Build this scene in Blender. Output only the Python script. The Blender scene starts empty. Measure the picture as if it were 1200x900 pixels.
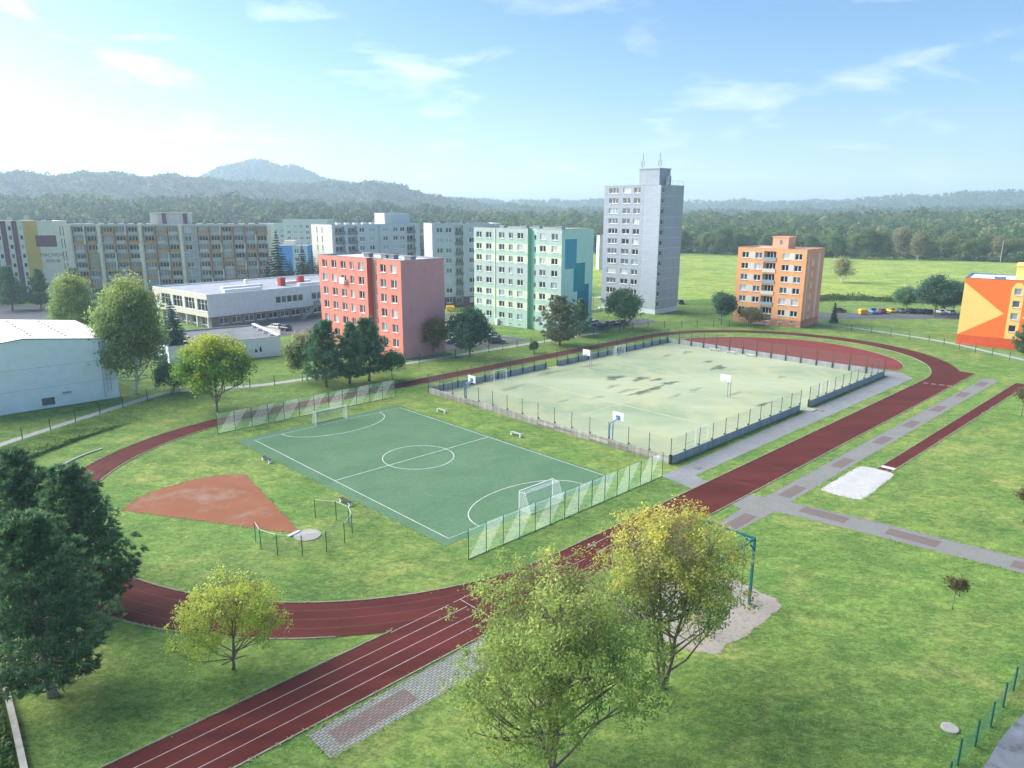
import bpy, bmesh, math, random
import numpy as np
from mathutils import Vector, Matrix
from mathutils.geometry import tessellate_polygon

scene = bpy.context.scene
R = math.radians
rng = np.random.default_rng(11)
random.seed(11)

# ------------------------------------------------------------------ camera, sky, sun, exposure
CAM_H = 30.0
PITCH, ROLL = math.atan(205.0 / 845.0), 0.004
cam_data = bpy.data.cameras.new('camera')
cam_data.sensor_width = 36.0
cam_data.lens = 36.0 * 845.0 / 1200.0
cam_data.clip_start = 0.5
cam_data.clip_end = 20000.0
cam = bpy.data.objects.new('camera', cam_data)
scene.collection.objects.link(cam)
cam.matrix_world = Matrix.Translation((0, 0, CAM_H)) @ Matrix.Rotation(math.pi / 2 - PITCH, 4, 'X') @ Matrix.Rotation(ROLL, 4, 'Z')
scene.camera = cam

SUN_AZ, SUN_EL = R(-70.0), R(24.0)          # azimuth from +Y, negative to the left
sun_dir = Vector((math.sin(SUN_AZ) * math.cos(SUN_EL), math.cos(SUN_AZ) * math.cos(SUN_EL), math.sin(SUN_EL)))
sun_data = bpy.data.lights.new('sun', 'SUN')
sun_data.energy = 4.0
sun_data.angle = R(75.0)
sun_data.color = (1.0, 0.945, 0.87)
sun = bpy.data.objects.new('sun', sun_data)
scene.collection.objects.link(sun)
sun.rotation_euler = sun_dir.to_track_quat('Z', 'Y').to_euler()

world = bpy.data.worlds.new('World')
scene.world = world
world.use_nodes = True
wt = world.node_tree
wt.nodes.clear()


def wn(t, **kw):
    n = wt.nodes.new(t)
    for k, v in kw.items():
        setattr(n, k, v)
    return n


w_out = wn('ShaderNodeOutputWorld')
w_bg = wn('ShaderNodeBackground')
w_bg.inputs['Strength'].default_value = 0.064
w_sky = wn('ShaderNodeTexSky', sky_type='NISHITA', sun_disc=False)
w_sky.sun_elevation = SUN_EL
w_sky.sun_rotation = SUN_AZ
w_sky.altitude = 250.0
w_sky.air_density = 1.0
w_sky.dust_density = 1.25
w_sky.ozone_density = 4.0
# thin broken cloud: noise over the direction of view, projected on a plane high above
w_tc = wn('ShaderNodeTexCoord')
w_sep = wn('ShaderNodeSeparateXYZ')
wt.links.new(w_tc.outputs['Generated'], w_sep.inputs[0])
w_zm = wn('ShaderNodeMath', operation='MAXIMUM')
wt.links.new(w_sep.outputs['Z'], w_zm.inputs[0])
w_zm.inputs[1].default_value = 0.0
w_za = wn('ShaderNodeMath', operation='ADD')
wt.links.new(w_zm.outputs[0], w_za.inputs[0])
w_za.inputs[1].default_value = 0.22
w_dx = wn('ShaderNodeMath', operation='DIVIDE')
w_dy = wn('ShaderNodeMath', operation='DIVIDE')
wt.links.new(w_sep.outputs['X'], w_dx.inputs[0]); wt.links.new(w_za.outputs[0], w_dx.inputs[1])
wt.links.new(w_sep.outputs['Y'], w_dy.inputs[0]); wt.links.new(w_za.outputs[0], w_dy.inputs[1])
w_cmb = wn('ShaderNodeCombineXYZ')
wt.links.new(w_dx.outputs[0], w_cmb.inputs[0]); wt.links.new(w_dy.outputs[0], w_cmb.inputs[1])
w_map = wn('ShaderNodeMapping')
w_map.inputs['Location'].default_value = (3.1, 7.7, 0)
w_map.inputs['Scale'].default_value = (2.2, 2.6, 1)
wt.links.new(w_cmb.outputs[0], w_map.inputs[0])
w_no = wn('ShaderNodeTexNoise')
w_no.inputs['Scale'].default_value = 1.0
w_no.inputs['Detail'].default_value = 7.0
w_no.inputs['Roughness'].default_value = 0.56
w_no.inputs['Distortion'].default_value = 0.35
wt.links.new(w_map.outputs[0], w_no.inputs['Vector'])
w_ramp = wn('ShaderNodeValToRGB')
w_ramp.color_ramp.elements[0].position = 0.54
w_ramp.color_ramp.elements[0].color = (0, 0, 0, 1)
w_ramp.color_ramp.elements[1].position = 0.70
w_ramp.color_ramp.elements[1].color = (1, 1, 1, 1)
wt.links.new(w_no.outputs['Fac'], w_ramp.inputs[0])
w_cf = wn('ShaderNodeMath', operation='MULTIPLY')
wt.links.new(w_ramp.outputs[0], w_cf.inputs[0])
w_cf.inputs[1].default_value = 0.5
# cloud colour: the same sky, whitened
w_hsv = wn('ShaderNodeHueSaturation')
w_hsv.inputs['Saturation'].default_value = 0.25
w_hsv.inputs['Value'].default_value = 1.45
w_sat = wn('ShaderNodeHueSaturation')
w_sat.inputs['Saturation'].default_value = 1.16
w_sat.inputs['Value'].default_value = 0.96
wt.links.new(w_sky.outputs[0], w_sat.inputs['Color'])
wt.links.new(w_sky.outputs[0], w_hsv.inputs['Color'])
w_mix = wn('ShaderNodeMix', data_type='RGBA')
wt.links.new(w_cf.outputs[0], w_mix.inputs[0])
wt.links.new(w_sat.outputs[0], w_mix.inputs[6])
wt.links.new(w_hsv.outputs[0], w_mix.inputs[7])
wt.links.new(w_mix.outputs[2], w_bg.inputs['Color'])
wt.links.new(w_bg.outputs[0], w_out.inputs[0])

scene.view_settings.view_transform = 'Standard'
scene.view_settings.look = 'None'
scene.view_settings.exposure = 1.75
scene.view_settings.gamma = 1.0
scene.view_settings.use_curve_mapping = False
scene.cycles.max_bounces = 6
scene.cycles.diffuse_bounces = 3
scene.cycles.transparent_max_bounces = 24
scene.cycles.volume_bounces = 1
scene.cycles.use_denoising = True

# ------------------------------------------------------------------ helpers
COL = scene.collection


def lin(hexs, k=1.0):
    h = hexs.lstrip('#')
    out = []
    for i in (0, 2, 4):
        c = int(h[i:i + 2], 16) / 255.0
        c = c / 12.92 if c <= 0.04045 else ((c + 0.055) / 1.055) ** 2.4
        out.append(c * k)
    return (out[0], out[1], out[2], 1.0)


class MB:
    """collects faces; build() links them as one mesh object"""

    def __init__(self):
        self.v, self.f, self.m = [], [], []

    def face(self, pts, mi=0):
        b = len(self.v)
        self.v.extend([tuple(p) for p in pts])
        self.f.append(tuple(range(b, b + len(pts))))
        self.m.append(mi)

    def box(self, x0, x1, y0, y1, z0, z1, mi=0, skip=''):
        b = len(self.v)
        self.v.extend([(x0, y0, z0), (x1, y0, z0), (x1, y1, z0), (x0, y1, z0), (x0, y0, z1), (x1, y0, z1), (x1, y1, z1), (x0, y1, z1)])
        fs = {'b': (3, 2, 1, 0), 't': (4, 5, 6, 7), 'f': (0, 1, 5, 4), 'r': (1, 2, 6, 5), 'k': (2, 3, 7, 6), 'l': (3, 0, 4, 7)}
        for k, q in fs.items():
            if k not in skip:
                self.f.append(tuple(b + i for i in q))
                self.m.append(mi)

    def bar(self, p, q, w, h=None, mi=0):
        """square bar from p to q"""
        p, q = Vector(p), Vector(q)
        h = h or w
        d = (q - p).normalized()
        up = Vector((0, 0, 1)) if abs(d.z) < 0.95 else Vector((0, 1, 0))
        s = d.cross(up).normalized() * (w / 2)
        t = s.cross(d).normalized() * (h / 2)
        b = len(self.v)
        for c in (p, q):
            for a in (-s - t, s - t, s + t, -s + t):
                self.v.append(tuple(c + a))
        for q4 in ((0, 1, 5, 4), (1, 2, 6, 5), (2, 3, 7, 6), (3, 0, 4, 7), (3, 2, 1, 0), (4, 5, 6, 7)):
            self.f.append(tuple(b + i for i in q4))
            self.m.append(mi)

    def tube(self, pts, rads, n=8, mi=0, cap=True):
        pts = [Vector(p) for p in pts]
        b = len(self.v)
        prev = None
        for i, p in enumerate(pts):
            d = (pts[min(i + 1, len(pts) - 1)] - pts[max(i - 1, 0)]).normalized()
            if prev is None:
                a = d.orthogonal().normalized()
            else:
                a = (prev - d * prev.dot(d)).normalized()
            prev = a
            c = d.cross(a)
            for k in range(n):
                t = 2 * math.pi * k / n
                self.v.append(tuple(p + (a * math.cos(t) + c * math.sin(t)) * rads[i]))
        for i in range(len(pts) - 1):
            for k in range(n):
                k2 = (k + 1) % n
                self.f.append((b + i * n + k, b + i * n + k2, b + (i + 1) * n + k2, b + (i + 1) * n + k))
                self.m.append(mi)
        if cap:
            self.f.append(tuple(b + k for k in reversed(range(n))))
            self.f.append(tuple(b + (len(pts) - 1) * n + k for k in range(n)))
            self.m += [mi, mi]

    def mesh(self, name, mats, smooth=False):
        me = bpy.data.meshes.new(name)
        me.from_pydata(self.v, [], self.f)
        for mt in (mats if isinstance(mats, (list, tuple)) else [mats]):
            me.materials.append(mt)
        me.polygons.foreach_set('material_index', self.m)
        if smooth:
            me.polygons.foreach_set('use_smooth', [True] * len(self.f))
        me.update()
        return me

    def build(self, name, mats, parent=None, loc=(0, 0, 0), rz=0.0, smooth=False):
        return link(name, self.mesh(name, mats, smooth), parent, loc, rz)


def link(name, data, parent=None, loc=(0, 0, 0), rz=0.0):
    o = bpy.data.objects.new(name, data)
    COL.objects.link(o)
    if parent is not None:
        o.parent = parent
    o.location = loc
    o.rotation_euler = (0, 0, rz)
    return o


def tag(o, label=None, cat=None, group=None, kind=None):
    for k, v in (('label', label), ('category', cat), ('group', group), ('kind', kind)):
        if v:
            o[k] = v
    return o


def thing(name, label, cat, loc=(0, 0, 0), rz=0.0, group=None):
    return tag(link(name, None, None, loc, rz), label, cat, group)


def copy_tree(o, parent=None):
    c = o.copy()
    COL.objects.link(c)
    c.parent = parent
    for ch in o.children:
        copy_tree(ch, c)
    return c


def catmull(pts, n=8, closed=False):
    P = [np.array(p, float) for p in pts]
    out = []
    m = len(P)
    segs = m if closed else m - 1
    for i in range(segs):
        p1, p2 = P[i], P[(i + 1) % m]
        p0 = P[i - 1] if (i > 0 or closed) else p1
        p3 = P[(i + 2) % m] if (i + 2 < m or closed) else p2
        for k in range(n):
            t = k / n
            out.append(tuple(0.5 * ((2 * p1) + (-p0 + p2) * t + (2 * p0 - 5 * p1 + 4 * p2 - p3) * t * t + (-p0 + 3 * p1 - 3 * p2 + p3) * t ** 3)))
    if not closed:
        out.append(tuple(P[-1]))
    return out


# the sports ground has its own axes: u along the straights, v across, origin at the far left corner of the green pitch
UA = R(44.1)
UX, UY = math.cos(UA), math.sin(UA)


def S(u, v):
    return (-34.2 + u * UX + v * UY, 91.4 + u * UY - v * UX)


def S3(u, v, z=0.0):
    return S(u, v) + (z,)


def sheet(name, pts, z, mt, holes=(), kind='structure', parent=None):
    loops = [[Vector((p[0], p[1], 0)) for p in pts]] + [[Vector((p[0], p[1], 0)) for p in h] for h in holes]
    tri = tessellate_polygon(loops)
    vs = [tuple((v.x, v.y, z)) for l in loops for v in l]
    fs = []
    for a, b, c in tri:
        A, B, C = vs[a], vs[b], vs[c]
        cr = (B[0] - A[0]) * (C[1] - A[1]) - (B[1] - A[1]) * (C[0] - A[0])
        if abs(cr) < 1e-9:
            continue
        fs.append((a, b, c) if cr > 0 else (a, c, b))
    me = bpy.data.meshes.new(name)
    me.from_pydata(vs, [], fs)
    me.materials.append(mt)
    me.update()
    o = link(name, me, parent)
    if kind and parent is None:
        o['kind'] = kind
    return o


def strip(mb, pts, w, z, mi=0, closed=False):
    """flat ribbon of width w along a polyline"""
    P = [np.array(p[:2], float) for p in pts]
    m = len(P)
    L, Q = [], []
    for i in range(m):
        a = P[i - 1] if (i > 0 or closed) else P[i]
        b = P[(i + 1) % m] if (i < m - 1 or closed) else P[i]
        d = b - a
        d = d / (np.linalg.norm(d) + 1e-9)
        nrm = np.array([-d[1], d[0]])
        L.append(P[i] + nrm * w / 2)
        Q.append(P[i] - nrm * w / 2)
    for i in range(m if closed else m - 1):
        j = (i + 1) % m
        mb.face([(*Q[i], z), (*Q[j], z), (*L[j], z), (*L[i], z)], mi)


def kerb(mb, pts, w, h, closed=False, mi=0):
    P = [np.array(p[:2], float) for p in pts]
    m = len(P)
    for i in range(m if closed else m - 1):
        a, b = P[i], P[(i + 1) % m]
        mb.bar((a[0], a[1], h / 2 - 0.02), (b[0], b[1], h / 2 - 0.02), w, h + 0.04, mi)


# ------------------------------------------------------------------ materials
def nodes_of(name):
    m = bpy.data.materials.new(name)
    m.use_nodes = True
    nt = m.node_tree
    return m, nt, nt.nodes['Principled BSDF']


def mixc(nt, fac, a, b, blend='MIX'):
    n = nt.nodes.new('ShaderNodeMix')
    n.data_type = 'RGBA'
    n.blend_type = blend
    for sock, val in ((n.inputs[0], fac), (n.inputs[6], a), (n.inputs[7], b)):
        if hasattr(val, 'default_value') or hasattr(val, 'links'):
            nt.links.new(val, sock)
        else:
            sock.default_value = val
    return n.outputs[2]


def noise(nt, scale, detail=4.0, rough=0.55, vec=None, stretch=None, rot=0.0, dist=0.0):
    if vec is None:
        g = nt.nodes.new('ShaderNodeNewGeometry')
        vec = g.outputs['Position']
    if stretch or rot:
        mp = nt.nodes.new('ShaderNodeMapping')
        mp.inputs['Rotation'].default_value = (0, 0, rot)
        if stretch:
            mp.inputs['Scale'].default_value = stretch
        nt.links.new(vec, mp.inputs[0])
        vec = mp.outputs[0]
    n = nt.nodes.new('ShaderNodeTexNoise')
    n.inputs['Scale'].default_value = scale
    n.inputs['Detail'].default_value = detail
    n.inputs['Roughness'].default_value = rough
    n.inputs['Distortion'].default_value = dist
    nt.links.new(vec, n.inputs['Vector'])
    return n.outputs['Fac']


def ramp(nt, fac, a, b):
    n = nt.nodes.new('ShaderNodeMapRange')
    n.inputs['From Min'].default_value = a
    n.inputs['From Max'].default_value = b
    nt.links.new(fac, n.inputs['Value'])
    return n.outputs['Result']


def bump(nt, bs, fac, strength, dist=0.05):
    b = nt.nodes.new('ShaderNodeBump')
    b.inputs['Strength'].default_value = strength
    b.inputs['Distance'].default_value = dist
    nt.links.new(fac, b.inputs['Height'])
    nt.links.new(b.outputs[0], bs.inputs['Normal'])


def plain(name, col, rough=0.8, var=0.12, scale=3.0, metal=0.0, spec=0.3, grime=0.0):
    """paint, plaster, concrete: base colour with faint mottling and wear"""
    m, nt, bs = nodes_of(name)
    dark = tuple(c * (1 - var) for c in col[:3]) + (1,)
    lite = tuple(min(1, c * (1 + var)) for c in col[:3]) + (1,)
    tc = nt.nodes.new('ShaderNodeTexCoord')
    f = ramp(nt, noise(nt, scale, 5, 0.6, tc.outputs['Object']), 0.3, 0.7)
    c = mixc(nt, f, dark, lite)
    if grime:
        g = ramp(nt, noise(nt, 0.9, 6, 0.65, tc.outputs['Object'], stretch=(1.6, 1.6, 0.35)), 0.5, 0.75)
        gm = nt.nodes.new('ShaderNodeMath')
        gm.operation = 'MULTIPLY'
        gm.inputs[1].default_value = grime
        nt.links.new(g, gm.inputs[0])
        c = mixc(nt, gm.outputs[0], c, tuple(x * 0.55 for x in col[:3]) + (1,))
    nt.links.new(c, bs.inputs['Base Color'])
    bs.inputs['Roughness'].default_value = rough
    bs.inputs['Metallic'].default_value = metal
    bs.inputs['Specular IOR Level'].default_value = spec
    return m


def grass_mat(name, base, dark, yellow, yamt=0.5, streak=0.25, fine=1.0, pale=None, bmp=0.8, rot=None):
    m, nt, bs = nodes_of(name)
    big = ramp(nt, noise(nt, 0.030, 3, 0.5, dist=0.8), 0.40, 0.60)
    mid = ramp(nt, noise(nt, 0.13 * fine, 3, 0.5, dist=0.8), 0.42, 0.62)
    clump = ramp(nt, noise(nt, 0.55 * fine, 3, 0.55, dist=0.5), 0.40, 0.62)
    fin = ramp(nt, noise(nt, 2.6 * fine, 6, 0.74), 0.36, 0.64)
    tiny = ramp(nt, noise(nt, 9.0 * fine, 4, 0.75), 0.36, 0.64)
    stk = ramp(nt, noise(nt, 0.35, 6, 0.7, stretch=(0.20, 1.8, 1) if rot is None else (0.03, 0.5, 1), rot=-UA if rot is None else rot, dist=0.3), 0.44, 0.64)

    def sc(f, k):
        n = nt.nodes.new('ShaderNodeMath')
        n.operation = 'MULTIPLY'
        n.inputs[1].default_value = k
        nt.links.new(f, n.inputs[0])
        return n.outputs[0]
    deep = tuple(x * 0.62 for x in dark[:3]) + (1,)
    lite = tuple(min(1, x * 1.55) for x in base[:3]) + (1,)
    c = mixc(nt, sc(big, yamt), base, yellow)
    c = mixc(nt, sc(mid, 0.8), c, dark)
    c = mixc(nt, sc(stk, streak), c, yellow)
    c = mixc(nt, sc(clump, 0.55), c, dark)
    if pale:
        pl = ramp(nt, noise(nt, 0.11, 4, 0.55, dist=1.0), 0.54, 0.66)
        c = mixc(nt, sc(pl, 0.6), c, pale)
        lush = ramp(nt, noise(nt, 0.075, 4, 0.55, vec=None, stretch=(1.0, 1.4, 1.0), rot=0.7, dist=1.0), 0.53, 0.64)
        c = mixc(nt, sc(lush, 0.55), c, tuple(x * 0.9 for x in dark[:3]) + (1,))
    c = mixc(nt, sc(fin, 0.62), c, deep)
    c = mixc(nt, sc(tiny, 0.65), c, lite)
    # thicker and thinner sward: tone varies in patches of a few metres to tens of metres
    for sc_, lo, hi, a_, b_ in ((0.022, 0.42, 0.58, 0.94, 1.06), (0.085, 0.42, 0.58, 0.93, 1.07), (0.33 * fine, 0.40, 0.60, 0.88, 1.12), (1.1 * fine, 0.38, 0.62, 0.82, 1.18), (3.2 * fine, 0.38, 0.62, 0.80, 1.20)):
        nf = ramp(nt, noise(nt, sc_, 3, 0.55, stretch=(1.0, 1.5, 1.0), rot=0.4, dist=0.9), lo, hi)
        c = mixc(nt, 1.0, c, mixc(nt, nf, (a_, a_ * 1.03, a_, 1), (b_ * 1.04, b_, b_ * 0.95, 1)), 'MULTIPLY')
    nt.links.new(c, bs.inputs['Base Color'])
    bs.inputs['Roughness'].default_value = 0.95
    bs.inputs['Specular IOR Level'].default_value = 0.12
    bump(nt, bs, noise(nt, 5.0 * fine, 6, 0.8), bmp, 0.16)
    return m


def leaf_mat(name, trans=0.35):
    """leaves: each face carries its own colour in the attribute Col"""
    m, nt, bs = nodes_of(name)
    at = nt.nodes.new('ShaderNodeVertexColor')
    at.layer_name = 'Col'
    nt.links.new(at.outputs['Color'], bs.inputs['Base Color'])
    bs.inputs['Roughness'].default_value = 0.62
    bs.inputs['Specular IOR Level'].default_value = 0.2
    tr = nt.nodes.new('ShaderNodeBsdfTranslucent')
    nt.links.new(at.outputs['Color'], tr.inputs['Color'])
    mx = nt.nodes.new('ShaderNodeMixShader')
    mx.inputs[0].default_value = trans
    nt.links.new(bs.outputs[0], mx.inputs[1])
    nt.links.new(tr.outputs[0], mx.inputs[2])
    nt.links.new(mx.outputs[0], nt.nodes['Material Output'].inputs[0])
    return m


def glass_mat(name, col, rough=0.08):
    m, nt, bs = nodes_of(name)
    bs.inputs['Base Color'].default_value = col
    bs.inputs['Roughness'].default_value = rough
    bs.inputs['Specular IOR Level'].default_value = 0.6
    return m


def link_fence_mat(name, col, cover):
    """wire netting: fine diamond grid of wires with clear air between them"""
    m, nt, bs = nodes_of(name)
    bs.inputs['Base Color'].default_value = col
    bs.inputs['Roughness'].default_value = 0.5
    tr = nt.nodes.new('ShaderNodeBsdfTransparent')
    mx = nt.nodes.new('ShaderNodeMixShader')
    tc = nt.nodes.new('ShaderNodeTexCoord')
    facs = []
    for a in (R(45), R(-45)):
        mp = nt.nodes.new('ShaderNodeMapping')
        mp.inputs['Rotation'].default_value = (0, a, 0)
        nt.links.new(tc.outputs['Object'], mp.inputs[0])
        sx = nt.nodes.new('ShaderNodeSeparateXYZ')
        nt.links.new(mp.outputs[0], sx.inputs[0])
        fr = nt.nodes.new('ShaderNodeMath')
        fr.operation = 'FRACT'
        ml = nt.nodes.new('ShaderNodeMath')
        ml.operation = 'MULTIPLY'
        ml.inputs[1].default_value = 1 / 0.055
        nt.links.new(sx.outputs['X'], ml.inputs[0])
        nt.links.new(ml.outputs[0], fr.inputs[0])
        lt = nt.nodes.new('ShaderNodeMath')
        lt.operation = 'LESS_THAN'
        lt.inputs[1].default_value = cover / 2
        nt.links.new(fr.outputs[0], lt.inputs[0])
        facs.append(lt.outputs[0])
    mxm = nt.nodes.new('ShaderNodeMath')
    mxm.operation = 'MAXIMUM'
    nt.links.new(facs[0], mxm.inputs[0])
    nt.links.new(facs[1], mxm.inputs[1])
    nt.links.new(mxm.outputs[0], mx.inputs[0])
    nt.links.new(tr.outputs[0], mx.inputs[1])
    nt.links.new(bs.outputs[0], mx.inputs[2])
    nt.links.new(mx.outputs[0], nt.nodes['Material Output'].inputs[0])
    return m


def stripe_net_mat(name, col, col2, lean):
    """ball-stop netting woven with dense slanting white bands between open bands; object x runs along the fence"""
    m, nt, bs = nodes_of(name)
    tc = nt.nodes.new('ShaderNodeTexCoord')
    sx = nt.nodes.new('ShaderNodeSeparateXYZ')
    nt.links.new(tc.outputs['Object'], sx.inputs[0])

    def M(op, a, b):
        n = nt.nodes.new('ShaderNodeMath')
        n.operation = op
        for i, x in enumerate((a, b)):
            if hasattr(x, 'links'):
                nt.links.new(x, n.inputs[i])
            else:
                n.inputs[i].default_value = x
        return n.outputs[0]
    t = M('SUBTRACT', sx.outputs['X'], M('MULTIPLY', sx.outputs['Z'], lean))
    t = M('FRACT', M('MULTIPLY', t, 1 / 4.1), 0.0)
    band = M('LESS_THAN', t, 0.55)
    fz = M('FRACT', M('MULTIPLY', sx.outputs['Z'], 1 / 0.05), 0.0)
    fx = M('FRACT', M('MULTIPLY', sx.outputs['X'], 1 / 0.05), 0.0)
    wire = M('MAXIMUM', M('LESS_THAN', fz, 0.08), M('LESS_THAN', fx, 0.08))
    dense = M('MAXIMUM', M('LESS_THAN', fz, 0.15), M('LESS_THAN', fx, 0.13))
    fac = M('MAXIMUM', wire, M('MULTIPLY', band, dense))
    c = mixc(nt, band, col2, col)
    nt.links.new(c, bs.inputs['Base Color'])
    bs.inputs['Roughness'].default_value = 0.6
    tl = nt.nodes.new('ShaderNodeBsdfTranslucent')
    nt.links.new(c, tl.inputs['Color'])
    mt_ = nt.nodes.new('ShaderNodeMixShader')
    mt_.inputs[0].default_value = 0.5
    nt.links.new(bs.outputs[0], mt_.inputs[1])
    nt.links.new(tl.outputs[0], mt_.inputs[2])
    bs = mt_
    tr = nt.nodes.new('ShaderNodeBsdfTransparent')
    mx = nt.nodes.new('ShaderNodeMixShader')
    nt.links.new(fac, mx.inputs[0])
    nt.links.new(tr.outputs[0], mx.inputs[1])
    nt.links.new(bs.outputs[0], mx.inputs[2])
    nt.links.new(mx.outputs[0], nt.nodes['Material Output'].inputs[0])
    return m


def rubber_mat(name, a, b, worn):
    m, nt, bs = nodes_of(name)
    f = ramp(nt, noise(nt, 0.30, 5, 0.6, stretch=(0.3, 1.3, 1), rot=-UA, dist=0.4), 0.36, 0.68)
    g = ramp(nt, noise(nt, 14, 3, 0.7), 0.3, 0.7)
    c = mixc(nt, f, a, b)
    k = nt.nodes.new('ShaderNodeMath')
    k.operation = 'MULTIPLY'
    k.inputs[1].default_value = 0.35
    nt.links.new(g, k.inputs[0])
    c = mixc(nt, k.outputs[0], c, worn)
    nt.links.new(c, bs.inputs['Base Color'])
    bs.inputs['Roughness'].default_value = 0.9
    bs.inputs['Specular IOR Level'].default_value = 0.15
    bump(nt, bs, noise(nt, 25, 3, 0.7), 0.4, 0.01)
    return m


def paving_mat(name, ca, cb, mortar, bw=0.2, bh=0.1, blot=0.4, ms=0.012):
    m, nt, bs = nodes_of(name)
    g = nt.nodes.new('ShaderNodeNewGeometry')
    mp = nt.nodes.new('ShaderNodeMapping')
    mp.inputs['Rotation'].default_value = (0, 0, -UA)
    nt.links.new(g.outputs['Position'], mp.inputs[0])
    br = nt.nodes.new('ShaderNodeTexBrick')
    br.inputs['Color1'].default_value = ca
    br.inputs['Color2'].default_value = cb
    br.inputs['Mortar'].default_value = mortar
    br.inputs['Scale'].default_value = 1.0
    br.inputs['Brick Width'].default_value = bw
    br.inputs['Row Height'].default_value = bh
    br.inputs['Mortar Size'].default_value = ms
    nt.links.new(mp.outputs[0], br.inputs['Vector'])
    f = ramp(nt, noise(nt, 0.55, 6, 0.66), 0.38, 0.68)
    k = nt.nodes.new('ShaderNodeMath')
    k.operation = 'MULTIPLY'
    k.inputs[1].default_value = blot
    nt.links.new(f, k.inputs[0])
    c = mixc(nt, k.outputs[0], br.outputs['Color'], mortar)
    nt.links.new(c, bs.inputs['Base Color'])
    bs.inputs['Roughness'].default_value = 0.85
    return m


def patch_mat(name, a, b, c3, s1=0.25, s2=1.2, lo=0.45, hi=0.62, stretch=None, rough=0.95, bmp=0.3):
    m, nt, bs = nodes_of(name)
    f1 = ramp(nt, noise(nt, s1, 6, 0.62, stretch=stretch, rot=-UA, dist=0.5), 0.32, 0.68)
    f2 = ramp(nt, noise(nt, s2, 6, 0.7), lo, hi)
    c = mixc(nt, f1, a, b)
    c = mixc(nt, f2, c, c3)
    nt.links.new(c, bs.inputs['Base Color'])
    bs.inputs['Roughness'].default_value = rough
    bs.inputs['Specular IOR Level'].default_value = 0.15
    if bmp:
        bump(nt, bs, noise(nt, 12, 4, 0.7), bmp, 0.03)
    return m


M = {}
M['lawn'] = grass_mat('lawn', (0.138, 0.240, 0.068, 1), (0.066, 0.148, 0.042, 1), (0.275, 0.265, 0.105, 1), 0.75, 0.4, 1.0, (0.36, 0.30, 0.14, 1))
M['meadow'] = grass_mat('meadow', (0.215, 0.300, 0.075, 1), (0.145, 0.240, 0.060, 1), (0.320, 0.320, 0.115, 1), 0.6, 0.85, 0.3, (0.34, 0.33, 0.12, 1), 0.8, R(8))
M['rough'] = grass_mat('rough_grass', (0.085, 0.170, 0.040, 1), (0.045, 0.110, 0.030, 1), (0.150, 0.200, 0.060, 1), 0.4, 0.1, 0.6)
M['turf'] = patch_mat('turf', (0.094, 0.172, 0.104, 1), (0.110, 0.192, 0.120, 1), (0.125, 0.205, 0.130, 1), 0.06, 8.0, 0.5, 0.75, bmp=0.15)
def turf_mat():
    m, nt, bs = nodes_of('turf')
    g = nt.nodes.new('ShaderNodeNewGeometry')
    mp = nt.nodes.new('ShaderNodeMapping')
    mp.inputs['Rotation'].default_value = (0, 0, -UA)
    nt.links.new(g.outputs['Position'], mp.inputs[0])
    sx = nt.nodes.new('ShaderNodeSeparateXYZ')
    nt.links.new(mp.outputs[0], sx.inputs[0])
    k = nt.nodes.new('ShaderNodeMath'); k.operation = 'PINGPONG'; k.inputs[1].default_value = 3.9
    nt.links.new(sx.outputs['Y'], k.inputs[0])
    band = ramp(nt, k.outputs[0], 1.9, 2.0)
    c = mixc(nt, band, (0.090, 0.182, 0.098, 1), (0.098, 0.192, 0.105, 1))
    wear = ramp(nt, noise(nt, 0.16, 5, 0.6, dist=0.8), 0.46, 0.66)
    c = mixc(nt, wear, c, (0.115, 0.208, 0.120, 1))
    sand = ramp(nt, noise(nt, 0.7, 6, 0.7), 0.56, 0.74)
    c = mixc(nt, sand, c, (0.130, 0.215, 0.132, 1))
    dk = ramp(nt, noise(nt, 2.5, 5, 0.75), 0.35, 0.65)
    c = mixc(nt, 1.0, c, mixc(nt, dk, (0.86, 0.86, 0.86, 1), (1.1, 1.1, 1.1, 1)), 'MULTIPLY')
    nt.links.new(c, bs.inputs['Base Color'])
    bs.inputs['Roughness'].default_value = 0.95
    bs.inputs['Specular IOR Level'].default_value = 0.12
    bump(nt, bs, noise(nt, 12, 4, 0.7), 0.2, 0.03)
    return m


M['turf'] = turf_mat()
M['white_line'] = plain('white_line', (0.56, 0.60, 0.57, 1), 0.8, 0.3, 1.2)
M['court'] = None
M['track'] = rubber_mat('track', (0.078, 0.0150, 0.0135, 1), (0.132, 0.026, 0.021, 1), (0.065, 0.016, 0.015, 1))
M['track_fresh'] = rubber_mat('track_fresh', (0.190, 0.036, 0.030, 1), (0.225, 0.046, 0.038, 1), (0.160, 0.040, 0.036, 1))
M['lane'] = plain('lane_line', (0.46, 0.36, 0.36, 1), 0.8, 0.25, 2.0)
M['lane_faint'] = plain('lane_line_worn', (0.145, 0.060, 0.060, 1), 0.8, 0.35, 2.0)
M['kerb'] = plain('kerb_concrete', (0.30, 0.27, 0.21, 1), 0.9, 0.3, 1.5)
M['clay'] = patch_mat('clay', (0.245, 0.092, 0.045, 1), (0.280, 0.115, 0.062, 1), (0.295, 0.205, 0.160, 1), 0.18, 0.20, 0.52, 0.72)
M['asphalt'] = patch_mat('asphalt_path', (0.215, 0.225, 0.23, 1), (0.27, 0.28, 0.28, 1), (0.18, 0.19, 0.20, 1), 0.3, 1.4, 0.5, 0.8)
M['asphalt_dark'] = patch_mat('asphalt_dark', (0.11, 0.115, 0.125, 1), (0.15, 0.155, 0.165, 1), (0.09, 0.095, 0.105, 1), 0.15, 1.2, 0.5, 0.8)
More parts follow.
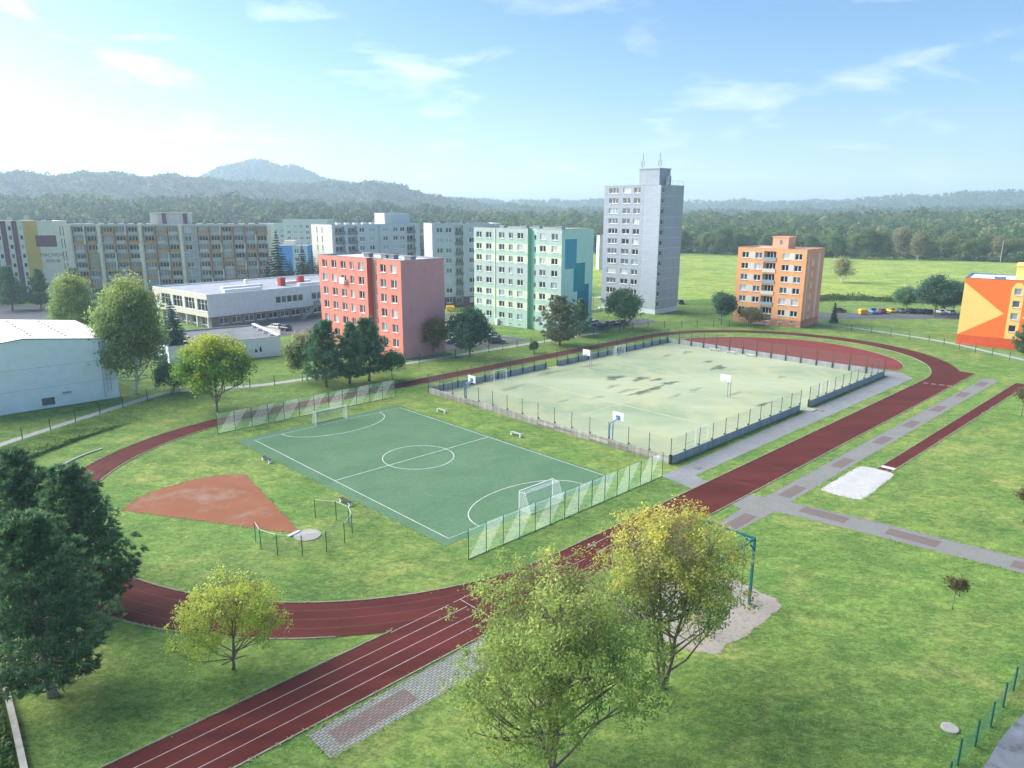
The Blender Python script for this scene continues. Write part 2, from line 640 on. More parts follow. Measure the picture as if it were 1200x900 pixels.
M['wet'] = patch_mat('wet_road', (0.13, 0.14, 0.16, 1), (0.26, 0.28, 0.31, 1), (0.08, 0.085, 0.09, 1), 0.25, 0.6, 0.55, 0.7, rough=0.5)
M['footpath'] = patch_mat('footpath', (0.40, 0.41, 0.40, 1), (0.47, 0.47, 0.45, 1), (0.34, 0.35, 0.34, 1), 0.3, 1.4, 0.5, 0.8)
M['sand'] = patch_mat('sand', (0.44, 0.435, 0.425, 1), (0.52, 0.515, 0.50, 1), (0.33, 0.33, 0.31, 1), 0.5, 2.2, 0.55, 0.75, bmp=0.6)
M['gravel'] = patch_mat('gravel', (0.31, 0.275, 0.235, 1), (0.37, 0.33, 0.285, 1), (0.21, 0.19, 0.155, 1), 0.4, 3.0, 0.5, 0.7, bmp=0.8)
M['pav_grey'] = paving_mat('paving_grey', (0.215, 0.21, 0.205, 1), (0.27, 0.265, 0.255, 1), (0.14, 0.15, 0.125, 1))
M['pav_red'] = paving_mat('paving_red', (0.165, 0.112, 0.105, 1), (0.205, 0.140, 0.128, 1), (0.12, 0.11, 0.10, 1))
M['pav_block'] = paving_mat('paving_block', (0.25, 0.25, 0.25, 1), (0.33, 0.33, 0.32, 1), (0.085, 0.105, 0.06, 1), 0.40, 0.20, 0.3, 0.03)
M['pav_block_red'] = paving_mat('paving_block_red', (0.19, 0.125, 0.12, 1), (0.235, 0.16, 0.15, 1), (0.08, 0.08, 0.06, 1), 0.40, 0.20, 0.3, 0.03)
M['concrete'] = plain('concrete', (0.36, 0.35, 0.32, 1), 0.9, 0.2, 1.5, grime=0.5)
M['concrete_dark'] = plain('concrete_dark', (0.20, 0.20, 0.20, 1), 0.9, 0.25, 1.5, grime=0.6)
M['white_wall'] = plain('white_wall', (0.86, 0.875, 0.90, 1), 0.8, 0.05, 0.8, grime=0.10)
M['white_roof'] = plain('white_roof', (0.78, 0.78, 0.78, 1), 0.7, 0.06, 0.6, grime=0.10)
M['grey_roof'] = plain('grey_roof', (0.30, 0.31, 0.33, 1), 0.85, 0.18, 0.5, grime=0.35)
M['pale_roof'] = plain('pale_roof', (0.52, 0.54, 0.57, 1), 0.8, 0.12, 0.4, grime=0.25)
M['tin_blue'] = plain('blue_flashing', (0.10, 0.19, 0.34, 1), 0.5, 0.1, 1.0)
M['green_paint'] = plain('green_paint', (0.012, 0.105, 0.075, 1), 0.45, 0.15, 4.0)
M['teal_paint'] = plain('teal_paint', (0.008, 0.115, 0.135, 1), 0.4, 0.12, 4.0)
M['fence_dark'] = plain('fence_post', (0.035, 0.060, 0.050, 1), 0.55, 0.2, 4.0)
M['white_paint'] = plain('white_paint', (0.74, 0.75, 0.76, 1), 0.5, 0.06, 4.0)
M['blue_paint'] = plain('blue_paint', (0.05, 0.22, 0.46, 1), 0.5, 0.1, 4.0)
M['wood'] = plain('bench_wood', (0.42, 0.42, 0.36, 1), 0.8, 0.25, 5.0)
M['dark_wood'] = plain('dark_wood', (0.06, 0.055, 0.05, 1), 0.8, 0.25, 5.0)
M['steel'] = plain('galvanised', (0.36, 0.38, 0.40, 1), 0.45, 0.1, 6.0, 0.3)
M['red_paint'] = plain('red_paint', (0.42, 0.035, 0.035, 1), 0.5, 0.1, 4.0)
M['yellow_paint'] = plain('yellow_paint', (0.80, 0.48, 0.03, 1), 0.5, 0.08, 4.0)
M['black'] = plain('black_rubber', (0.015, 0.015, 0.016, 1), 0.8, 0.1, 4.0)
M['bark'] = plain('bark', (0.185, 0.150, 0.110, 1), 0.95, 0.35, 6.0)
M['bark_grey'] = plain('bark_grey', (0.26, 0.24, 0.23, 1), 0.95, 0.35, 6.0)
M['birch_bark'] = plain('birch_bark', (0.66, 0.64, 0.58, 1), 0.9, 0.3, 3.0)
M['leaf'] = leaf_mat('leaf', 0.5)
M['needle'] = leaf_mat('needle', 0.32)
M['net_green'] = link_fence_mat('netting_green', (0.06, 0.22, 0.15, 1), 0.18)
M['net_near'] = link_fence_mat('netting_near', (0.08, 0.38, 0.30, 1), 0.34)
M['net_grey'] = link_fence_mat('netting_grey', (0.16, 0.19, 0.18, 1), 0.13)
M['goal_net'] = link_fence_mat('goal_net', (0.80, 0.84, 0.84, 1), 0.22)
M['stop_net'] = stripe_net_mat('ball_stop_net', (0.74, 0.86, 0.82, 1), (0.36, 0.64, 0.48, 1), 0.75)
M['pane_dark'] = glass_mat('pane_dark', (0.020, 0.024, 0.030, 1))
M['pane_mid'] = glass_mat('pane_mid', (0.10, 0.125, 0.15, 1), 0.12)
M['pane_pale'] = glass_mat('pane_curtained', (0.52, 0.54, 0.55, 1), 0.2)
M['pane_blue'] = glass_mat('pane_blind', (0.28, 0.38, 0.44, 1), 0.2)
M['frame_white'] = plain('window_frame', (0.76, 0.77, 0.78, 1), 0.5, 0.03, 4.0)


def court_mat():
    """old pale artificial turf, with mossy smears and a few dark puddle stains"""
    m, nt, bs = nodes_of('court_surface')
    pale, green, yel = (0.41, 0.455, 0.305, 1), (0.26, 0.33, 0.205, 1), (0.42, 0.44, 0.255, 1)
    a = ramp(nt, noise(nt, 0.055, 6, 0.62, stretch=(0.55, 1.3, 1), rot=-UA, dist=0.5), 0.38, 0.64)
    b = ramp(nt, noise(nt, 0.12, 5, 0.6, stretch=(1.4, 0.6, 1), rot=-UA), 0.45, 0.72)
    c = mixc(nt, a, pale, green)
    c = mixc(nt, b, c, yel)
    sm = ramp(nt, noise(nt, 0.5, 6, 0.7, stretch=(0.35, 1.6, 1), rot=-UA), 0.50, 0.74)
    k = nt.nodes.new('ShaderNodeMath'); k.operation = 'MULTIPLY'; k.inputs[1].default_value = 0.40
    nt.links.new(sm, k.inputs[0])
    c = mixc(nt, k.outputs[0], c, (0.27, 0.33, 0.20, 1))
    nt.links.new(c, bs.inputs['Base Color'])
    bs.inputs['Roughness'].default_value = 0.9
    bs.inputs['Specular IOR Level'].default_value = 0.15
    return m


M['court'] = court_mat()
M['stain'] = patch_mat('damp_stain', (0.085, 0.11, 0.075, 1), (0.15, 0.18, 0.12, 1), (0.20, 0.24, 0.16, 1), 0.8, 2.0, 0.5, 0.7)


# ------------------------------------------------------------------ terrain and sky-line hills
sheet('ground', [(-9000, -3000), (9000, -3000), (9000, 9000), (-9000, 9000)], 0.0, M['lawn'])

# meadow beyond the estate and rough verge in front of it
sheet('meadow', [(52, 246), (118, 263), (150, 247), (230, 215), (520, 150), (700, 260), (420, 420), (300, 436), (215, 468), (150, 486), (113, 492), (40, 500), (18, 330)], 0.010, M['meadow'])
verge_pts = catmull([(62, 231), (92, 236), (112, 246), (138, 238), (170, 222), (230, 200), (300, 172), (305, 186), (232, 214), (172, 236), (140, 252), (114, 264), (90, 258), (60, 246)], 5, True)
sheet('verge', verge_pts, 0.014, M['rough'])

# ridge lines: (azimuth from +Y in degrees, crest height in metres) at three distances
RIDGE_1 = [(-48.98, 33.8), (-42.60, 35.0), (-34.67, 26.7), (-28.97, 26.0), (-23.09, 30.6), (-18.51, 26.5), (-11.77, 22.3), (-4.01, 14.4), (6.54, 10.6), (19.07, 12.4), (34.66, 17.8), (46.04, 22.3)]
RIDGE_2 = [(-48.75, 78.5), (-42.42, 76.3), (-34.41, 88.3), (-31.64, 94.2), (-28.21, 96.9), (-25.64, 91.3), (-22.38, 87.6), (-18.96, 83.4), (-12.93, 81.8), (-10.10, 84.8), (-7.55, 70.9), (-4.65, 44.2), (-0.05, 27.9), (12.92, 17.1), (24.68, 23.4), (34.57, 30.7), (45.91, 39.7)]
RIDGE_3 = [(-48.87, 70.3), (-24.62, 98.5), (-22.81, 126.3), (-21.30, 160.2), (-20.25, 179.1), (-19.19, 192.2), (-18.15, 184.5), (-17.11, 170.5), (-16.21, 177.4), (-15.20, 160.0), (-13.83, 130.3), (-11.68, 103.4), (-6.60, 67.2), (-2.68, 58.5), (2.57, 53.1), (7.78, 57.2), (12.87, 54.6), (18.95, 52.0), (24.59, 61.1), (29.75, 74.8), (34.41, 89.5), (40.51, 103.3), (45.70, 105.4)]


def ridge(tab, az):
    return np.interp(az, [t[0] for t in tab], [t[1] for t in tab])


def hill_z(az, r):
    """height of the land at azimuth az (degrees) and distance r"""
    az, r = np.broadcast_arrays(np.asarray(az, float), np.asarray(r, float))
    h1, h2, h3 = np.maximum(ridge(RIDGE_1, az), 0), np.maximum(ridge(RIDGE_2, az), 0), np.maximum(ridge(RIDGE_3, az), 0)
    r0 = np.interp(az, [-70, -30, -8, 0, 8, 16, 40, 70], [420, 430, 470, 520, 540, 545, 545, 520])
    v1 = np.minimum(h1, h2) * 0.75
    v2 = np.minimum(h2, h3) * 0.80
    kr = [r0, np.full_like(r, 1050.), np.full_like(r, 1350.), np.full_like(r, 1900.), np.full_like(r, 2300.), np.full_like(r, 2900.), np.full_like(r, 4200.)]
    kh = [np.zeros_like(r), h1, v1, h2, v2, h3, h3 * 0.4]
    z = np.zeros_like(r)
    for i in range(6):
        t = np.clip((r - kr[i]) / (kr[i + 1] - kr[i]), 0, 1)
        s = t * t * (3 - 2 * t) if i else t * t * (2 - t)
        z = np.where((r >= kr[i]) & (r <= kr[i + 1]), kh[i] + (kh[i + 1] - kh[i]) * s, z)
    wob = np.sin(az * 0.9 + r * 0.004) * np.sin(az * 0.37 - r * 0.0061) + 0.5 * np.sin(az * 2.3 + r * 0.011)
    return np.where(r > r0, z + wob * np.minimum((r - r0) * 0.006, 5.0), -1.0)


def build_hills():
    azs = np.linspace(-72, 72, 361)
    rs = np.concatenate([np.linspace(405, 1050, 36), np.linspace(1080, 1900, 28), np.linspace(1940, 2900, 26), np.linspace(2960, 4200, 14)])
    A, RR = np.meshgrid(azs, rs)
    Z = hill_z(A, RR)
    X, Y = RR * np.sin(np.radians(A)), RR * np.cos(np.radians(A))
    co = np.stack([X, Y, Z], -1).reshape(-1, 3)
    nr, na = A.shape
    idx = np.arange(nr * na).reshape(nr, na)
    q = np.stack([idx[:-1, :-1], idx[:-1, 1:], idx[1:, 1:], idx[1:, :-1]], -1).reshape(-1, 4)
    me = bpy.data.meshes.new('hills')
    me.from_pydata(co.tolist(), [], q.tolist())
    me.materials.append(M['forest_floor'])
    me.polygons.foreach_set('use_smooth', [True] * len(me.polygons))
    return tag(link('hills', me), kind='structure')


M['forest_floor'] = patch_mat('forest_floor', (0.035, 0.062, 0.030, 1), (0.055, 0.085, 0.035, 1), (0.025, 0.050, 0.026, 1), 0.006, 0.06, 0.4, 0.7, bmp=0)
build_hills()

# ------------------------------------------------------------------ sports ground
def stadium(vn, vf, u0, u1, n=40):
    """closed loop: near straight v=vn, far straight v=vf, half ellipses at both ends"""
    cv, rv = (vn + vf) / 2, (vn - vf) / 2
    return cv, rv


CU0, CU1 = 5.0, 104.0


def track_loop(off_near, off_far, off_end, n=48):
    vn, vf = 49.7 + off_near, -10.1 - off_far
    cv, rv = (vn + vf) / 2, (vn - vf) / 2
    re = 29.9 + off_end
    pts = []
    for k in range(n + 1):                       # right end, near -> far
        t = math.pi * k / n
        pts.append(S(CU1 + re * math.sin(t), cv + rv * math.cos(t)))
    for k in range(n + 1):                       # left end, far -> near
        t = math.pi * k / n
        pts.append(S(CU0 - re * math.sin(t), cv - rv * math.cos(t)))
    return pts


TR_IN = track_loop(0, 0, 0)
TR_OUT = track_loop(4.9, 3.6, 4.6)
sheet('running_track', TR_OUT, 0.020, M['track'], [TR_IN])
sheet('sprint_straight', [S(-48, 49.7), S(117.0, 49.9), S(117.0, 54.75), S(-48, 54.6)], 0.024, M['track'])
mb = MB()
kerb(mb, TR_IN, 0.12, 0.07, True)
mb.build('track_kerb_inner', M['kerb'])['kind'] = 'structure'
mb = MB()
far_side = TR_OUT[40:88]
kerb(mb, far_side, 0.10, 0.06)
kerb(mb, [S(-48, 49.62), S(-12.6, 49.62)], 0.10, 0.06)
kerb(mb, [S(-48, 54.70), S(4, 54.72), S(60, 54.78), S(117, 54.85)], 0.10, 0.06)
mb.build('track_kerb_outer', M['kerb'])['kind'] = 'structure'

# lane lines: worn on the bend, crisp on the sprint straight
mb = MB()
for k in (1, 2, 3):
    strip(mb, track_loop(4.9 * k / 4, 3.6 * k / 4, 4.6 * k / 4)[60:], 0.05, 0.0285)
tag(mb.build('lane_lines_bend', M['lane_faint']), kind='structure')
mb = MB()
for k in (1, 2, 3):
    v = 49.7 + 4.9 * k / 4
    strip(mb, [S(-48, v), S(-6.5, v)], 0.055, 0.032)
    for a in range(6):
        strip(mb, [S(-5 + a * 3.2, v), S(-5 + a * 3.2 + 1.5, v)], 0.05, 0.032)
strip(mb, [S(-6.9, 49.75), S(-4.2, 49.75)], 0.055, 0.032)
strip(mb, [S(-12.8, 49.8), S(-7.4, 49.8)], 0.055, 0.032)
strip(mb, [S(-6.2, 49.8), S(-6.2, 54.5)], 0.06, 0.033)
strip(mb, [S(3.2, 49.8), S(3.2, 52.0)], 0.05, 0.033)
for a in range(3):
    strip(mb, [S(8.0, 50.8 + a * 1.22), S(12.0, 50.8 + a * 1.22)], 0.06, 0.033)
tag(mb.build('lane_lines_straight', M['lane']), kind='structure')
mb = MB()
for u in (33.0, 40.5):
    strip(mb, [S(u, 49.8), S(u, 54.6)], 0.06, 0.033)
tag(mb.build('start_lines', M['lane_faint']), kind='structure')
mb = MB()
for k in range(4):
    a, b = S(101.2 + k * 0.25, 50.5 + k * 1.2), S(101.6 + k * 0.25, 51.2 + k * 1.2)
    strip(mb, [a, b], 0.32, 0.033)
tag(mb.build('lane_numbers', M['lane']), kind='structure')

# infield: green pitch, clay throwing sector, D-shaped red run-up
PU, PV = 23.5, 40.7
sheet('turf_pitch', [S(-2.0, -1.5), S(PU + 0.4, -1.5), S(PU + 0.4, PV + 1.0), S(-1.2, PV + 1.0)], 0.012, M['turf'])
mb = MB()
lw = 0.10
strip(mb, [S(0, 0), S(PU, 0), S(PU, PV), S(0, PV)], lw, 0.018, 0, True)
strip(mb, [S(0, PV / 2), S(PU, PV / 2)], lw, 0.022)
strip(mb, [S(PU / 2 + 4.4 * math.cos(t), PV / 2 + 4.4 * math.sin(t)) for t in np.linspace(0, 2 * math.pi, 48, endpoint=False)], lw, 0.024, 0, True)
for v0, sg in ((0, 1), (PV, -1)):
    arc = [S(PU / 2 - 7.9 * math.cos(t), v0 + sg * 5.4 * math.sin(t) ** 0.9 if 0 < t < math.pi else v0) for t in np.linspace(0, math.pi, 40)]
    strip(mb, arc, lw, 0.0235)
tag(mb.build('pitch_lines', M['white_line']), kind='structure')

cl = [S(-20.1, 12.6), S(-17.8, 10.4), S(-14.9, 9.2), S(-11, 9.0), S(-8.4, 9.8), S(-6.4, 11.2), S(-9.3, 29.6), S(-9.9, 29.8)]
clay_edge = []
for i in range(len(cl)):
    a, b = np.array(cl[i]), np.array(cl[(i + 1) % len(cl)])
    nn = max(2, int(np.linalg.norm(b - a) / 0.6))
    clay_edge += [tuple(a + (b - a) * q / nn) for q in range(nn)]
clay_edge = [(x + 0.07 * math.sin(i * 2.1) + 0.05 * math.sin(i * 0.8), y + 0.07 * math.cos(i * 1.7)) for i, (x, y) in enumerate(clay_edge)]
sheet('throwing_sector', clay_edge, 0.012, M['clay'])
red_pts = catmull([S(107.6, -3.4), S(113, -2.4), S(121, 4), S(126.6, 12), S(128.8, 20.5), S(126.6, 30), S(121.5, 38), S(115.5, 42.4), S(110.3, 43.8), S(108.2, 42), S(106.6, 30), S(105.0, 18), S(105.4, 6)], 6, True)
sheet('red_run_up', red_pts, 0.012, M['track_fresh'])
mb = MB()
kerb(mb, red_pts, 0.14, 0.06, True)
tag(mb.build('run_up_kerb', M['kerb']), kind='structure')

# paths
sheet('court_path', [S(28.2, 44.9), S(33, 44.9), S(60, 44.5), S(102, 44.3), S(104.5, 41.6), S(107.4, 42.6), S(107.0, 45.2), S(104, 48.0), S(60, 47.7), S(31.2, 47.6), S(30.4, 49.6), S(27.4, 49.6)], 0.010, M['asphalt'])
path2 = [S(20.5, 56.3), S(26.3, 56.1), S(26.6, 54.7), S(30.6, 54.7), S(30.9, 56.3), S(60, 56.5), S(113.6, 56.9), S(113.6, 59.4), S(60, 58.9), S(31.6, 58.8), S(33.0, 66), S(34.4, 79), S(37.2, 120), S(34.0, 120), S(31.2, 79.5), S(29.4, 66), S(28.2, 58.9), S(20.5, 58.5)]
sheet('paved_path', path2, 0.010, M['pav_grey'])
mb = MB()
for u in (21.4, 32.6, 46.0, 59.0, 70.0, 82.0, 95.0, 106.0):
    mb.face([S3(u, 56.9 + u * 0.003, 0.0145), S3(u, 58.2 + u * 0.004, 0.0145), S3(u + 4.2, 58.2 + u * 0.004, 0.0145), S3(u + 4.2, 56.9 + u * 0.003, 0.0145)][::-1])
for v in (60.5, 68.5, 78.5, 90.0):
    c = 30.9 + (v - 62) * 0.105
    mb.face([S3(c - 0.8, v, 0.0145), S3(c + 0.9, v, 0.0145), S3(c + 1.3, v + 4.4, 0.0145), S3(c - 0.4, v + 4.4, 0.0145)])
o = mb.build('paving_panels', M['pav_red'])
tag(o, kind='structure')
for p in o.data.polygons:
    if p.normal.z < 0:
        p.flip()
# short block-paved run-up by the sprint start
sheet('block_paving', [S(-22.4, 55.15), S(-8.4, 54.9), S(-8.6, 57.7), S(-22.4, 57.75)], 0.010, M['pav_block'])
sheet('block_paving_red', [S(-21.4, 55.75), S(-15.8, 55.65), S(-15.8, 57.1), S(-21.4, 57.2)], 0.014, M['pav_block_red'])
# long jump
sheet('long_jump_runway', [S(49.0, 61.4), S(113.5, 62.0), S(113.5, 63.7), S(49.0, 62.9)], 0.012, M['track'])
mb = MB()
kerb(mb, [S(49.0, 61.33), S(113.5, 61.93)], 0.10, 0.05)
kerb(mb, [S(49.0, 62.98), S(113.5, 63.78)], 0.10, 0.05)
tag(mb.build('runway_kerb', M['kerb']), kind='structure')
mb = MB()
for i in range(2):
    mb.box(-0.75, 0.75, i * 0.45, i * 0.45 + 0.22, 0.0, 0.05)
o = mb.build('take_off_board', M['white_paint'], None, S3(49.9, 62.2, 0.02), UA - R(90))
tag(o, 'white take-off boards at the sandy end of the long jump runway', 'take-off board')
pit = catmull([S(37.3, 60.2), S(37.8, 59.5), S(42, 59.5), S(46.6, 59.5), S(48.6, 59.9), S(48.9, 61.4), S(48.7, 63.1), S(47.6, 63.6), S(44.5, 63.7), S(39.2, 63.9), S(37.6, 63.5), S(37.2, 62.0)], 6, True)
pit = [(x + 0.05 * math.sin(i * 2.7), y + 0.05 * math.cos(i * 1.9)) for i, (x, y) in enumerate(pit)]
# the pit: a low heap of white sand
mb = MB()
cx, cy = np.mean([p[0] for p in pit]), np.mean([p[1] for p in pit])
rings = []
for k, hgt in ((1.0, 0.012), (0.85, 0.03), (0.6, 0.045), (0.3, 0.05)):
    rings.append([(cx + (x - cx) * k, cy + (y - cy) * k, hgt + (0.012 * math.sin(i * 1.3 + k * 9) if k < 1 else 0)) for i, (x, y) in enumerate(pit)])
for a, b in zip(rings[:-1], rings[1:]):
    for i in range(len(a)):
        j = (i + 1) % len(a)
        mb.face([a[i], a[j], b[j], b[i]])
mb.face(rings[-1])
tag(mb.build('sand_pit', M['sand'], smooth=True), kind='structure')
for f in bpy.data.objects['sand_pit'].data.polygons:
    if f.normal.z < 0:
        f.flip()
# gravelled square under the climbing frame
grav = catmull([S(11.7, 67.3), S(12.3, 64), S(11.8, 59.6), S(6, 59.0), S(1.4, 59.2), S(0.8, 63), S(1.4, 67.0), S(4, 67.7), S(9, 67.9)], 9, True)
grav = [(x + 0.16 * math.sin(i * 0.9) + 0.08 * math.sin(i * 2.1), y + 0.16 * math.cos(i * 0.7)) for i, (x, y) in enumerate(grav)]
sheet('gravel_bed', grav, 0.012, M['gravel'])

# left bank: path on top, rough slope down to the track, concrete gutter at its foot
bank_far = [S(-46, -6.5), S(-34, -14.2), S(-23.3, -20.5), S(-14.2, -25.7), S(-5.0, -30.9), S(3.0, -33.0)]
bank_near = [S(-43, 8.0), S(-34, -3.0), S(-26.2, -9.4), S(-17, -15.5), S(-9, -19.6), S(0.0, -23.0)]
mb = MB()
NB = 14
for i in range(len(bank_far) - 1):
    for s in range(8):
        for k in range(NB):
            q = []
            for (ii, kk) in ((s, k), (s + 1, k), (s + 1, k + 1), (s, k + 1)):
                t = ii / 8
                a = np.array(bank_far[i]) * (1 - t) + np.array(bank_far[i + 1]) * t
                b = np.array(bank_near[i]) * (1 - t) + np.array(bank_near[i + 1]) * t
                w = kk / NB
                p = a * (1 - w) + b * w
                fade = 1.0 if i < 3 else max(0.0, 1 - (i - 3 + t) / 2)
                z = 0.02 + fade * 0.30 * math.sin(math.pi * min(1, w * 1.02)) ** 0.8 * (0.8 + 0.3 * math.sin(p[0] * 1.7) * math.sin(p[1] * 1.3))
                q.append((p[0], p[1], max(0.012, z)))
            mb.face(q)
tag(mb.build('grass_bank', M['lawn'], smooth=True), kind='structure')
bpy.data.objects['grass_bank'].data.flip_normals() if bpy.data.objects['grass_bank'].data.polygons[60].normal.z < 0 else None

mb = MB()
strip(mb, catmull([S(-52, -5), S(-34, -15.2), S(-23.3, -21.4), S(-14.2, -26.6), S(-5.0, -31.8), S(1.6, -34.2)] + [S(9, -31), S(16, -28.4), S(30, -27.2), S(47, -26.0), S(60, -25.6), S(80, -24.6), S(100, -23.4)], 6), 1.7, 0.016)
tag(mb.build('footpath_back', M['footpath']), kind='structure')
mb = MB()
strip(mb, catmull([(82.5, 197.0), (87.0, 190.8), (93.6, 182), (101.5, 168.0), (104.6, 155.0), (107.0, 143.0), (112.5, 128.0), (121, 112)], 6), 1.5, 0.016)
tag(mb.build('footpath_right', M['footpath']), kind='structure')
mb = MB()
kerb(mb, catmull([(-53.21, 78.16), (-53.61, 81.57), (-53.35, 84.64), (-52.36, 87.43)], 4), 0.28, 0.14)
tag(mb.build('gutter', M['concrete']), kind='structure')

# roads and parking
sheet('parking_lot', [(86, 203.5), (150, 205), (205, 178), (208, 184), (152, 214), (118, 214.5), (86, 217.5)], 0.012, M['asphalt_dark'])
sheet('parking_mid', [(-20.5, 160.5), (-12.0, 152.4), (1.5, 164.6), (4.8, 166.8), (0.2, 172), (-13.4, 174)], 0.012, M['asphalt_dark'])
sheet('parking_tower', [(14.5, 177.4), (23.0, 182.6), (31.5, 189.5), (41, 197), (36.8, 203.5), (20.4, 195.6)], 0.012, M['asphalt_dark'])
sheet('road_back', [(-70, 198), (-50, 206), (-22, 200), (20, 214), (22, 222), (-22, 210), (-52, 214), (-74, 206)], 0.012, M['asphalt_dark'])
sheet('road_left', [(-175, 176), (-128, 176), (-122, 190), (-131, 214), (-142, 226), (-190, 226)], 0.012, M['asphalt_dark'])
sheet('school_yard', [(-78, 178), (-60, 168), (-46, 178), (-56, 205), (-66, 204)], 0.012, M['asphalt_dark'])
sheet('wet_road', catmull([(24.68, 32.32), (26.71, 34.29), (29.01, 36.39), (32.03, 38.64), (38.35, 43.14), (48.33, 45.17), (37.97, 33.90), (26.08, 30.39)], 5, True), 0.012, M['wet'])

# concrete edging at bottom left with ivy behind it
mb = MB()
kerb(mb, [(-33.71, 41.94), (-31.47, 39.21), (-29.07, 36.34), (-26.78, 33.56), (-24.01, 30.15)], 0.34, 0.35)
tag(mb.build('concrete_edging', M['concrete'], smooth=False), 'mossy concrete edging strip running past the big pine', 'edging')
mb = MB()
mb.tube([(0, 0, 0), (0, 0, 0.10), (0, 0, 0.12)], [0.48, 0.48, 0.40], 20)
tag(mb.build('manhole_cover', M['concrete'], None, (*(26.17, 36.95), 0)), 'round grey concrete manhole cover sunk in the lawn', 'manhole')


# ------------------------------------------------------------------ the walled hard court
C0, C1, D0, D1 = 32.2, 102.0, -4.2, 43.5
sheet('hard_court', [S(C0, D0), S(C1, D0), S(C1, D1), S(C0, D1)], 0.030, M['court'])


def stain_mat():
    m, nt, bs = nodes_of('damp_patch')
    at = nt.nodes.new('ShaderNodeAttribute')
    at.attribute_name = 'wet'
    f = noise(nt, 1.3, 6, 0.7)
    ad = nt.nodes.new('ShaderNodeMath'); ad.operation = 'MULTIPLY'
    nt.links.new(at.outputs['Fac'], ad.inputs[0]); nt.links.new(ramp(nt, f, 0.28, 0.62), ad.inputs[1])
    bs.inputs['Base Color'].default_value = (0.065, 0.085, 0.055, 1)
    bs.inputs['Roughness'].default_value = 0.7
    tr = nt.nodes.new('ShaderNodeBsdfTransparent')
    mx = nt.nodes.new('ShaderNodeMixShader')
    nt.links.new(ad.outputs[0], mx.inputs[0]); nt.links.new(tr.outputs[0], mx.inputs[1]); nt.links.new(bs.outputs[0], mx.inputs[2])
    nt.links.new(mx.outputs[0], nt.nodes['Material Output'].inputs[0])
    return m


M['damp'] = stain_mat()
stains = [(21.89, 117.92), (24.78, 120.95), (28.10, 124.78), (18.75, 128.62), (23.49, 128.02), (26.33, 127.39), (40.36, 137.79), (39.85, 143.45), (39.85, 110.54), (31.44, 119.85), (14.00, 114.40), (49.83, 129.86), (27.17, 115.72), (15.11, 138.89), (0.00, 120.54), (7.23, 132.66), (19.62, 119.06), (37.83, 153.28), (37.17, 117.01), (8.25, 112.15), (-8.07, 120.41), (22.59, 153.92), (17.55, 122.06), (32.78, 149.44)]
sizes = [(5.5, 1.6), (4.5, 1.4), (4.2, 1.6), (4.6, 2.2), (4.6, 1.9), (3.2, 1.2), (4.4, 2.2), (2.5, 1.2), (3.6, 0.9), (4.4, 1.0), (3.5, .8), (2.6, 1.2), (3.8, 1.0), (6.0, 1.6), (6, 1.3), (7.5, 1.5), (5, 1.3), (4, 1.6), (5, 1.0), (3, .8), (7, 1.4), (4.5, 1.4), (4.0, 1.2), (4, 1.3)]
mb = MB()
wet = []
for si, ((x, y), (a, b)) in enumerate(zip(stains, sizes)):
    n = 26
    an = UA + 0.15 * math.sin(si * 2.3)
    base = len(mb.v)
    zz = 0.0345 + 0.0002 * si
    lv = (1.0, 0.75, 0.45, 0.0)
    for ki, k in enumerate((0.25, 0.55, 0.8, 1.0)):
        for i in range(n):
            t = 2 * math.pi * i / n
            w = 1 + 0.22 * math.sin(3 * t + si) + 0.16 * math.sin(5 * t + 2 * si) + 0.1 * math.sin(9 * t + 3 * si)
            lx, ly = a * k * w * math.cos(t) * 0.62, b * k * w * math.sin(t) * 0.62
            mb.v.append((x + lx * math.cos(an) - ly * math.sin(an), y + lx * math.sin(an) + ly * math.cos(an), zz))
            wet.append(lv[ki] * (0.85 if si < 9 else 0.35))
    mb.f.append(tuple(base + i for i in range(n))); mb.m.append(0)
    for ki in range(3):
        for i in range(n):
            j = (i + 1) % n
            mb.f.append((base + ki * n + i, base + (ki + 1) * n + i, base + (ki + 1) * n + j, base + ki * n + j)); mb.m.append(0)
o = mb.build('damp_stains', M['damp'])
at = o.data.attributes.new('wet', 'FLOAT', 'POINT')
at.data.foreach_set('value', wet)
tag(o, kind='structure')
# faded court markings
M['faded'] = plain('faded_line', (0.42, 0.46, 0.32, 1), 0.9, 0.2, 0.6)
mb = MB()
for (u0, u1, v0, v1) in ((34, 66, 1, 41), (68, 100, 1, 41), (36, 64, 22, 40)):
    strip(mb, [S(u0, v0), S(u1, v0), S(u1, v1), S(u0, v1)], 0.16, 0.0325 + 0.0004 * (u0 == 36), 0, True)
strip(mb, [S(50, 4), S(50, 40)], 0.3, 0.0335)
strip(mb, [S(75, 2), S(75, 40)], 0.25, 0.0335)
tag(mb.build('court_markings', M['faded']), kind='structure')

court = thing('court_fence', 'low concrete board wall with tall posts and netting round the pale hard court', 'fence', S3(C0, D0), UA)
# local frame of the fence: x along u, y = -v
mb = MB(); mb.tube([(0, 0, 0), (0, 0, 3.35)], [0.045, 0.045], 6)
post_me = mb.mesh('post', M['green_paint'])
mb = MB(); mb.tube([(0, 0, 0), (0, 0, 3.35)], [0.045, 0.045], 6)
post_dk = mb.mesh('post_dark', M['fence_dark'])
mb = MB(); mb.box(-0.09, 0.09, -0.07, 0.07, 0, 1.22)
stub_me = mb.mesh('stub_post', M['fence_dark'])
plank_cache = {}


def plank(lenn, h, mt):
    k = (round(lenn, 2), h, mt.name)
    if k not in plank_cache:
        mb = MB()
        mb.box(0.03, lenn - 0.03, -0.05, 0.05, 0, h)
        plank_cache[k] = mb.mesh('plank', mt)
    return plank_cache[k]


net_cache = {}


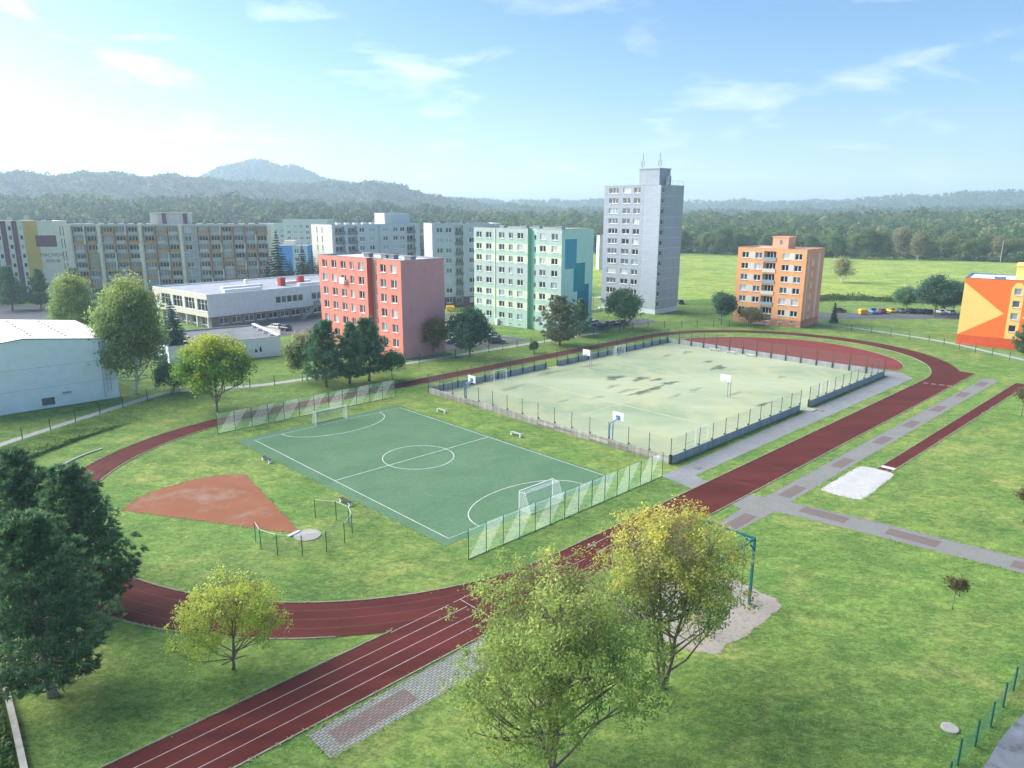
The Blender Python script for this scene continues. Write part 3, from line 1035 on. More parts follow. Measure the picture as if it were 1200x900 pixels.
def net_panel(lenn, z0, z1, mt):
    k = (round(lenn, 2), z0, z1, mt.name)
    if k not in net_cache:
        mb = MB()
        mb.face([(0.04, 0, z0), (lenn - 0.04, 0, z0), (lenn - 0.04, 0, z1), (0.04, 0, z1)])
        net_cache[k] = mb.mesh('netting', mt)
    return net_cache[k]


def court_side(p, q, n, mats, gate=()):
    p, q = np.array(p), np.array(q)
    L = np.linalg.norm(q - p)
    d = (q - p) / L
    rz = math.atan2(d[1], d[0])
    st = L / n
    for i in range(n + 1):
        a = p + d * st * i
        if i < n or True:
            link('post', post_me if mats[0] is M['concrete'] or (i % 2) else post_dk, court, (a[0], a[1], 0))
        link('stub_post', stub_me, court, (a[0] + (-d[1]) * 0.13, a[1] + d[0] * 0.13, 0), rz)
        if i == n or i in gate:
            continue
        for k, (zz, hh) in enumerate(((0.0, 0.34), (0.36, 0.34), (0.72, 0.34))):
            link('plank', plank(st, hh, mats[k] if mats[k] is not M['board_a'] else M[random.choice(['board_a', 'board_a', 'board_d', 'board_e'])]), court, (a[0], a[1], zz), rz)
        link('netting', net_panel(st, 1.1, 3.3, M['net_grey']), court, (a[0], a[1], 0), rz)


LU, LV = C1 - C0, D1 - D0
M['board_a'] = plain('board_tan', (0.30, 0.285, 0.25, 1), 0.9, 0.4, 1.2, grime=0.8)
M['board_d'] = plain('board_mossy', (0.20, 0.20, 0.17, 1), 0.9, 0.4, 1.2, grime=0.8)
M['board_e'] = plain('board_worn', (0.38, 0.365, 0.33, 1), 0.9, 0.4, 1.2, grime=0.8)
M['board_b'] = plain('board_blue_grey', (0.31, 0.335, 0.36, 1), 0.9, 0.25, 1.2, grime=0.5)  # bluish cast of the shaded court walls put into the board colour
M['board_c'] = plain('board_pale', (0.32, 0.33, 0.32, 1), 0.9, 0.25, 1.2, grime=0.7)
court_side((0, -LV), (LU, -LV), 22, (M['board_b'], M['board_b'], M['board_b']), gate=(11,))
court_side((LU, -LV), (LU, 0), 15, (M['board_c'], M['board_c'], M['board_b']))
court_side((LU, 0), (0, 0), 22, (M['board_b'], M['board_c'], M['board_b']), gate=(12,))
court_side((0, 0), (0, -LV), 15, (M['board_a'], M['board_a'], M['board_a']))

# basketball hoops
def hoop(u, v, face, label):
    t = thing('basketball_hoop', label, 'basketball hoop', S3(u, v, 0.03), UA if face > 0 else UA + math.pi, 'basketball hoops on the hard court')
    mb = MB(); mb.tube([(0, -0.25, 0), (0, -0.25, 2.6), (0.25, -0.12, 3.0)], [0.07, 0.07, 0.06], 8); mb.tube([(0, 0.25, 0), (0, 0.25, 2.6), (0.25, 0.12, 3.0)], [0.07, 0.07, 0.06], 8)
    mb.build('post', M['blue_paint' if u < 40 else 'steel'], t)
    mb = MB(); mb.bar((0.2, 0, 2.95), (1.35, 0, 3.25), 0.14); mb.bar((0.0, 0, 2.3), (1.3, 0, 3.1), 0.07)
    mb.build('arm', M['steel'], t)
    mb = MB(); mb.box(1.35, 1.40, -0.9, 0.9, 2.9, 4.05)
    bd = mb.build('backboard', M['white_paint'], t)
    mb = MB()
    for (y0, y1, z0, z1) in ((-0.3, 0.3, 3.05, 3.10), (-0.3, 0.3, 3.50, 3.55), (-0.3, -0.25, 3.1, 3.5), (0.25, 0.3, 3.1, 3.5)):
        mb.box(1.402, 1.408, y0, y1, z0, z1)
    mb.build('target_square', M['blue_paint'], bd)
    mb = MB(); mb.box(1.30, 1.348, -0.32, 0.32, 3.1, 3.62); mb.build('mounting_plate', M['blue_paint'], t)
    mb = MB()
    c = [(1.66 + 0.23 * math.cos(a), 0.23 * math.sin(a), 3.08) for a in np.linspace(0, 2 * math.pi, 13)]
    mb.tube(c, [0.014] * 13, 5, 0, False); mb.bar((1.4, 0, 3.08), (1.44, 0, 3.08), 0.1)
    mb.build('rim', M['red_paint'], t)
    return t


hoop(33.2, 33.6, 1, 'basketball hoop on blue posts beside the near corner of the court')
hoop(33.2, 4.2, 1, 'basketball hoop on blue posts at the left corner of the court')
hoop(66.4, 31.8, -1, 'basketball hoop standing alone in the middle of the hard court')
hoop(66.4, 2.4, -1, 'basketball hoop near the far wall, by the gap in it')


def goal(name, u, v, rz, w, h, d, label, net=True, group=None, mt=None, lowbar=None):
    t = thing(name, label, 'goal', S3(u, v, 0.03), rz, group)
    mt = mt or M['white_paint']
    mb = MB()
    mb.bar((-w / 2, 0, 0), (-w / 2, 0, h), 0.09); mb.bar((w / 2, 0, 0), (w / 2, 0, h), 0.09); mb.bar((-w / 2 - 0.045, 0, h + 0.03), (w / 2 + 0.045, 0, h + 0.03), 0.09)
    mb.build('goal_frame', mt, t)
    for s in (-1, 1):
        mb = MB(); mb.tube([(s * w / 2, 0.05, h), (s * w / 2, d * 0.55, h - 0.05), (s * w / 2, d, 0.05)], [0.025] * 3, 6)
        mb.build('stay', mt, t)
    mb = MB(); mb.bar((-w / 2, d, 0.05), (w / 2, d, 0.05), 0.06)
    mb.build('ground_bar', lowbar or mt, t)
    if net:
        mb = MB()
        mb.face([(-w / 2, d, 0.08), (w / 2, d, 0.08), (w / 2, d * 0.55, h - 0.08), (-w / 2, d * 0.55, h - 0.08)])
        mb.face([(-w / 2, d * 0.55, h - 0.08), (w / 2, d * 0.55, h - 0.08), (w / 2, 0.05, h - 0.02), (-w / 2, 0.05, h - 0.02)])
        for s in (-1, 1):
            mb.face([(s * w / 2, 0.05, 0.05), (s * w / 2, d, 0.08), (s * w / 2, d * 0.55, h - 0.08), (s * w / 2, 0.05, h - 0.02)])
        mb.build('net', M['goal_net'], t)
    return t


goal('football_goal', 11.8, 40.7, UA + math.pi, 5.0, 2.1, 1.6, 'white football goal with net by the near striped ball-stop fence', True, None, None, M['green_paint'])
goal('football_goal', 11.6, 0.0, UA, 5.0, 2.1, 1.2, 'white football goal at the far end of the green pitch', True, None, None, M['green_paint'])
goal('handball_goal', 42.6, 41.4, UA + math.pi, 3.0, 2.0, 0.9, 'slim white goal frame by the near right wall of the court', False)
goal('handball_goal', 47.0, -2.4, UA, 3.0, 2.0, 0.9, 'white goal against the far wall left of the gap', False)
goal('handball_goal', 82.0, -2.4, UA, 3.0, 2.0, 0.9, 'white goal against the far wall near its right end', True)
goal('handball_goal', 81.0, 41.4, UA + math.pi, 3.0, 2.0, 0.9, 'white goal frame beside the court gate', False)

# benches beside the court's far end wall
for k, v in enumerate((9.0, 13.0, 17.5)):
    t = thing('court_bench', ['leftmost', 'middle', 'rightmost'][k] + ' white bench along the end wall of the hard court', 'bench', S3(100.6, v, 0.03), UA + R(90), 'benches at the court end wall')
    mb = MB(); mb.box(-1.1, 1.1, -0.18, 0.18, 0.42, 0.48); mb.build('seat', M['white_paint'], t)
    for s in (-0.9, 0.9):
        mb = MB(); mb.box(s - 0.04, s + 0.04, -0.16, 0.16, 0, 0.42); mb.build('leg', M['steel'], t)

# doorstep at the court gate
mb = MB(); mb.box(-0.9, 0.9, -0.7, 0.7, 0, 0.12)
tag(mb.build('gate_step', M['concrete'], None, S3(C0 + LU * 11.5 / 22, 44.4), UA), 'pale concrete step at the gate of the hard court', 'step')
mb = MB(); mb.box(-0.45, 0.45, -0.35, 0.35, 0, 0.05)
tag(mb.build('drain_cover', M['concrete_dark'], None, S3(69.6, 45.7, 0.01), UA), 'dark drain cover in the path near the court gate', 'drain')
mb = MB(); mb.box(-0.45, 0.45, -0.35, 0.35, 0, 0.05)
tag(mb.build('drain_cover', M['concrete_dark'], None, S3(33.6, 46.4, 0.01), UA), 'dark drain cover in the path by the near court corner', 'drain')


# ball-stop fences: striped netting on green posts
def stop_fence(u0, v0, u1, v1, n, h, label):
    L = math.hypot(u1 - u0, v1 - v0)
    t = thing('ball_stop_fence', label, 'fence', S3(u0, v0), UA - math.atan2(v1 - v0, u1 - u0))
    mb = MB(); mb.tube([(0, 0, 0), (0, 0, h)], [0.04, 0.04], 6)
    pm = mb.mesh('post', M['green_paint'])
    for i in range(n + 1):
        link('post', pm, t, (L * i / n, 0, 0))
    mb = MB(); mb.face([(0.0, 0.045, 0.05), (L, 0.045, 0.05), (L, 0.045, h - 0.03), (0, 0.045, h - 0.03)])
    mb.build('striped_net', M['stop_net'], t)
    mb = MB(); mb.bar((0, 0.05, 0.04), (L, 0.05, 0.04), 0.05); mb.bar((0, 0.05, h - 0.02), (L, 0.05, h - 0.02), 0.025)
    mb.build('cable', M['green_paint'], t)
    return t


stop_fence(-1.4, 45.2, 28.0, 45.2, 14, 3.0, 'striped white and green ball-stop fence between pitch and near track')
stop_fence(-2.4, -6.0, 26.8, -6.0, 12, 2.9, 'striped white ball-stop fence behind the far goal')

# discus cage
cage = thing('throwing_cage', 'low curved wire cage on green posts round the throwing circle', 'cage', S3(-9.6, 31.2), UA)
cp = [(-6.7, 28.0), (-5.4, 29.8), (-5.2, 31.8), (-5.9, 33.5), (-7.5, 34.8), (-9.6, 35.2), (-11.6, 34.5), (-13.1, 32.8), (-13.7, 30.8), (-13.3, 28.9)]
mb = MB(); mb.tube([(0, 0, 0), (0, 0, 2.0)], [0.04, 0.04], 6)
pm = mb.mesh('post', M['green_paint'])
for i, (u, v) in enumerate(cp):
    x, y = u + 9.6, -(v - 31.2)
    link('post', pm, cage, (x, y, 0))
    if i:
        x0, y0 = cp[i - 1][0] + 9.6, -(cp[i - 1][1] - 31.2)
        L = math.hypot(x - x0, y - y0)
        rz = math.atan2(y - y0, x - x0)
        link('netting', net_panel(L, 0.05, 1.9, M['net_green']), cage, (x0, y0, 0), rz)
mb = MB(); mb.tube([(cp[i][0] + 9.6, -(cp[i][1] - 31.2), 1.97) for i in range(len(cp))], [0.018] * len(cp), 5)
mb.build('top_rail', M['white_paint'], cage)
mb = MB(); mb.tube([(0, 0, 0), (0, 0, 0.05)], [1.25, 1.25], 32)
tag(mb.build('throwing_circle', M['concrete'], None, S3(-9.2, 31.0, 0.01)), 'round pale concrete throwing circle inside the wire cage', 'circle')
mb = MB(); mb.box(-0.7, 0.7, -0.14, 0.14, 0.0, 0.09)
tag(mb.build('toe_board', M['white_paint'], None, S3(-10.0, 29.9, 0.05), UA + R(15)), 'short white toe board at the edge of the throwing circle', 'toe board')


# pitch-side benches
def bench(u, v, rz, label, seat):
    t = thing('bench', label, 'bench', S3(u, v), rz)
    for k in range(3):
        mb = MB(); mb.box(-0.95, 0.95, -0.22 + k * 0.155, -0.09 + k * 0.155, 0.42, 0.47); mb.build('slat', M[seat], t)
    for s in (-0.85, 0.85):
        mb = MB()
        mb.box(s - 0.07, s + 0.07, -0.24, 0.24, 0.0, 0.10); mb.box(s - 0.06, s + 0.06, -0.14, 0.14, 0.10, 0.30); mb.box(s - 0.07, s + 0.07, -0.24, 0.24, 0.30, 0.42)
        mb.build('leg', M['white_wall'], t)


bench(-2.6, 9.0, UA + R(90), 'dark slatted bench with white ends left of the pitch, farther one', 'dark_wood')
bench(-2.6, 27.0, UA + R(90), 'dark slatted bench with white ends left of the pitch, near the cage', 'dark_wood')
bench(26.6, 6.4, UA + R(90), 'pale slatted bench between pitch and court, farther one', 'wood')
bench(26.6, 22.6, UA + R(90), 'pale slatted bench between pitch and court, nearer one', 'wood')

# climbing frame
fr = thing('climbing_frame', 'tall teal metal frame with braced corners standing in the gravel bed', 'climbing frame', S3(9.7, 65.9), UA)
FW, FH = 6.2, 5.5
for (x, y) in ((0, 0), (-FW, 0), (0, FW), (-FW, FW)):
    mb = MB(); mb.bar((0, 0, 0), (0, 0, FH), 0.17); mb.build('post', M['teal_paint'], fr, (x, y, 0))
for (a, b) in (((0, 0), (-FW, 0)), ((0, 0), (0, FW)), ((-FW, FW), (-FW, 0)), ((-FW, FW), (0, FW))):
    mb = MB(); mb.bar((a[0], a[1], FH + 0.09), (b[0], b[1], FH + 0.09), 0.17, 0.16); mb.build('beam', M['teal_paint'], fr)
    dx, dy = (b[0] - a[0]) / FW, (b[1] - a[1]) / FW
    for (p, s) in ((a, 1), (b, -1)):
        mb = MB(); mb.bar((p[0] + s * dx * 0.85, p[1] + s * dy * 0.85, FH), (p[0], p[1], FH - 0.85), 0.10); mb.build('brace', M['teal_paint'], fr)
for k in range(3):
    mb = MB(); mb.tube([(0, 0, 0.6), (0.03, 0, 2.5), (0, 0, FH)], [0.02] * 3, 5); mb.build('rope', M['fence_dark'], fr, (-1.5 - 1.5 * k, 0, 0))


# perimeter fence: green wire mesh on dark posts, along the footpath behind the track and round to the right
def wire_fence(name, label, pts, spacing, h, netm, postm, rail=True):
    P = [np.array(p, float) for p in catmull(pts, 10)]
    acc, out, last = 0.0, [P[0]], P[0]
    for a, b in zip(P[:-1], P[1:]):
        acc += np.linalg.norm(b - a)
        if acc >= spacing:
            out.append(b); acc = 0.0
    t = thing(name, label, 'fence', (out[0][0], out[0][1], 0))
    mb = MB(); mb.tube([(0, 0, 0), (0, 0, h)], [0.06, 0.06], 6)
    pm = mb.mesh('post', postm)
    o0 = out[0]
    for i, p in enumerate(out):
        link('post', pm, t, (p[0] - o0[0], p[1] - o0[1], 0))
        if i:
            q = out[i - 1]
            L = np.linalg.norm(p - q)
            rz = math.atan2(p[1] - q[1], p[0] - q[0])
            link('netting', net_panel(round(L, 1), 0.05, h - 0.1, netm), t, (q[0] - o0[0], q[1] - o0[1], 0), rz)
    return t


wire_fence('perimeter_fence', 'long wire fence on dark posts behind the track, along the pale footpath',
           [S(-48, -6), S(-34, -13.4), S(-23.3, -19.9), S(-14.2, -25.1), S(-5, -30.2), S(2.2, -32.4), S(9, -29), S(16, -26.6), S(30, -25.3), S(47, -24.2), S(60, -23.8), S(80, -22.8), S(100, -21.6), S(113, -20), S(123, -14), S(133, -6.0)], 3.9, 1.9, M['net_green'], M['fence_dark'])
wire_fence('perimeter_fence', 'wire fence on dark posts bending past the orange block to the right edge',
           [S(133, -6.0), S(142, 2), S(149, 14), S(150.0, 26), S(146, 38), S(140, 50), S(133.5, 62), S(128, 74), S(124, 86)], 3.9, 1.9, M['net_green'], M['fence_dark'])
wire_fence('roadside_fence', 'green wire fence beside the wet road in the near right corner', [(23.31, 32.31), (24.88, 34.02), (27.01, 35.68), (29.46, 37.78), (32.00, 40.17), (36.06, 43.60), (42.31, 48.37)], 2.3, 1.75, M['net_near'], M['green_paint'])


# ------------------------------------------------------------------ buildings
def wall_side(mb, p0, p1, z0, z1, holes=(), depth=0.22, mfn=None, cs=(), cz=(), reveal=0):
    """one wall from p0 to p1 (outside to the right of the direction), with real openings and reveals"""
    p0, p1 = np.array(p0, float), np.array(p1, float)
    W = np.linalg.norm(p1 - p0)
    d = (p1 - p0) / W
    n = np.array([d[1], -d[0]])
    xs = sorted(set([0.0, W] + [round(h[0], 4) for h in holes] + [round(h[0] + h[2], 4) for h in holes] + [c for c in cs if 0 < c < W]))
    zs = sorted(set([z0, z1] + [round(h[1], 4) for h in holes] + [round(h[1] + h[3], 4) for h in holes] + [c for c in cz if z0 < c < z1]))
    P = lambda s, z, k=0.0: (p0[0] + d[0] * s - n[0] * k, p0[1] + d[1] * s - n[1] * k, z)
    for i in range(len(xs) - 1):
        xm = (xs[i] + xs[i + 1]) / 2
        for j in range(len(zs) - 1):
            zm = (zs[j] + zs[j + 1]) / 2
            if any(h[0] < xm < h[0] + h[2] and h[1] < zm < h[1] + h[3] for h in holes):
                continue
            mb.face([P(xs[i], zs[j]), P(xs[i + 1], zs[j]), P(xs[i + 1], zs[j + 1]), P(xs[i], zs[j + 1])], mfn(xm, zm) if mfn else 0)
    for h in holes:
        dp = h[4] if len(h) > 4 and h[4] else depth
        x0, x1, a, b = h[0], h[0] + h[2], h[1], h[1] + h[3]
        mi = reveal
        mb.face([P(x0, a), P(x0, a, dp), P(x0, b, dp), P(x0, b)][::-1], mi)
        mb.face([P(x1, a), P(x1, b), P(x1, b, dp), P(x1, a, dp)][::-1], mi)
        mb.face([P(x0, b), P(x0, b, dp), P(x1, b, dp), P(x1, b)][::-1], mi)
        mb.face([P(x0, a), P(x1, a), P(x1, a, dp), P(x0, a, dp)][::-1], mi)
    return d, n


win_cache = {}
PANES = ['pane_dark', 'pane_dark', 'pane_dark', 'pane_mid', 'pane_mid', 'pane_pale', 'pane_blue']


def window_meshes(w, h, cols, frame='frame_white', split=False):
    k = (round(w, 2), round(h, 2), cols, frame, split)
    if k in win_cache:
        return win_cache[k]
    mb = MB()
    t = 0.10
    mb.box(0, w, 0, 0.07, 0, t); mb.box(0, w, 0, 0.07, h - t, h)
    mb.box(0, t, 0, 0.07, t, h - t); mb.box(w - t, w, 0, 0.07, t, h - t)
    for c in range(1, cols):
        x = w * c / cols
        mb.box(x - 0.08, x + 0.08, 0, 0.07, t, h - t)
    if split:
        mb.box(t, w - t, 0.005, 0.065, h * 0.62, h * 0.62 + 0.06)
    mb.box(-0.06, w + 0.06, -0.32, 0.0, -0.11, -0.005)          # sill
    fm = mb.mesh('window', M[frame])
    mb = MB()
    mb.face([(t, 0.045, t), (w - t, 0.045, t), (w - t, 0.045, h - t), (t, 0.045, h - t)])
    pm = {}
    for p in set(PANES):
        pm[p] = mb.mesh('pane', M[p])
    win_cache[k] = (fm, pm)
    return win_cache[k]


def put_windows(root, p0, p1, holes, cols=2, depth=0.22, frame='frame_white', panes=None, split=False):
    p0, p1 = np.array(p0, float), np.array(p1, float)
    d = (p1 - p0) / np.linalg.norm(p1 - p0)
    n = np.array([d[1], -d[0]])
    rz = math.atan2(d[1], d[0])
    for h in holes:
        dp = (h[4] if len(h) > 4 and h[4] else depth) - 0.06
        cc = h[5] if len(h) > 5 else cols
        fm, pm = window_meshes(h[2], h[3], cc, frame, split)
        q = p0 + d * h[0] - n * dp
        o = link('window', fm, root, (q[0], q[1], h[1]), rz)
        link('pane', pm[random.choice(panes or PANES)], o, (0, 0, 0), 0)


def flat_roof(root, outline, z, mt, par=0.35, pm=None, name='roof'):
    mb = MB()
    mb.face([(x, y, z - par) for x, y in outline])
    r = mb.build(name, mt, root)
    mb = MB()
    m = len(outline)
    for i in range(m):
        a, b = np.array(outline[i], float), np.array(outline[(i + 1) % m], float)
        d = (b - a) / np.linalg.norm(b - a)
        nn = np.array([d[1], -d[0]])
        a2, b2 = a - d * 0.0, b + d * 0.0
        k = nn * 0.05
        i2 = nn * -0.25
        mb.face([(*(a2 + k), z - 0.02), (*(b2 + k), z - 0.02), (*(b2 + k), z + 0.06), (*(a2 + k), z + 0.06)])
        mb.face([(*(a2 + k), z + 0.06), (*(b2 + k), z + 0.06), (*(b2 + i2), z + 0.06), (*(a2 + i2), z + 0.06)])
        mb.face([(*(b2 + i2), z + 0.06), (*(b2 + i2), z - par), (*(a2 + i2), z - par), (*(a2 + i2), z + 0.06)])
        mb.face([(*(a2), z - 0.02), (*(b2), z - 0.02), (*(b2 + k), z - 0.02), (*(a2 + k), z - 0.02)][::-1])
    mb.build('parapet', pm or M['pale_roof'], r)
    return r


def roof_vents(root, pts, z, mt='concrete_dark'):
    for (x, y, s) in pts:
        mb = MB(); mb.box(-s, s, -s * 0.7, s * 0.7, 0, 0.7); mb.box(-s * 1.15, s * 1.15, -s * 0.85, s * 0.85, 0.72, 0.84)
        mb.build('roof_vent', M[mt], root, (x, y, z))


def base_band(root, pts, z1, mt):
    pass


# ---- red block: six floors, recessed stair strip
RED_A, RED_W, RED_D, RED_H = R(-42), 28.6, 11.6, 20.0
M['red_wall'] = plain('red_plaster', (0.78, 0.255, 0.195, 1), 0.85, 0.05, 0.7, grime=0.22)
M['red_gable'] = plain('pink_plaster', (0.70, 0.315, 0.325, 1), 0.85, 0.05, 0.5, grime=0.20)
M['red_shade'] = plain('red_plaster_shade', (0.42, 0.130, 0.110, 1), 0.85, 0.06, 0.7)  # recess side walls: their shade is put into a darker colour
M['red_pale'] = plain('pale_pink_plaster', (0.60, 0.36, 0.33, 1), 0.85, 0.06, 0.7)
near = np.array((-22.1, 144.0))
lc = near - np.array((math.cos(RED_A), math.sin(RED_A))) * RED_W
red = thing('apartment_block', 'salmon red six-storey apartment block with plain pink end wall', 'building', (lc[0], lc[1], 0), RED_A)
mb = MB()
za, zb, rx0, rx1, rd = 1.7, 3.0, 17.6, 20.9, 1.35
hl = [(x - w / 2, za + zb * f + 0.7, w, 1.65, 0, c) for f in range(6) for (x, w, c) in ((2.3, 1.8, 2), (5.8, 1.8, 2), (9.2, 1.8, 2), (12.3, 1.3, 2), (15.5, 1.8, 2))]
hs = [(1.25, za + zb * f + 1.6 - 1.3 * (f == 0), 1.0, 1.45, 0, 1) for f in range(6)]
hr = [(x - rx1 - 0.9, za + zb * f + 0.7, 1.8, 1.65, 0, 2) for f in range(6) for x in (22.9, 26.3)]
bl = [(x - 0.45, 0.75, 0.9, 0.5, 0, 1) for x in (2.3, 5.8, 9.2, 12.3, 15.5)]
br_ = [(x - rx1 - 0.45, 0.75, 0.9, 0.5, 0, 1) for x in (22.9, 26.3)]
S1 = ((0, 0), (rx0, 0)); S2 = ((rx0, rd), (rx1, rd)); S3_ = ((rx1, 0), (RED_W, 0))
wall_side(mb, *S1, 0, RED_H, hl + bl)
wall_side(mb, (rx0, 0), (rx0, rd), 0, RED_H, mfn=lambda s, z: 2)
wall_side(mb, *S2, 0, RED_H, hs, mfn=lambda s, z: 3)
wall_side(mb, (rx1, rd), (rx1, 0), 0, RED_H, mfn=lambda s, z: 2)
wall_side(mb, *S3_, 0, RED_H, hr + br_)
wall_side(mb, (RED_W, 0), (RED_W, RED_D), 0, RED_H, mfn=lambda s, z: 1)
wall_side(mb, (RED_W, RED_D), (0, RED_D), 0, RED_H)
wall_side(mb, (0, RED_D), (0, 0), 0, RED_H, mfn=lambda s, z: 1)
mb.build('wall', [M['red_wall'], M['red_gable'], M['red_shade'], M['red_pale']], red)
for sd, hh in ((S1, hl), (S2, hs), (S3_, hr), (S1, bl), (S3_, br_)):
    put_windows(red, *sd, hh)
flat_roof(red, [(0, 0), (rx0, 0), (rx0, rd), (rx1, rd), (rx1, 0), (RED_W, 0), (RED_W, RED_D), (0, RED_D)], RED_H, M['pale_roof'], 0.3, M['grey_roof'])
roof_vents(red, [(11, 5.5, 0.9), (17.0, 5.5, 0.9), (19.6, 5.5, 0.9), (25.6, 5.0, 1.0)], RED_H - 0.3)
mb = MB(); mb.box(6.6 + 2, 8.3 + 2, -0.75, -0.02, 14.2, 14.9); mb.box(8.6, 10.3, -0.78, -0.70, 14.9, 15.6)
mb.build('drying_rack', M['white_paint'], red)
mb = MB(); mb.box(rx0 + 0.6, rx1 - 0.4, -1.2, rd - 0.02, 2.75, 2.95); mb.build('porch_roof', M['concrete'], red)
mb = MB(); mb.box(rx0 + 0.9, rx0 + 2.3, rd - 0.03, rd + 0.03, 0.3, 2.5); mb.build('door', M['concrete_dark'], red)

# ---- green block: eight floors, banded, stepped teal rectangles on its end wall
GR_A, GR_W, GR_D, GR_H = R(-41), 29.5, 13.4, 25.3
M['mint'] = plain('mint_plaster', (0.40, 0.56, 0.48, 1), 0.85, 0.05, 0.7, grime=0.20)
M['mint_grey'] = plain('grey_mint_plaster', (0.43, 0.53, 0.50, 1), 0.85, 0.05, 0.7, grime=0.22)
M['cream_band'] = plain('cream_band', (0.64, 0.73, 0.54, 1), 0.85, 0.05, 0.7, grime=0.16)
M['mint_shade'] = plain('mint_plaster_shade', (0.20, 0.44, 0.31, 1), 0.85, 0.05, 0.7)  # sides of the stair recess, shade painted in as deeper green
M['mint_light'] = plain('light_mint', (0.54, 0.82, 0.72, 1), 0.85, 0.04, 0.5, grime=0.16)
M['teal_1'] = plain('teal_block_blue', (0.07, 0.36, 0.47, 1), 0.8, 0.05, 0.6)
M['teal_2'] = plain('teal_block_green', (0.025, 0.31, 0.32, 1), 0.8, 0.05, 0.6)
M['teal_3'] = plain('teal_block_dark', (0.03, 0.22, 0.33, 1), 0.8, 0.05, 0.6)
near = np.array((11.9, 177.2))
lc = near - np.array((math.cos(GR_A), math.sin(GR_A))) * GR_W
gre = thing('apartment_block', 'pale green eight-storey apartment block with teal rectangles on its end wall', 'building', (lc[0], lc[1], 0), GR_A)
za, zb, rx0, rx1, rd = 1.3, 2.95, 18.8, 21.5, 1.3
xs = (1.9, 5.4, 10.0, 13.1, 16.3)
hl = [(x - w / 2, za + zb * f + 0.75, w, 1.5, 0, 2) for f in range(8) for x, w in zip(xs, (1.9, 1.9, 1.9, 1.3, 1.9))]
hs = [(1.0, za + zb * f + 0.5, 0.75, 1.3, 0, 1) for f in range(8)]
hr = [(x - rx1 - 0.95, za + zb * f + 0.75, 1.9, 1.5, 0, 2) for f in range(8) for x in (23.6, 27.3)]
bl = [(x - 0.45, 0.45, 0.9, 0.45, 0, 1) for x in xs]


def gband(s, z):
    f = int((z - za) // zb)
    inwin = za + zb * f + 0.45 < z < za + zb * f + 2.45
    if z < za:
        return 0
    if f in (1, 2, 5, 6) and inwin:
        return 2
    return 1 if f in (3, 4, 7) else 0


czs = [za + zb * f + k for f in range(8) for k in (0.45, 2.45)] + [za]
S1 = ((0, 0), (rx0, 0)); S2 = ((rx0, rd), (rx1, rd)); S3_ = ((rx1, 0), (GR_W, 0))
mb = MB()
wall_side(mb, *S1, 0, GR_H, hl + bl, mfn=gband, cz=czs)
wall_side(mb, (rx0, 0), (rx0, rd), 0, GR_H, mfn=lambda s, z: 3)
wall_side(mb, *S2, 0, GR_H, hs, mfn=lambda s, z: 4)
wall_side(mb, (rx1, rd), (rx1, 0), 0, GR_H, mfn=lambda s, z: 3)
wall_side(mb, *S3_, 0, GR_H, hr, mfn=gband, cz=czs)


def ggable(s, z):
    t, k = s / GR_D, z / GR_H
    if 0.10 < t < 0.46 and 0.62 < k < 0.905:
        return 5
    if 0.38 < t < 0.74 and 0.39 < k < 0.67 and not (t < 0.46 and k > 0.62):
        return 6
    if 0.51 < t < 0.88 and 0.12 < k < 0.455 and not (t < 0.74 and k > 0.39):
        return 7
    return 8


wall_side(mb, (GR_W, 0), (GR_W, GR_D), 0, GR_H, mfn=ggable, cs=[k * GR_D for k in (.10, .38, .46, .51, .74, .88)], cz=[k * GR_H for k in (.12, .39, .455, .62, .67, .905)])
wall_side(mb, (GR_W, GR_D), (0, GR_D), 0, GR_H)
wall_side(mb, (0, GR_D), (0, 0), 0, GR_H)
mb.build('wall', [M['mint'], M['mint_grey'], M['cream_band'], M['mint_shade'], M['mint_light'], M['teal_1'], M['teal_2'], M['teal_3'], M['mint_light']], gre)
for sd, hh in ((S1, hl), (S2, hs), (S3_, hr), (S1, bl)):
    put_windows(gre, *sd, hh)
mb = MB(); mb.box(7.55, 7.80, -0.14, -0.005, 0.0, GR_H - 0.2); mb.build('down_strip', M['cream_band'], gre)
flat_roof(gre, [(0, 0), (rx0, 0), (rx0, rd), (rx1, rd), (rx1, 0), (GR_W, 0), (GR_W, GR_D), (0, GR_D)], GR_H, M['pale_roof'], 0.3, M['grey_roof'])
roof_vents(gre, [(6, 5, 0.8), (14.2, 4.5, 0.9), (18.5, 4.5, 0.9), (25.5, 4.5, 1.0)], GR_H - 0.3, 'grey_roof')
mb = MB(); mb.tube([(16.6, 5, GR_H), (16.6, 5, GR_H + 1.9)], [0.04, 0.03], 5); mb.build('aerial', M['steel'], gre)
mb = MB(); mb.box(8.4, 9.1, -0.8, -0.1, 0.0, 1.6); mb.build('meter_box', M['white_wall'], gre)

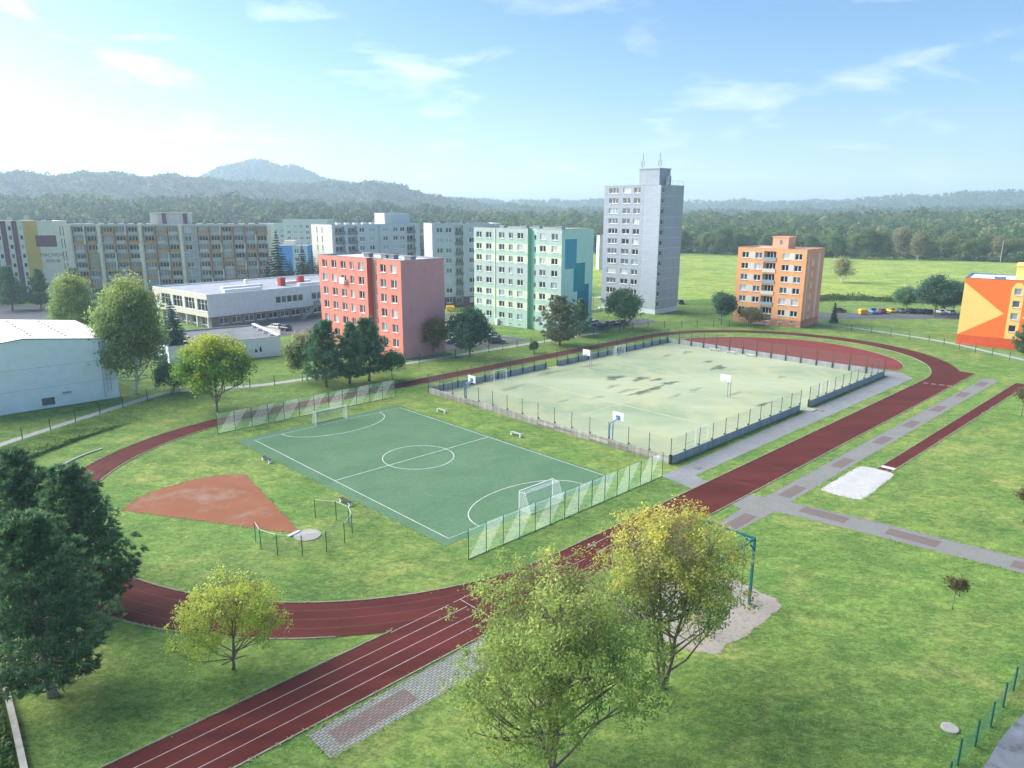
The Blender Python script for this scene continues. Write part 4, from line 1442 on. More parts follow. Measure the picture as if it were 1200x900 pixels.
# ---- grey tower: twelve floors of concrete panels
TW_A, TW_W, TW_D, TW_H = R(-45), 20.2, 11.9, 36.8
M['panel'] = plain('grey_panel', (0.37, 0.405, 0.455, 1), 0.9, 0.08, 0.9, grime=0.28)
M['panel_blank'] = plain('grey_blue_panel', (0.40, 0.445, 0.51, 1), 0.9, 0.07, 0.9, grime=0.22)
M['panel_joint'] = plain('joint_filler', (0.68, 0.72, 0.76, 1), 0.9, 0.05, 0.9)
near = np.array((42.0, 211.3))
lc = near - np.array((math.cos(TW_A), math.sin(TW_A))) * TW_W
tow = thing('tower_block', 'tall grey twelve-storey panel tower with aerials on its roof house', 'building', (lc[0], lc[1], 0), TW_A)
NF, fz0 = 12, 1.4
fh = (TW_H - fz0) / NF
mb = MB()                                      # core behind the panels, shows in the joints
for (a, b, cc, dd) in ((0.06, TW_W - 0.06, 0.06, TW_D - 0.06),):
    wall_side(mb, (a, cc), (b, cc), 0, TW_H, [(x, fz0 + fh * f + 0.85, w, 1.55, 0.2) for f in range(NF) for (x, w) in ((1.9, 3.4), (7.0, 2.7), (10.9, 2.3))])
    wall_side(mb, (b, cc), (b, dd), 0, TW_H, [(0.45, fz0 + fh * f + 0.85, 1.3, 1.4, 0.2) for f in range(NF)])
    wall_side(mb, (b, dd), (a, dd), 0, TW_H)
    wall_side(mb, (a, dd), (a, cc), 0, TW_H)
mb.build('wall', M['panel_joint'], tow)
pcache = {}


def panel_obj(key, p0, p1, z, h, holes, mt):
    d = np.array(p1) - np.array(p0)
    L = np.linalg.norm(d)
    if key not in pcache:
        mb = MB()
        wall_side(mb, (0.03, 0), (L - 0.03, 0), 0.05, h - 0.05, holes, depth=0.07)
        pcache[key] = mb.mesh('panel', mt)
    link('panel', pcache[key], tow, (p0[0], p0[1], z), math.atan2(d[1], d[0]))


for f in range(NF):
    z = fz0 + fh * f
    panel_obj('a', (0, 0), (14.4, 0), z, fh, [(1.9 - 0.03, 0.85, 3.4, 1.55), (7.0 - 0.03, 0.85, 2.7, 1.55), (10.9 - 0.03, 0.85, 2.3, 1.55)], M['panel'])
    panel_obj('b', (14.4, 0), (TW_W, 0), z, fh, [], M['panel_blank'])
    panel_obj('c', (TW_W, 0), (TW_W, 2.3), z, fh, [(0.51 - 0.03, 0.85, 1.3, 1.4)], M['panel'])
    panel_obj('d', (TW_W, 2.3), (TW_W, TW_D), z, fh, [], M['panel_blank'])
put_windows(tow, (0.06, 0.06), (TW_W - 0.06, 0.06), [(x, fz0 + fh * f + 0.85, w, 1.55, 0.2, c) for f in range(NF) for (x, w, c) in ((1.9, 3.4, 3), (7.0, 2.7, 2), (10.9, 2.3, 2))])
put_windows(tow, (TW_W - 0.06, 0.06), (TW_W - 0.06, TW_D), [(0.45, fz0 + fh * f + 0.85, 1.3, 1.4, 0.2, 1) for f in range(NF)])
flat_roof(tow, [(0, 0), (TW_W, 0), (TW_W, TW_D), (0, TW_D)], TW_H, M['grey_roof'], 0.3, M['panel'])
mb = MB(); mb.box(10.4, 17.4, 3.0, 8.6, TW_H - 0.3, TW_H + 4.6); mb.box(10.2, 17.6, 2.8, 8.8, TW_H + 4.6, TW_H + 4.85)
rh = mb.build('roof_house', M['panel'], tow)
for (x, y) in ((10.9, 3.6), (17.0, 3.4)):
    mb = MB(); mb.tube([(x, y, TW_H + 4.8), (x, y, TW_H + 9.2)], [0.08, 0.06], 6); mb.box(x - 0.2, x + 0.2, y - 0.14, y + 0.14, TW_H + 6.9, TW_H + 8.9)
    mb.box(x - 0.6, x - 0.38, y - 0.12, y + 0.12, TW_H + 5.4, TW_H + 6.9); mb.tube([(x - 0.4, y - 0.35, TW_H + 5.6), (x - 0.4, y - 0.5, TW_H + 5.6)], [0.30, 0.34], 10)
    mb.box(x + 0.3, x + 0.6, y - 0.12, y + 0.12, TW_H + 5.4, TW_H + 7.0)
    mb.build('antenna_mast', M['steel'], rh)
mb = MB()
for (x, y) in ((18.0, 1.0), (TW_W - 0.2, 3), (TW_W - 0.2, 6), (TW_W - 0.2, 9), (TW_W - 0.2, 11.7)):
    mb.bar((x, y, TW_H), (x, y, TW_H + 1.3), 0.06)
mb.bar((TW_W - 0.2, 3, TW_H + 1.3), (TW_W - 0.2, 11.7, TW_H + 1.3), 0.05)
mb.build('roof_railing', M['steel'], tow)
mb = MB(); mb.box(18.3, 19.3, 5.2, 6.2, TW_H - 0.2, TW_H + 2.7); mb.build('chimney', M['panel'], tow)
for (x, y) in ((2.2, 2.0), (7.4, 2.6)):
    mb = MB(); mb.tube([(x, y, TW_H), (x, y, TW_H + 0.9)], [0.05, 0.03], 5); mb.build('aerial', M['steel'], tow)
mb = MB(); mb.box(-2.5, 0.4, -1.2, 3.5, 2.9, 3.15); mb.box(-2.4, -2.15, -1.1, -0.85, 0, 2.9); mb.build('porch_roof', M['concrete'], tow)

# ---- orange block: six floors, loggias in the middle
OR_A, OR_W, OR_D, OR_H = R(-42), 18.6, 12.6, 20.2
M['orange'] = plain('orange_plaster', (0.82, 0.385, 0.165, 1), 0.85, 0.05, 0.7, grime=0.20)
M['orange_gable'] = plain('orange_gable', (0.72, 0.375, 0.235, 1), 0.85, 0.05, 0.7, grime=0.20)
M['plinth'] = plain('plinth_brick', (0.50, 0.24, 0.15, 1), 0.9, 0.15, 2.0)
M['cream'] = plain('cream_plaster', (0.68, 0.62, 0.53, 1), 0.85, 0.05, 0.7, grime=0.20)
near = np.array((75.3, 187.0))
lc = near - np.array((math.cos(OR_A), math.sin(OR_A))) * OR_W
ora = thing('apartment_block', 'orange and cream six-storey apartment block with a column of loggias', 'building', (lc[0], lc[1], 0), OR_A)
za, zb = 2.0, 2.95
wl = (1.2, 4.9)
wr = (12.3, 15.6)
hl = [(x, za + zb * f + 0.75, 1.9, 1.55, 0, 2) for f in range(6) for x in wl + wr]
log = [(7.3, za + zb * f + 0.15 - (1.2 if f == 0 else 0), 3.3, 2.55 + (1.2 if f == 0 else 0), 1.25) for f in range(6)]
bl = [(x + 0.3, 1.0, 0.7, 0.6, 0, 1) for x in wl + wr]


def oband(s, z):
    if z < 1.9:
        return 2
    f = int((z - za) // zb)
    inb = za + zb * f + 0.62 < z < za + zb * f + 2.42
    if inb and 0 <= f < 6 and (wl[0] < s < wl[1] + 1.75 or wr[0] < s < wr[1] + 1.75):
        return 3
    return 0


czs = [za + zb * f + k for f in range(6) for k in (0.62, 2.42)] + [1.9]
mb = MB()
wall_side(mb, (0, 0), (OR_W, 0), 0, OR_H, hl + log + bl, mfn=oband, cz=czs, cs=[1.2, 6.65, 12.3, 17.35], reveal=3)
hg = [(4.5, za + zb * f + 0.8, 0.8, 1.3, 0, 1) for f in range(6)]
wall_side(mb, (OR_W, 0), (OR_W, OR_D), 0, OR_H, hg, mfn=lambda s, z: 2 if z < 1.9 else (3 if (z < OR_H - 1.2 and (1.5 < s < 2.3 or 4.2 < s < 5.6 or 8.3 < s < 9.9)) else 1), cs=[1.5, 2.3, 4.2, 5.6, 8.3, 9.9], cz=[1.9, OR_H - 1.2])
wall_side(mb, (OR_W, OR_D), (0, OR_D), 0, OR_H)
wall_side(mb, (0, OR_D), (0, 0), 0, OR_H, mfn=lambda s, z: 1)
mb.build('wall', [M['orange'], M['orange_gable'], M['plinth'], M['cream']], ora)
put_windows(ora, (0, 0), (OR_W, 0), hl + bl)
put_windows(ora, (OR_W, 0), (OR_W, OR_D), hg)
for f in range(6):
    z = za + zb * f
    mb = MB(); mb.box(7.3, 10.6, 1.25, 1.3, z + 0.1 - (1.2 if f == 0 else 0), z + 2.72); bk = mb.build('loggia_back', M['cream'], ora)
    fm, pm = window_meshes(2.7, 1.7, 3)
    o = link('window', fm, ora, (7.6, 1.16, z + 0.85), 0)
    link('pane', pm[random.choice(PANES[:5])], o)
    if f:
        mb = MB(); mb.box(7.2, 10.7, -0.16, -0.03, z + 0.1, z + 1.12); mb.build('loggia_parapet', M['pane_blue'] if f % 2 else M['cream'], ora)
mb = MB(); mb.box(7.5, 10.4, 1.10, 1.24, 0.2, 2.5); mb.build('door', M['pane_mid'], ora)
mb = MB(); mb.box(6.6, 11.0, -1.9, -0.05, 0.0, 0.25); mb.build('step', M['concrete'], ora)
flat_roof(ora, [(0, 0), (OR_W, 0), (OR_W, OR_D), (0, OR_D)], OR_H, M['pale_roof'], 0.3, M['orange_gable'])
mb = MB(); mb.box(7.3, 11.6, 5.0, 9.8, OR_H - 0.3, OR_H + 2.7); mb.box(7.1, 11.8, 4.8, 10.0, OR_H + 2.7, OR_H + 2.9); rh = mb.build('roof_house', M['orange_gable'], ora)
mb = MB(); mb.box(9.3, 9.9, 4.94, 4.985, OR_H + 0.9, OR_H + 2.0); mb.build('hatch', M['concrete_dark'], rh)

# ---- vermilion and yellow block at the right edge
RB_A, RB_W, RB_D, RB_H = R(-36), 26.0, 16.0, 15.3
M['vermilion'] = plain('vermilion_plaster', (0.88, 0.185, 0.035, 1), 0.85, 0.04, 0.7, grime=0.06)
M['vermilion_low'] = plain('vermilion_plinth', (0.70, 0.105, 0.030, 1), 0.85, 0.06, 0.7, grime=0.22)
M['sun_yellow'] = plain('yellow_plaster', (0.88, 0.60, 0.19, 1), 0.85, 0.04, 0.7, grime=0.06)
rb = thing('school_building', 'vermilion building painted with big yellow triangles at the right edge', 'building', (102.7, 164.6, 0), RB_A)
RS = 1.85


def zone(s, z):
    """painted design: triangle from the left edge, window column with pointed top, second triangle beyond it"""
    if z < 2.3:
        return 1
    if z < RB_H - 1.1 and abs((z - 7.7) / (RB_H - 1.1 - 7.7 if z > 7.7 else 7.7 - 2.3)) + s / 8.3 < 1.0:
        return 2
    top = RB_H - 0.7 - max(0, abs(s - 10.2) - 0.0) * 0.7
    if 9.0 < s < 11.4 and z < top:
        return 2
    if s > 11.4 and abs(z - 7.4) < (s - 11.4) * 0.75:
        return 2
    return 0


hr = [(9.55, 3.9 + 2.72 * f, 1.35, 1.45, 0, 1) for f in range(4)]
mb = MB()
wall_side(mb, (0, 0), (RB_W, 0), 0, RB_H, hr, mfn=lambda s, z: 1 if z < 2.3 else 0, cz=[2.3])
wall_side(mb, (RB_W, 0), (RB_W, RB_D), 0, RB_H)
wall_side(mb, (RB_W, RB_D), (0, RB_D), 0, RB_H)
wall_side(mb, (0, RB_D), (0, 0), 0, RB_H)
mb.build('wall', [M['vermilion'], M['vermilion_low'], M['sun_yellow']], rb)
mb = MB()
mb.face([(0.004, -0.012, 2.35), (8.3, -0.012, 7.7), (0.004, -0.012, RB_H - 1.0)])
mb.build('painted_triangle', M['sun_yellow'], rb)
mb = MB()
for (a, b, z0, z1) in ((9.0, 9.55, 2.3, 12.2), (10.9, 11.4, 2.3, 12.2)):
    mb.face([(a, -0.012, z0), (b, -0.012, z0), (b, -0.012, z1 + 1.3), (a, -0.012, z1 + 1.3)])
for f in range(5):
    z0 = 2.3 if f == 0 else 3.9 + 2.72 * (f - 1) + 1.45
    z1 = 3.9 + 2.72 * f if f < 4 else 13.5
    mb.face([(9.55, -0.012, z0), (10.9, -0.012, z0), (10.9, -0.012, z1), (9.55, -0.012, z1)])
mb.face([(9.0, -0.012, 13.5), (11.4, -0.012, 13.5), (10.7, -0.012, RB_H - 0.6), (9.7, -0.012, RB_H - 0.6)])
mb.build('painted_column', M['sun_yellow'], rb)
mb = MB(); mb.face([(11.6, -0.012, 7.2), (16.0, -0.012, 4.2), (20.0, -0.012, 4.2), (20.0, -0.012, 10.4), (16.0, -0.012, 10.4)]); mb.build('painted_triangle', M['sun_yellow'], rb)
put_windows(rb, (0, 0), (RB_W, 0), hr, panes=['pane_mid', 'pane_blue', 'pane_dark'])
flat_roof(rb, [(0, 0), (RB_W, 0), (RB_W, RB_D), (0, RB_D)], RB_H, M['white_roof'], 0.25, M['tin_blue'])
mb = MB(); mb.box(9.2, 25.6, 3.6, 15.5, RB_H - 0.2, RB_H + 2.8); mb.box(9.0, 25.7, 3.4, 15.6, RB_H + 2.8, RB_H + 3.0); mb.build('upper_storey', M['sun_yellow'], rb)
mb = MB(); mb.box(5.4, 7.6, 1.6, 2.6, RB_H - 0.2, RB_H + 0.4); mb.build('skylight', M['tin_blue'], rb)

# ---- white sports hall at the left edge
HA, HW, HD = R(43), 24.0, 25.0
hall = thing('sports_hall', 'blank white hall with low pitched white roof at the left edge', 'building', (-63.9 - 24.0 * math.cos(HA), 113.7 - 24.0 * math.sin(HA), 0), HA)
HE, HR = 9.55, 10.9
mb = MB()
mb.face([(0, 0, 0), (HW, 0, 0), (HW, 0, HE), (HW / 2, 0, HR), (0, 0, HE)])
mb.face([(HW, 0, 0), (HW, HD, 0), (HW, HD, HE), (HW, 0, HE)])
mb.face([(HW, HD, 0), (0, HD, 0), (0, HD, HE), (HW / 2, HD, HR), (HW, HD, HE)])
mb.face([(0, HD, 0), (0, 0, 0), (0, 0, HE), (0, HD, HE)])
mb.build('wall', M['white_wall'], hall)
for z_ in (3.2, 6.4):
    mb = MB(); mb.box(0.1, HW - 0.1, -0.022, -0.004, z_, z_ + 0.05); mb.build('cladding_seam', M['pale_roof'], hall)
mb = MB()
ov = 0.25
sl = (HR - HE) / (HW / 2)
for (xa, xb) in ((-ov, HW / 2), (HW / 2, HW + ov)):
    zf = lambda x: HR - abs(x - HW / 2) * sl + 0.02
    for zo, flip in ((0.16, False), (0.0, True)):
        q = [(xa, -ov, zf(xa) + zo), (xb, -ov, zf(xb) + zo), (xb, HD + ov, zf(xb) + zo), (xa, HD + ov, zf(xa) + zo)]
        mb.face(q[::-1] if flip else q)
    mb.face([(xa, -ov, zf(xa)), (xb, -ov, zf(xb)), (xb, -ov, zf(xb) + 0.16), (xa, -ov, zf(xa) + 0.16)], 1)
    mb.face([(xa, HD + ov, zf(xa)), (xb, HD + ov, zf(xb)), (xb, HD + ov, zf(xb) + 0.16), (xa, HD + ov, zf(xa) + 0.16)][::-1], 1)
mb.face([(HW + ov, -ov, zf(HW + ov)), (HW + ov, HD + ov, zf(HW + ov)), (HW + ov, HD + ov, zf(HW + ov) + 0.16), (HW + ov, -ov, zf(HW + ov) + 0.16)], 1)
mb.build('roof', [M['white_roof'], M['tin_blue']], hall)
for r_ in range(2):
    for k in range(9):
        mb = MB(); mb.box(-0.12, 0.12, -0.12, 0.12, 0.0, 0.22)
        mb.build('snow_stop', M['steel'], hall, (13.4 + r_ * 4.6, 2.5 + k * 2.4, HR - (1.4 + r_ * 4.6) * sl + 0.17))
mb = MB()
for x in (22.3, 22.9):
    mb.bar((x, -0.25, 1.2), (x, -0.25, HE + 0.8), 0.06)
for k in range(26):
    mb.bar((22.3, -0.25, 1.5 + k * 0.33), (22.9, -0.25, 1.5 + k * 0.33), 0.035)
mb.build('ladder', M['steel'], hall)
mb = MB(); mb.box(21.85, 21.97, -0.16, -0.01, 0.3, HE - 0.1); mb.build('drainpipe', M['pale_roof'], hall)
mb = MB(); mb.box(13.2, 14.9, -0.12, -0.004, 0.5, 1.6); mb.build('vent_grille', M['pane_mid'], hall)
mb = MB(); mb.box(16.1, 17.2, -0.5, -0.004, 2.0, 2.18); mb.build('bracket', M['steel'], hall)

# ---- low school with flat roof, upper floor overhanging a dark ground floor
SC_A = R(50)
sc_near = np.array((-77.0, 181.5))
sch = thing('flat_roofed_school', 'long white flat-roofed building with dark ground floor and outside stair', 'building', (sc_near[0], sc_near[1], 0), SC_A)
SL, SD, SH, SG = 58.0, 30.0, 8.7, 2.9
hu = [(19.5 + k * 1.75, 4.7, 1.6, 1.9, 0.2, 1) for k in range(5)] + [(31.0 + k * 1.75, 4.8, 1.6, 1.9, 0.2, 1) for k in range(5)] + [(43.0 + k * 2.2, 5.2, 2.0, 1.8, 0.2, 1) for k in range(6)]
hs2 = [(SD - 5.2 - k * 6.6, 4.4, 5.2, 3.0, 0.25, 3) for k in range(4)]
mb = MB()
wall_side(mb, (0, 0), (SL, 0), SG, SH, hu)
wall_side(mb, (SL, 0), (SL, SD), SG, SH)
wall_side(mb, (SL, SD), (0, SD), SG, SH)
wall_side(mb, (0, SD), (0, 0), SG, SH, hs2, mfn=lambda s, z: 1)
mb.face([(0, 0, SG), (0, SD, SG), (SL, SD, SG), (SL, 0, SG)])
M['school_wall'] = plain('school_wall', (0.64, 0.67, 0.72, 1), 0.85, 0.08, 0.6, grime=0.4)
mb.build('wall', [M['school_wall'], M['cream']], sch)
mb = MB()
hg2 = [(2 + k * 3.6, 0.7, 2.7, 1.6, 0.15, 2) for k in range(14)]
hg3 = [(2 + k * 5.0, 0.5, 3.6, 2.0, 0.15, 2) for k in range(5)]
wall_side(mb, (1.5, 1.5), (SL - 1.5, 1.5), 0, SG, hg2)
wall_side(mb, (SL - 1.5, 1.5), (SL - 1.5, SD - 1.5), 0, SG)
wall_side(mb, (1.5, SD - 1.5), (1.5, 1.5), 0, SG, hg3)
wall_side(mb, (SL - 1.5, SD - 1.5), (1.5, SD - 1.5), 0, SG)
mb.build('ground_floor', M['concrete_dark'], sch)
put_windows(sch, (0, 0), (SL, 0), hu, cols=1, panes=['pane_dark', 'pane_mid', 'pane_dark'])
put_windows(sch, (0, SD), (0, 0), hs2, cols=3, panes=['pane_mid', 'pane_dark'], split=True)
put_windows(sch, (1.5, 1.5), (SL - 1.5, 1.5), hg2, panes=['pane_dark', 'pane_mid'])
put_windows(sch, (1.5, SD - 1.5), (1.5, 1.5), hg3, panes=['pane_dark', 'pane_mid'])
for k in range(6):
    mb = MB(); mb.box(0.3 + k * 0.001, 0.7, 1.0 + k * 5.6, 1.4 + k * 5.6, 0, SG - 0.005); mb.build('pillar', M['cream'], sch)
M['school_roof'] = plain('school_roof', (0.33, 0.35, 0.39, 1), 0.8, 0.2, 0.3, grime=0.4)
sroof = flat_roof(sch, [(0, 0), (SL, 0), (SL, SD), (0, SD)], SH, M['school_roof'], 0.3, M['white_wall'])
for k, (x, y, l) in enumerate(((7, 4.5, 11), (10, 11.0, 12), (30, 5.0, 12), (28, 12, 11), (46, 6, 10))):
    mb = MB(); mb.box(0, l, -0.7, 0.7, 0.0, 0.75); mb.build('roof_light', M['white_paint'], sroof, (x, y, SH - 0.3))
for (x, y) in ((27.0, 8.6), (34.0, 9.6)):
    mb = MB(); mb.box(-0.8, 0.8, -0.8, 0.8, 0, 2.3); mb.build('red_vent', M['red_paint'], sroof, (x, y, SH - 0.3))
mb = MB(); mb.bar((27.8, 9, SH + 1.6), (33.4, 9.6, SH + 1.6), 0.3); mb.build('duct', M['white_paint'], sroof)
mb = MB(); mb.tube([(18.6, 13, SH - 0.3), (18.6, 13, SH + 0.9), (18.6, 13, SH + 1.6), (18.6, 13, SH + 1.9)], [0.25, 0.65, 0.6, 0.15], 10); mb.build('roof_cowl', M['white_paint'], sroof)
st = mb = MB()
for k in range(14):
    mb.box(31.0 - k * 0.42 + 0.0, 31.42 - k * 0.42, -3.2, -1.8, 4.1 - k * 0.3 - 0.08, 4.1 - k * 0.3)
mb.bar((31.4, -3.15, 4.1), (25.5, -3.15, -0.1), 0.12, 0.3); mb.bar((31.4, -1.85, 4.1), (25.5, -1.85, -0.1), 0.12, 0.3)
mb.box(31.4, 35.0, -3.3, -0.01, 3.95, 4.15)
mb.build('outside_stair', M['steel'], sch)
mb = MB(); mb.box(31.4, 35.0, -3.3, -3.2, 4.15, 5.3); mb.box(34.9, 35.0, -3.2, -0.02, 4.15, 5.3); mb.box(34.6, 35.0, -3.2, -2.8, 0, 3.95); mb.build('stair_parapet', M['white_wall'], sch)

# ---- single-storey annex in front of it
pa, pb = np.array((-66.10, 136.14)), np.array((-49.61, 147.63))
AN_A = math.atan2(pb[1] - pa[1], pb[0] - pa[0])
AL = float(np.linalg.norm(pb - pa)) + 1.5
AD = 19.0
M['annex_roof'] = plain('annex_roof', (0.17, 0.185, 0.205, 1), 0.85, 0.25, 0.4, grime=0.4)
ann = thing('annex', 'low pale annex with dark felt roof and white roof edge behind the yellow-green tree', 'building', (pa[0], pa[1], 0), AN_A)
mb = MB()
for a, b in (((0, 0), (AL, 0)), ((AL, 0), (AL, AD)), ((AL, AD), (0, AD)), ((0, AD), (0, 0))):
    wall_side(mb, a, b, 0, 4.0)
mb.build('wall', M['white_wall'], ann)
flat_roof(ann, [(0, 0), (AL, 0), (AL, AD), (0, AD)], 4.0, M['annex_roof'], 0.25, M['concrete'])
mb = MB(); mb.box(AL - 0.5, AL + 0.1, 0.3, AD + 0.2, 4.07, 4.3); mb.build('roof_edge', M['white_paint'], ann)
for k in range(4):
    mb = MB(); mb.box(AL - 1.4, AL - 0.6, 3 + k * 4.2, 3.25 + k * 4.2, 3.8, 4.25); mb.build('gutter_bracket', M['white_paint'], ann)
mb = MB()
gx = AL - 5.4
for (x, w, h) in ((0, 0.55, 0.75), (0.95, 0.5, 1.25)):
    mb.face([(gx + x, -0.01, 1.2), (gx + x + w, -0.01, 1.2), (gx + x + w * 0.8, -0.01, 1.2 + h * 0.6), (gx + x + w * 0.4, -0.01, 1.2 + h), (gx + x + 0.05, -0.01, 1.2 + h * 0.7)])
mb.build('graffiti', M['black'], ann)

# ---- long balcony block on the left, and its end block with painted gable
M['lp_grey'] = plain('weathered_panel', (0.56, 0.53, 0.48, 1), 0.9, 0.10, 0.8, grime=0.35)
M['lp_cream'] = plain('weathered_cream', (0.72, 0.68, 0.57, 1), 0.9, 0.08, 0.8, grime=0.25)
M['lp_orange'] = plain('weathered_orange', (0.52, 0.29, 0.14, 1), 0.9, 0.15, 0.8, grime=0.35)
M['lp_blue'] = plain('weathered_and_shade_blue', (0.45, 0.46, 0.47, 1), 0.9, 0.12, 0.8, grime=0.3)
M['maroon'] = plain('maroon_paint', (0.18, 0.095, 0.115, 1), 0.85, 0.1, 0.8)
M['ochre'] = plain('ochre_plaster', (0.62, 0.43, 0.12, 1), 0.85, 0.08, 0.5)
lp0, lp1 = np.array((-147.0, 243.0)), np.array((-84.0, 255.8))
LA = math.atan2(lp1[1] - lp0[1], lp1[0] - lp0[0])
LL = float(np.linalg.norm(lp1 - lp0))
LH, LD, LF = 24.6, 12.5, 8
lng = thing('apartment_block', 'long grey panel block with orange and brown balcony bays, left of the school', 'building', (lp0[0], lp0[1], 0), LA)
# bays: (start, width, kind) a = balcony bay, p = cream pier, r = recessed stair bay
bays = []
x = 0.0
for kind in 'paapaaapaaapraaaaaap':
    w = {'p': 1.1, 'a': 3.45, 'r': 4.0}[kind]
    bays.append((x, w, kind)); x += w
k = LL / x
bays = [(a * k, w * k, c) for a, w, c in bays]
lfh = (LH - 1.2) / LF
holes = [(a + 0.12, 0.6 + lfh * f + 0.15, w - 0.24, lfh - 0.3, 1.2 if c == 'a' else 0.5) for a, w, c in bays if c in 'ar' for f in range(LF)]
mb = MB()
wall_side(mb, (0, 0), (LL, 0), 0, LH, holes, mfn=lambda s, z: next((1 if c == 'p' else 0 for a, w, c in bays if a <= s <= a + w), 0), cs=[a for a, w, c in bays], reveal=2)
wall_side(mb, (LL, 0), (LL, LD), 0, LH, mfn=lambda s, z: 1)
wall_side(mb, (LL, LD), (0, LD), 0, LH)
wall_side(mb, (0, LD), (0, 0), 0, LH, mfn=lambda s, z: 1)
mb.build('wall', [M['lp_grey'], M['lp_cream'], M['lp_orange']], lng)
bcache = {}
for a, w, c in bays:
    if c == 'p':
        mb = MB(); mb.box(a + 0.15, a + w - 0.15, -0.55, -0.01, 0, LH - 0.3); mb.build('pier', M['lp_cream'], lng)
        continue
    for f in range(LF):
        z = 0.6 + lfh * f
        dp = 1.2 if c == 'a' else 0.5
        fm, pm = window_meshes(w - 0.9 if c == 'a' else 2.2, 1.75, 3 if c == 'a' else 2)
        o = link('window', fm, lng, (a + 0.45, dp - 0.1, z + 0.75), 0)
        link('pane', pm[random.choice(PANES + ['pane_pale', 'pane_blue'])], o)
        key = (c, round(w, 2))
        if key not in bcache:
            mb = MB(); mb.face([(0.1, dp, 0.1), (w - 0.1, dp, 0.1), (w - 0.1, dp, lfh - 0.1), (0.1, dp, lfh - 0.1)]); bm_ = mb.mesh('loggia_back', M['lp_blue'])
            mb = MB(); mb.box(0.5, w - 0.35, -0.12, -0.02, 0.08, 1.1); pa_ = [mb.mesh('balcony_parapet', M[q]) for q in ('lp_blue', 'lp_grey', 'lp_orange', 'lp_blue')]
            mb = MB(); mb.box(-0.22, 0.22, -0.6, -0.005, 0.0, 1.15); mb.box(-0.18, 0.18, -0.4, -0.005, 1.16, lfh - 0.06); dv_ = [mb.mesh('divider', M[q]) for q in ('lp_orange', 'lp_cream')]
            bcache[key] = (bm_, pa_, dv_)
        bm_, pa_, dv_ = bcache[key]
        link('loggia_back', bm_, lng, (a, 0, z))
        if c == 'a':
            link('balcony_parapet', random.choice(pa_), lng, (a, 0, z))
            link('divider', dv_[0] if random.random() < 0.75 else dv_[1], lng, (a + w - 0.02, 0, z))
flat_roof(lng, [(0, 0), (LL, 0), (LL, LD), (0, LD)], LH, M['pale_roof'], 0.3, M['white_roof'])
mb = MB(); mb.box(25.0, 37.0, 4.0, 9.5, LH - 0.3, LH + 3.6); mb.box(24.8, 37.2, 3.8, 9.7, LH + 3.6, LH + 3.85); rh = mb.build('roof_house', M['lp_grey'], lng)
for x in (24.85, 28.6, 35.3):
    mb = MB(); mb.box(x, x + (2.4 if x < 25 else 1.3), 3.82, 3.985, LH + 0.0, LH + 3.55); mb.build('painted_panel', M['cream'] if x < 25 else M['maroon'], rh)
roof_vents(lng, [(8 + q * 3.1, 3.0, 0.55) for q in range(5)] + [(23, 3, 0.55)] + [(39 + q * 3.4, 3.0, 0.6) for q in range(7)], LH - 0.3, 'concrete_dark')

mc_near = np.array((-161.5, 243.0))
MC_A = R(8)
mac = thing('apartment_block', 'cream and ochre end block with a dark rectangle and lettering at far left', 'building', (mc_near[0], mc_near[1], 0), MC_A)
MW, MH, ML = 13.6, 25.6, 46.0
side = R(206) - MC_A                       # the striped long side runs off to the left and nearer
sx, sy = math.cos(side) * ML, math.sin(side) * ML
mb = MB()
hn = [(11.1 + k_ * 0.9, z, 0.45, 3.4, 0.12) for k_ in (0, 1) for z in (8.5, 12.5, 16.5, 20.5)]
wall_side(mb, (0, 0), (MW, 0), 0, MH, hn, mfn=lambda s, z: 1 if s < 4.4 else 0, cs=[4.4])
nst = 15
wall_side(mb, (sx, sy), (0, 0), 0, MH, mfn=lambda s, z: 2 if int(s / ML * nst * 2) % 2 == 0 and s < ML - 2.0 else 0, cs=[ML * q / nst / 2 for q in range(1, nst * 2)])
wall_side(mb, (MW, 0), (MW + sx * 0.3, 16), 0, MH)
wall_side(mb, (MW + sx * 0.3, 16), (sx, sy + 14), 0, MH)
mb.build('wall', [M['lp_cream'], M['ochre'], M['maroon']], mac)
put_windows(mac, (0, 0), (MW, 0), hn, cols=1, depth=0.12, panes=['pane_dark'])
d_ = np.array((-sx, -sy)) / ML
rzs = math.atan2(d_[1], d_[0])
for q in range(nst):
    for f in range(8):
        fm, pm = window_meshes(1.0, 1.5, 1)
        s_ = ML * (q + 0.62) / nst
        p = np.array((sx, sy)) + d_ * s_ + np.array((d_[1], -d_[0])) * 0.05
        o = link('window', fm, mac, (p[0], p[1], 1.5 + f * 3.0), rzs)
        link('pane', pm[random.choice(PANES)], o)
mb = MB(); mb.face([(3.4, -0.02, 17.2), (9.8, -0.02, 17.2), (9.8, -0.02, 20.9), (3.4, -0.02, 20.9)]); mb.build('painted_rectangle', M['maroon'], mac)


def text_mesh(body, size, mt, parent, loc, rot):
    cu = bpy.data.curves.new('lettering', 'FONT')
    cu.body = body
    cu.size = size
    cu.align_x = 'LEFT'
    cu.extrude = 0.01
    tmp = bpy.data.objects.new('lettering_tmp', cu)
    COL.objects.link(tmp)
    dg = bpy.context.evaluated_depsgraph_get()
    me = bpy.data.meshes.new_from_object(tmp.evaluated_get(dg))
    bpy.data.objects.remove(tmp)
    me.materials.clear()
    me.materials.append(mt)
    o = link('lettering', me, parent, loc)
    o.rotation_euler = rot
    return o


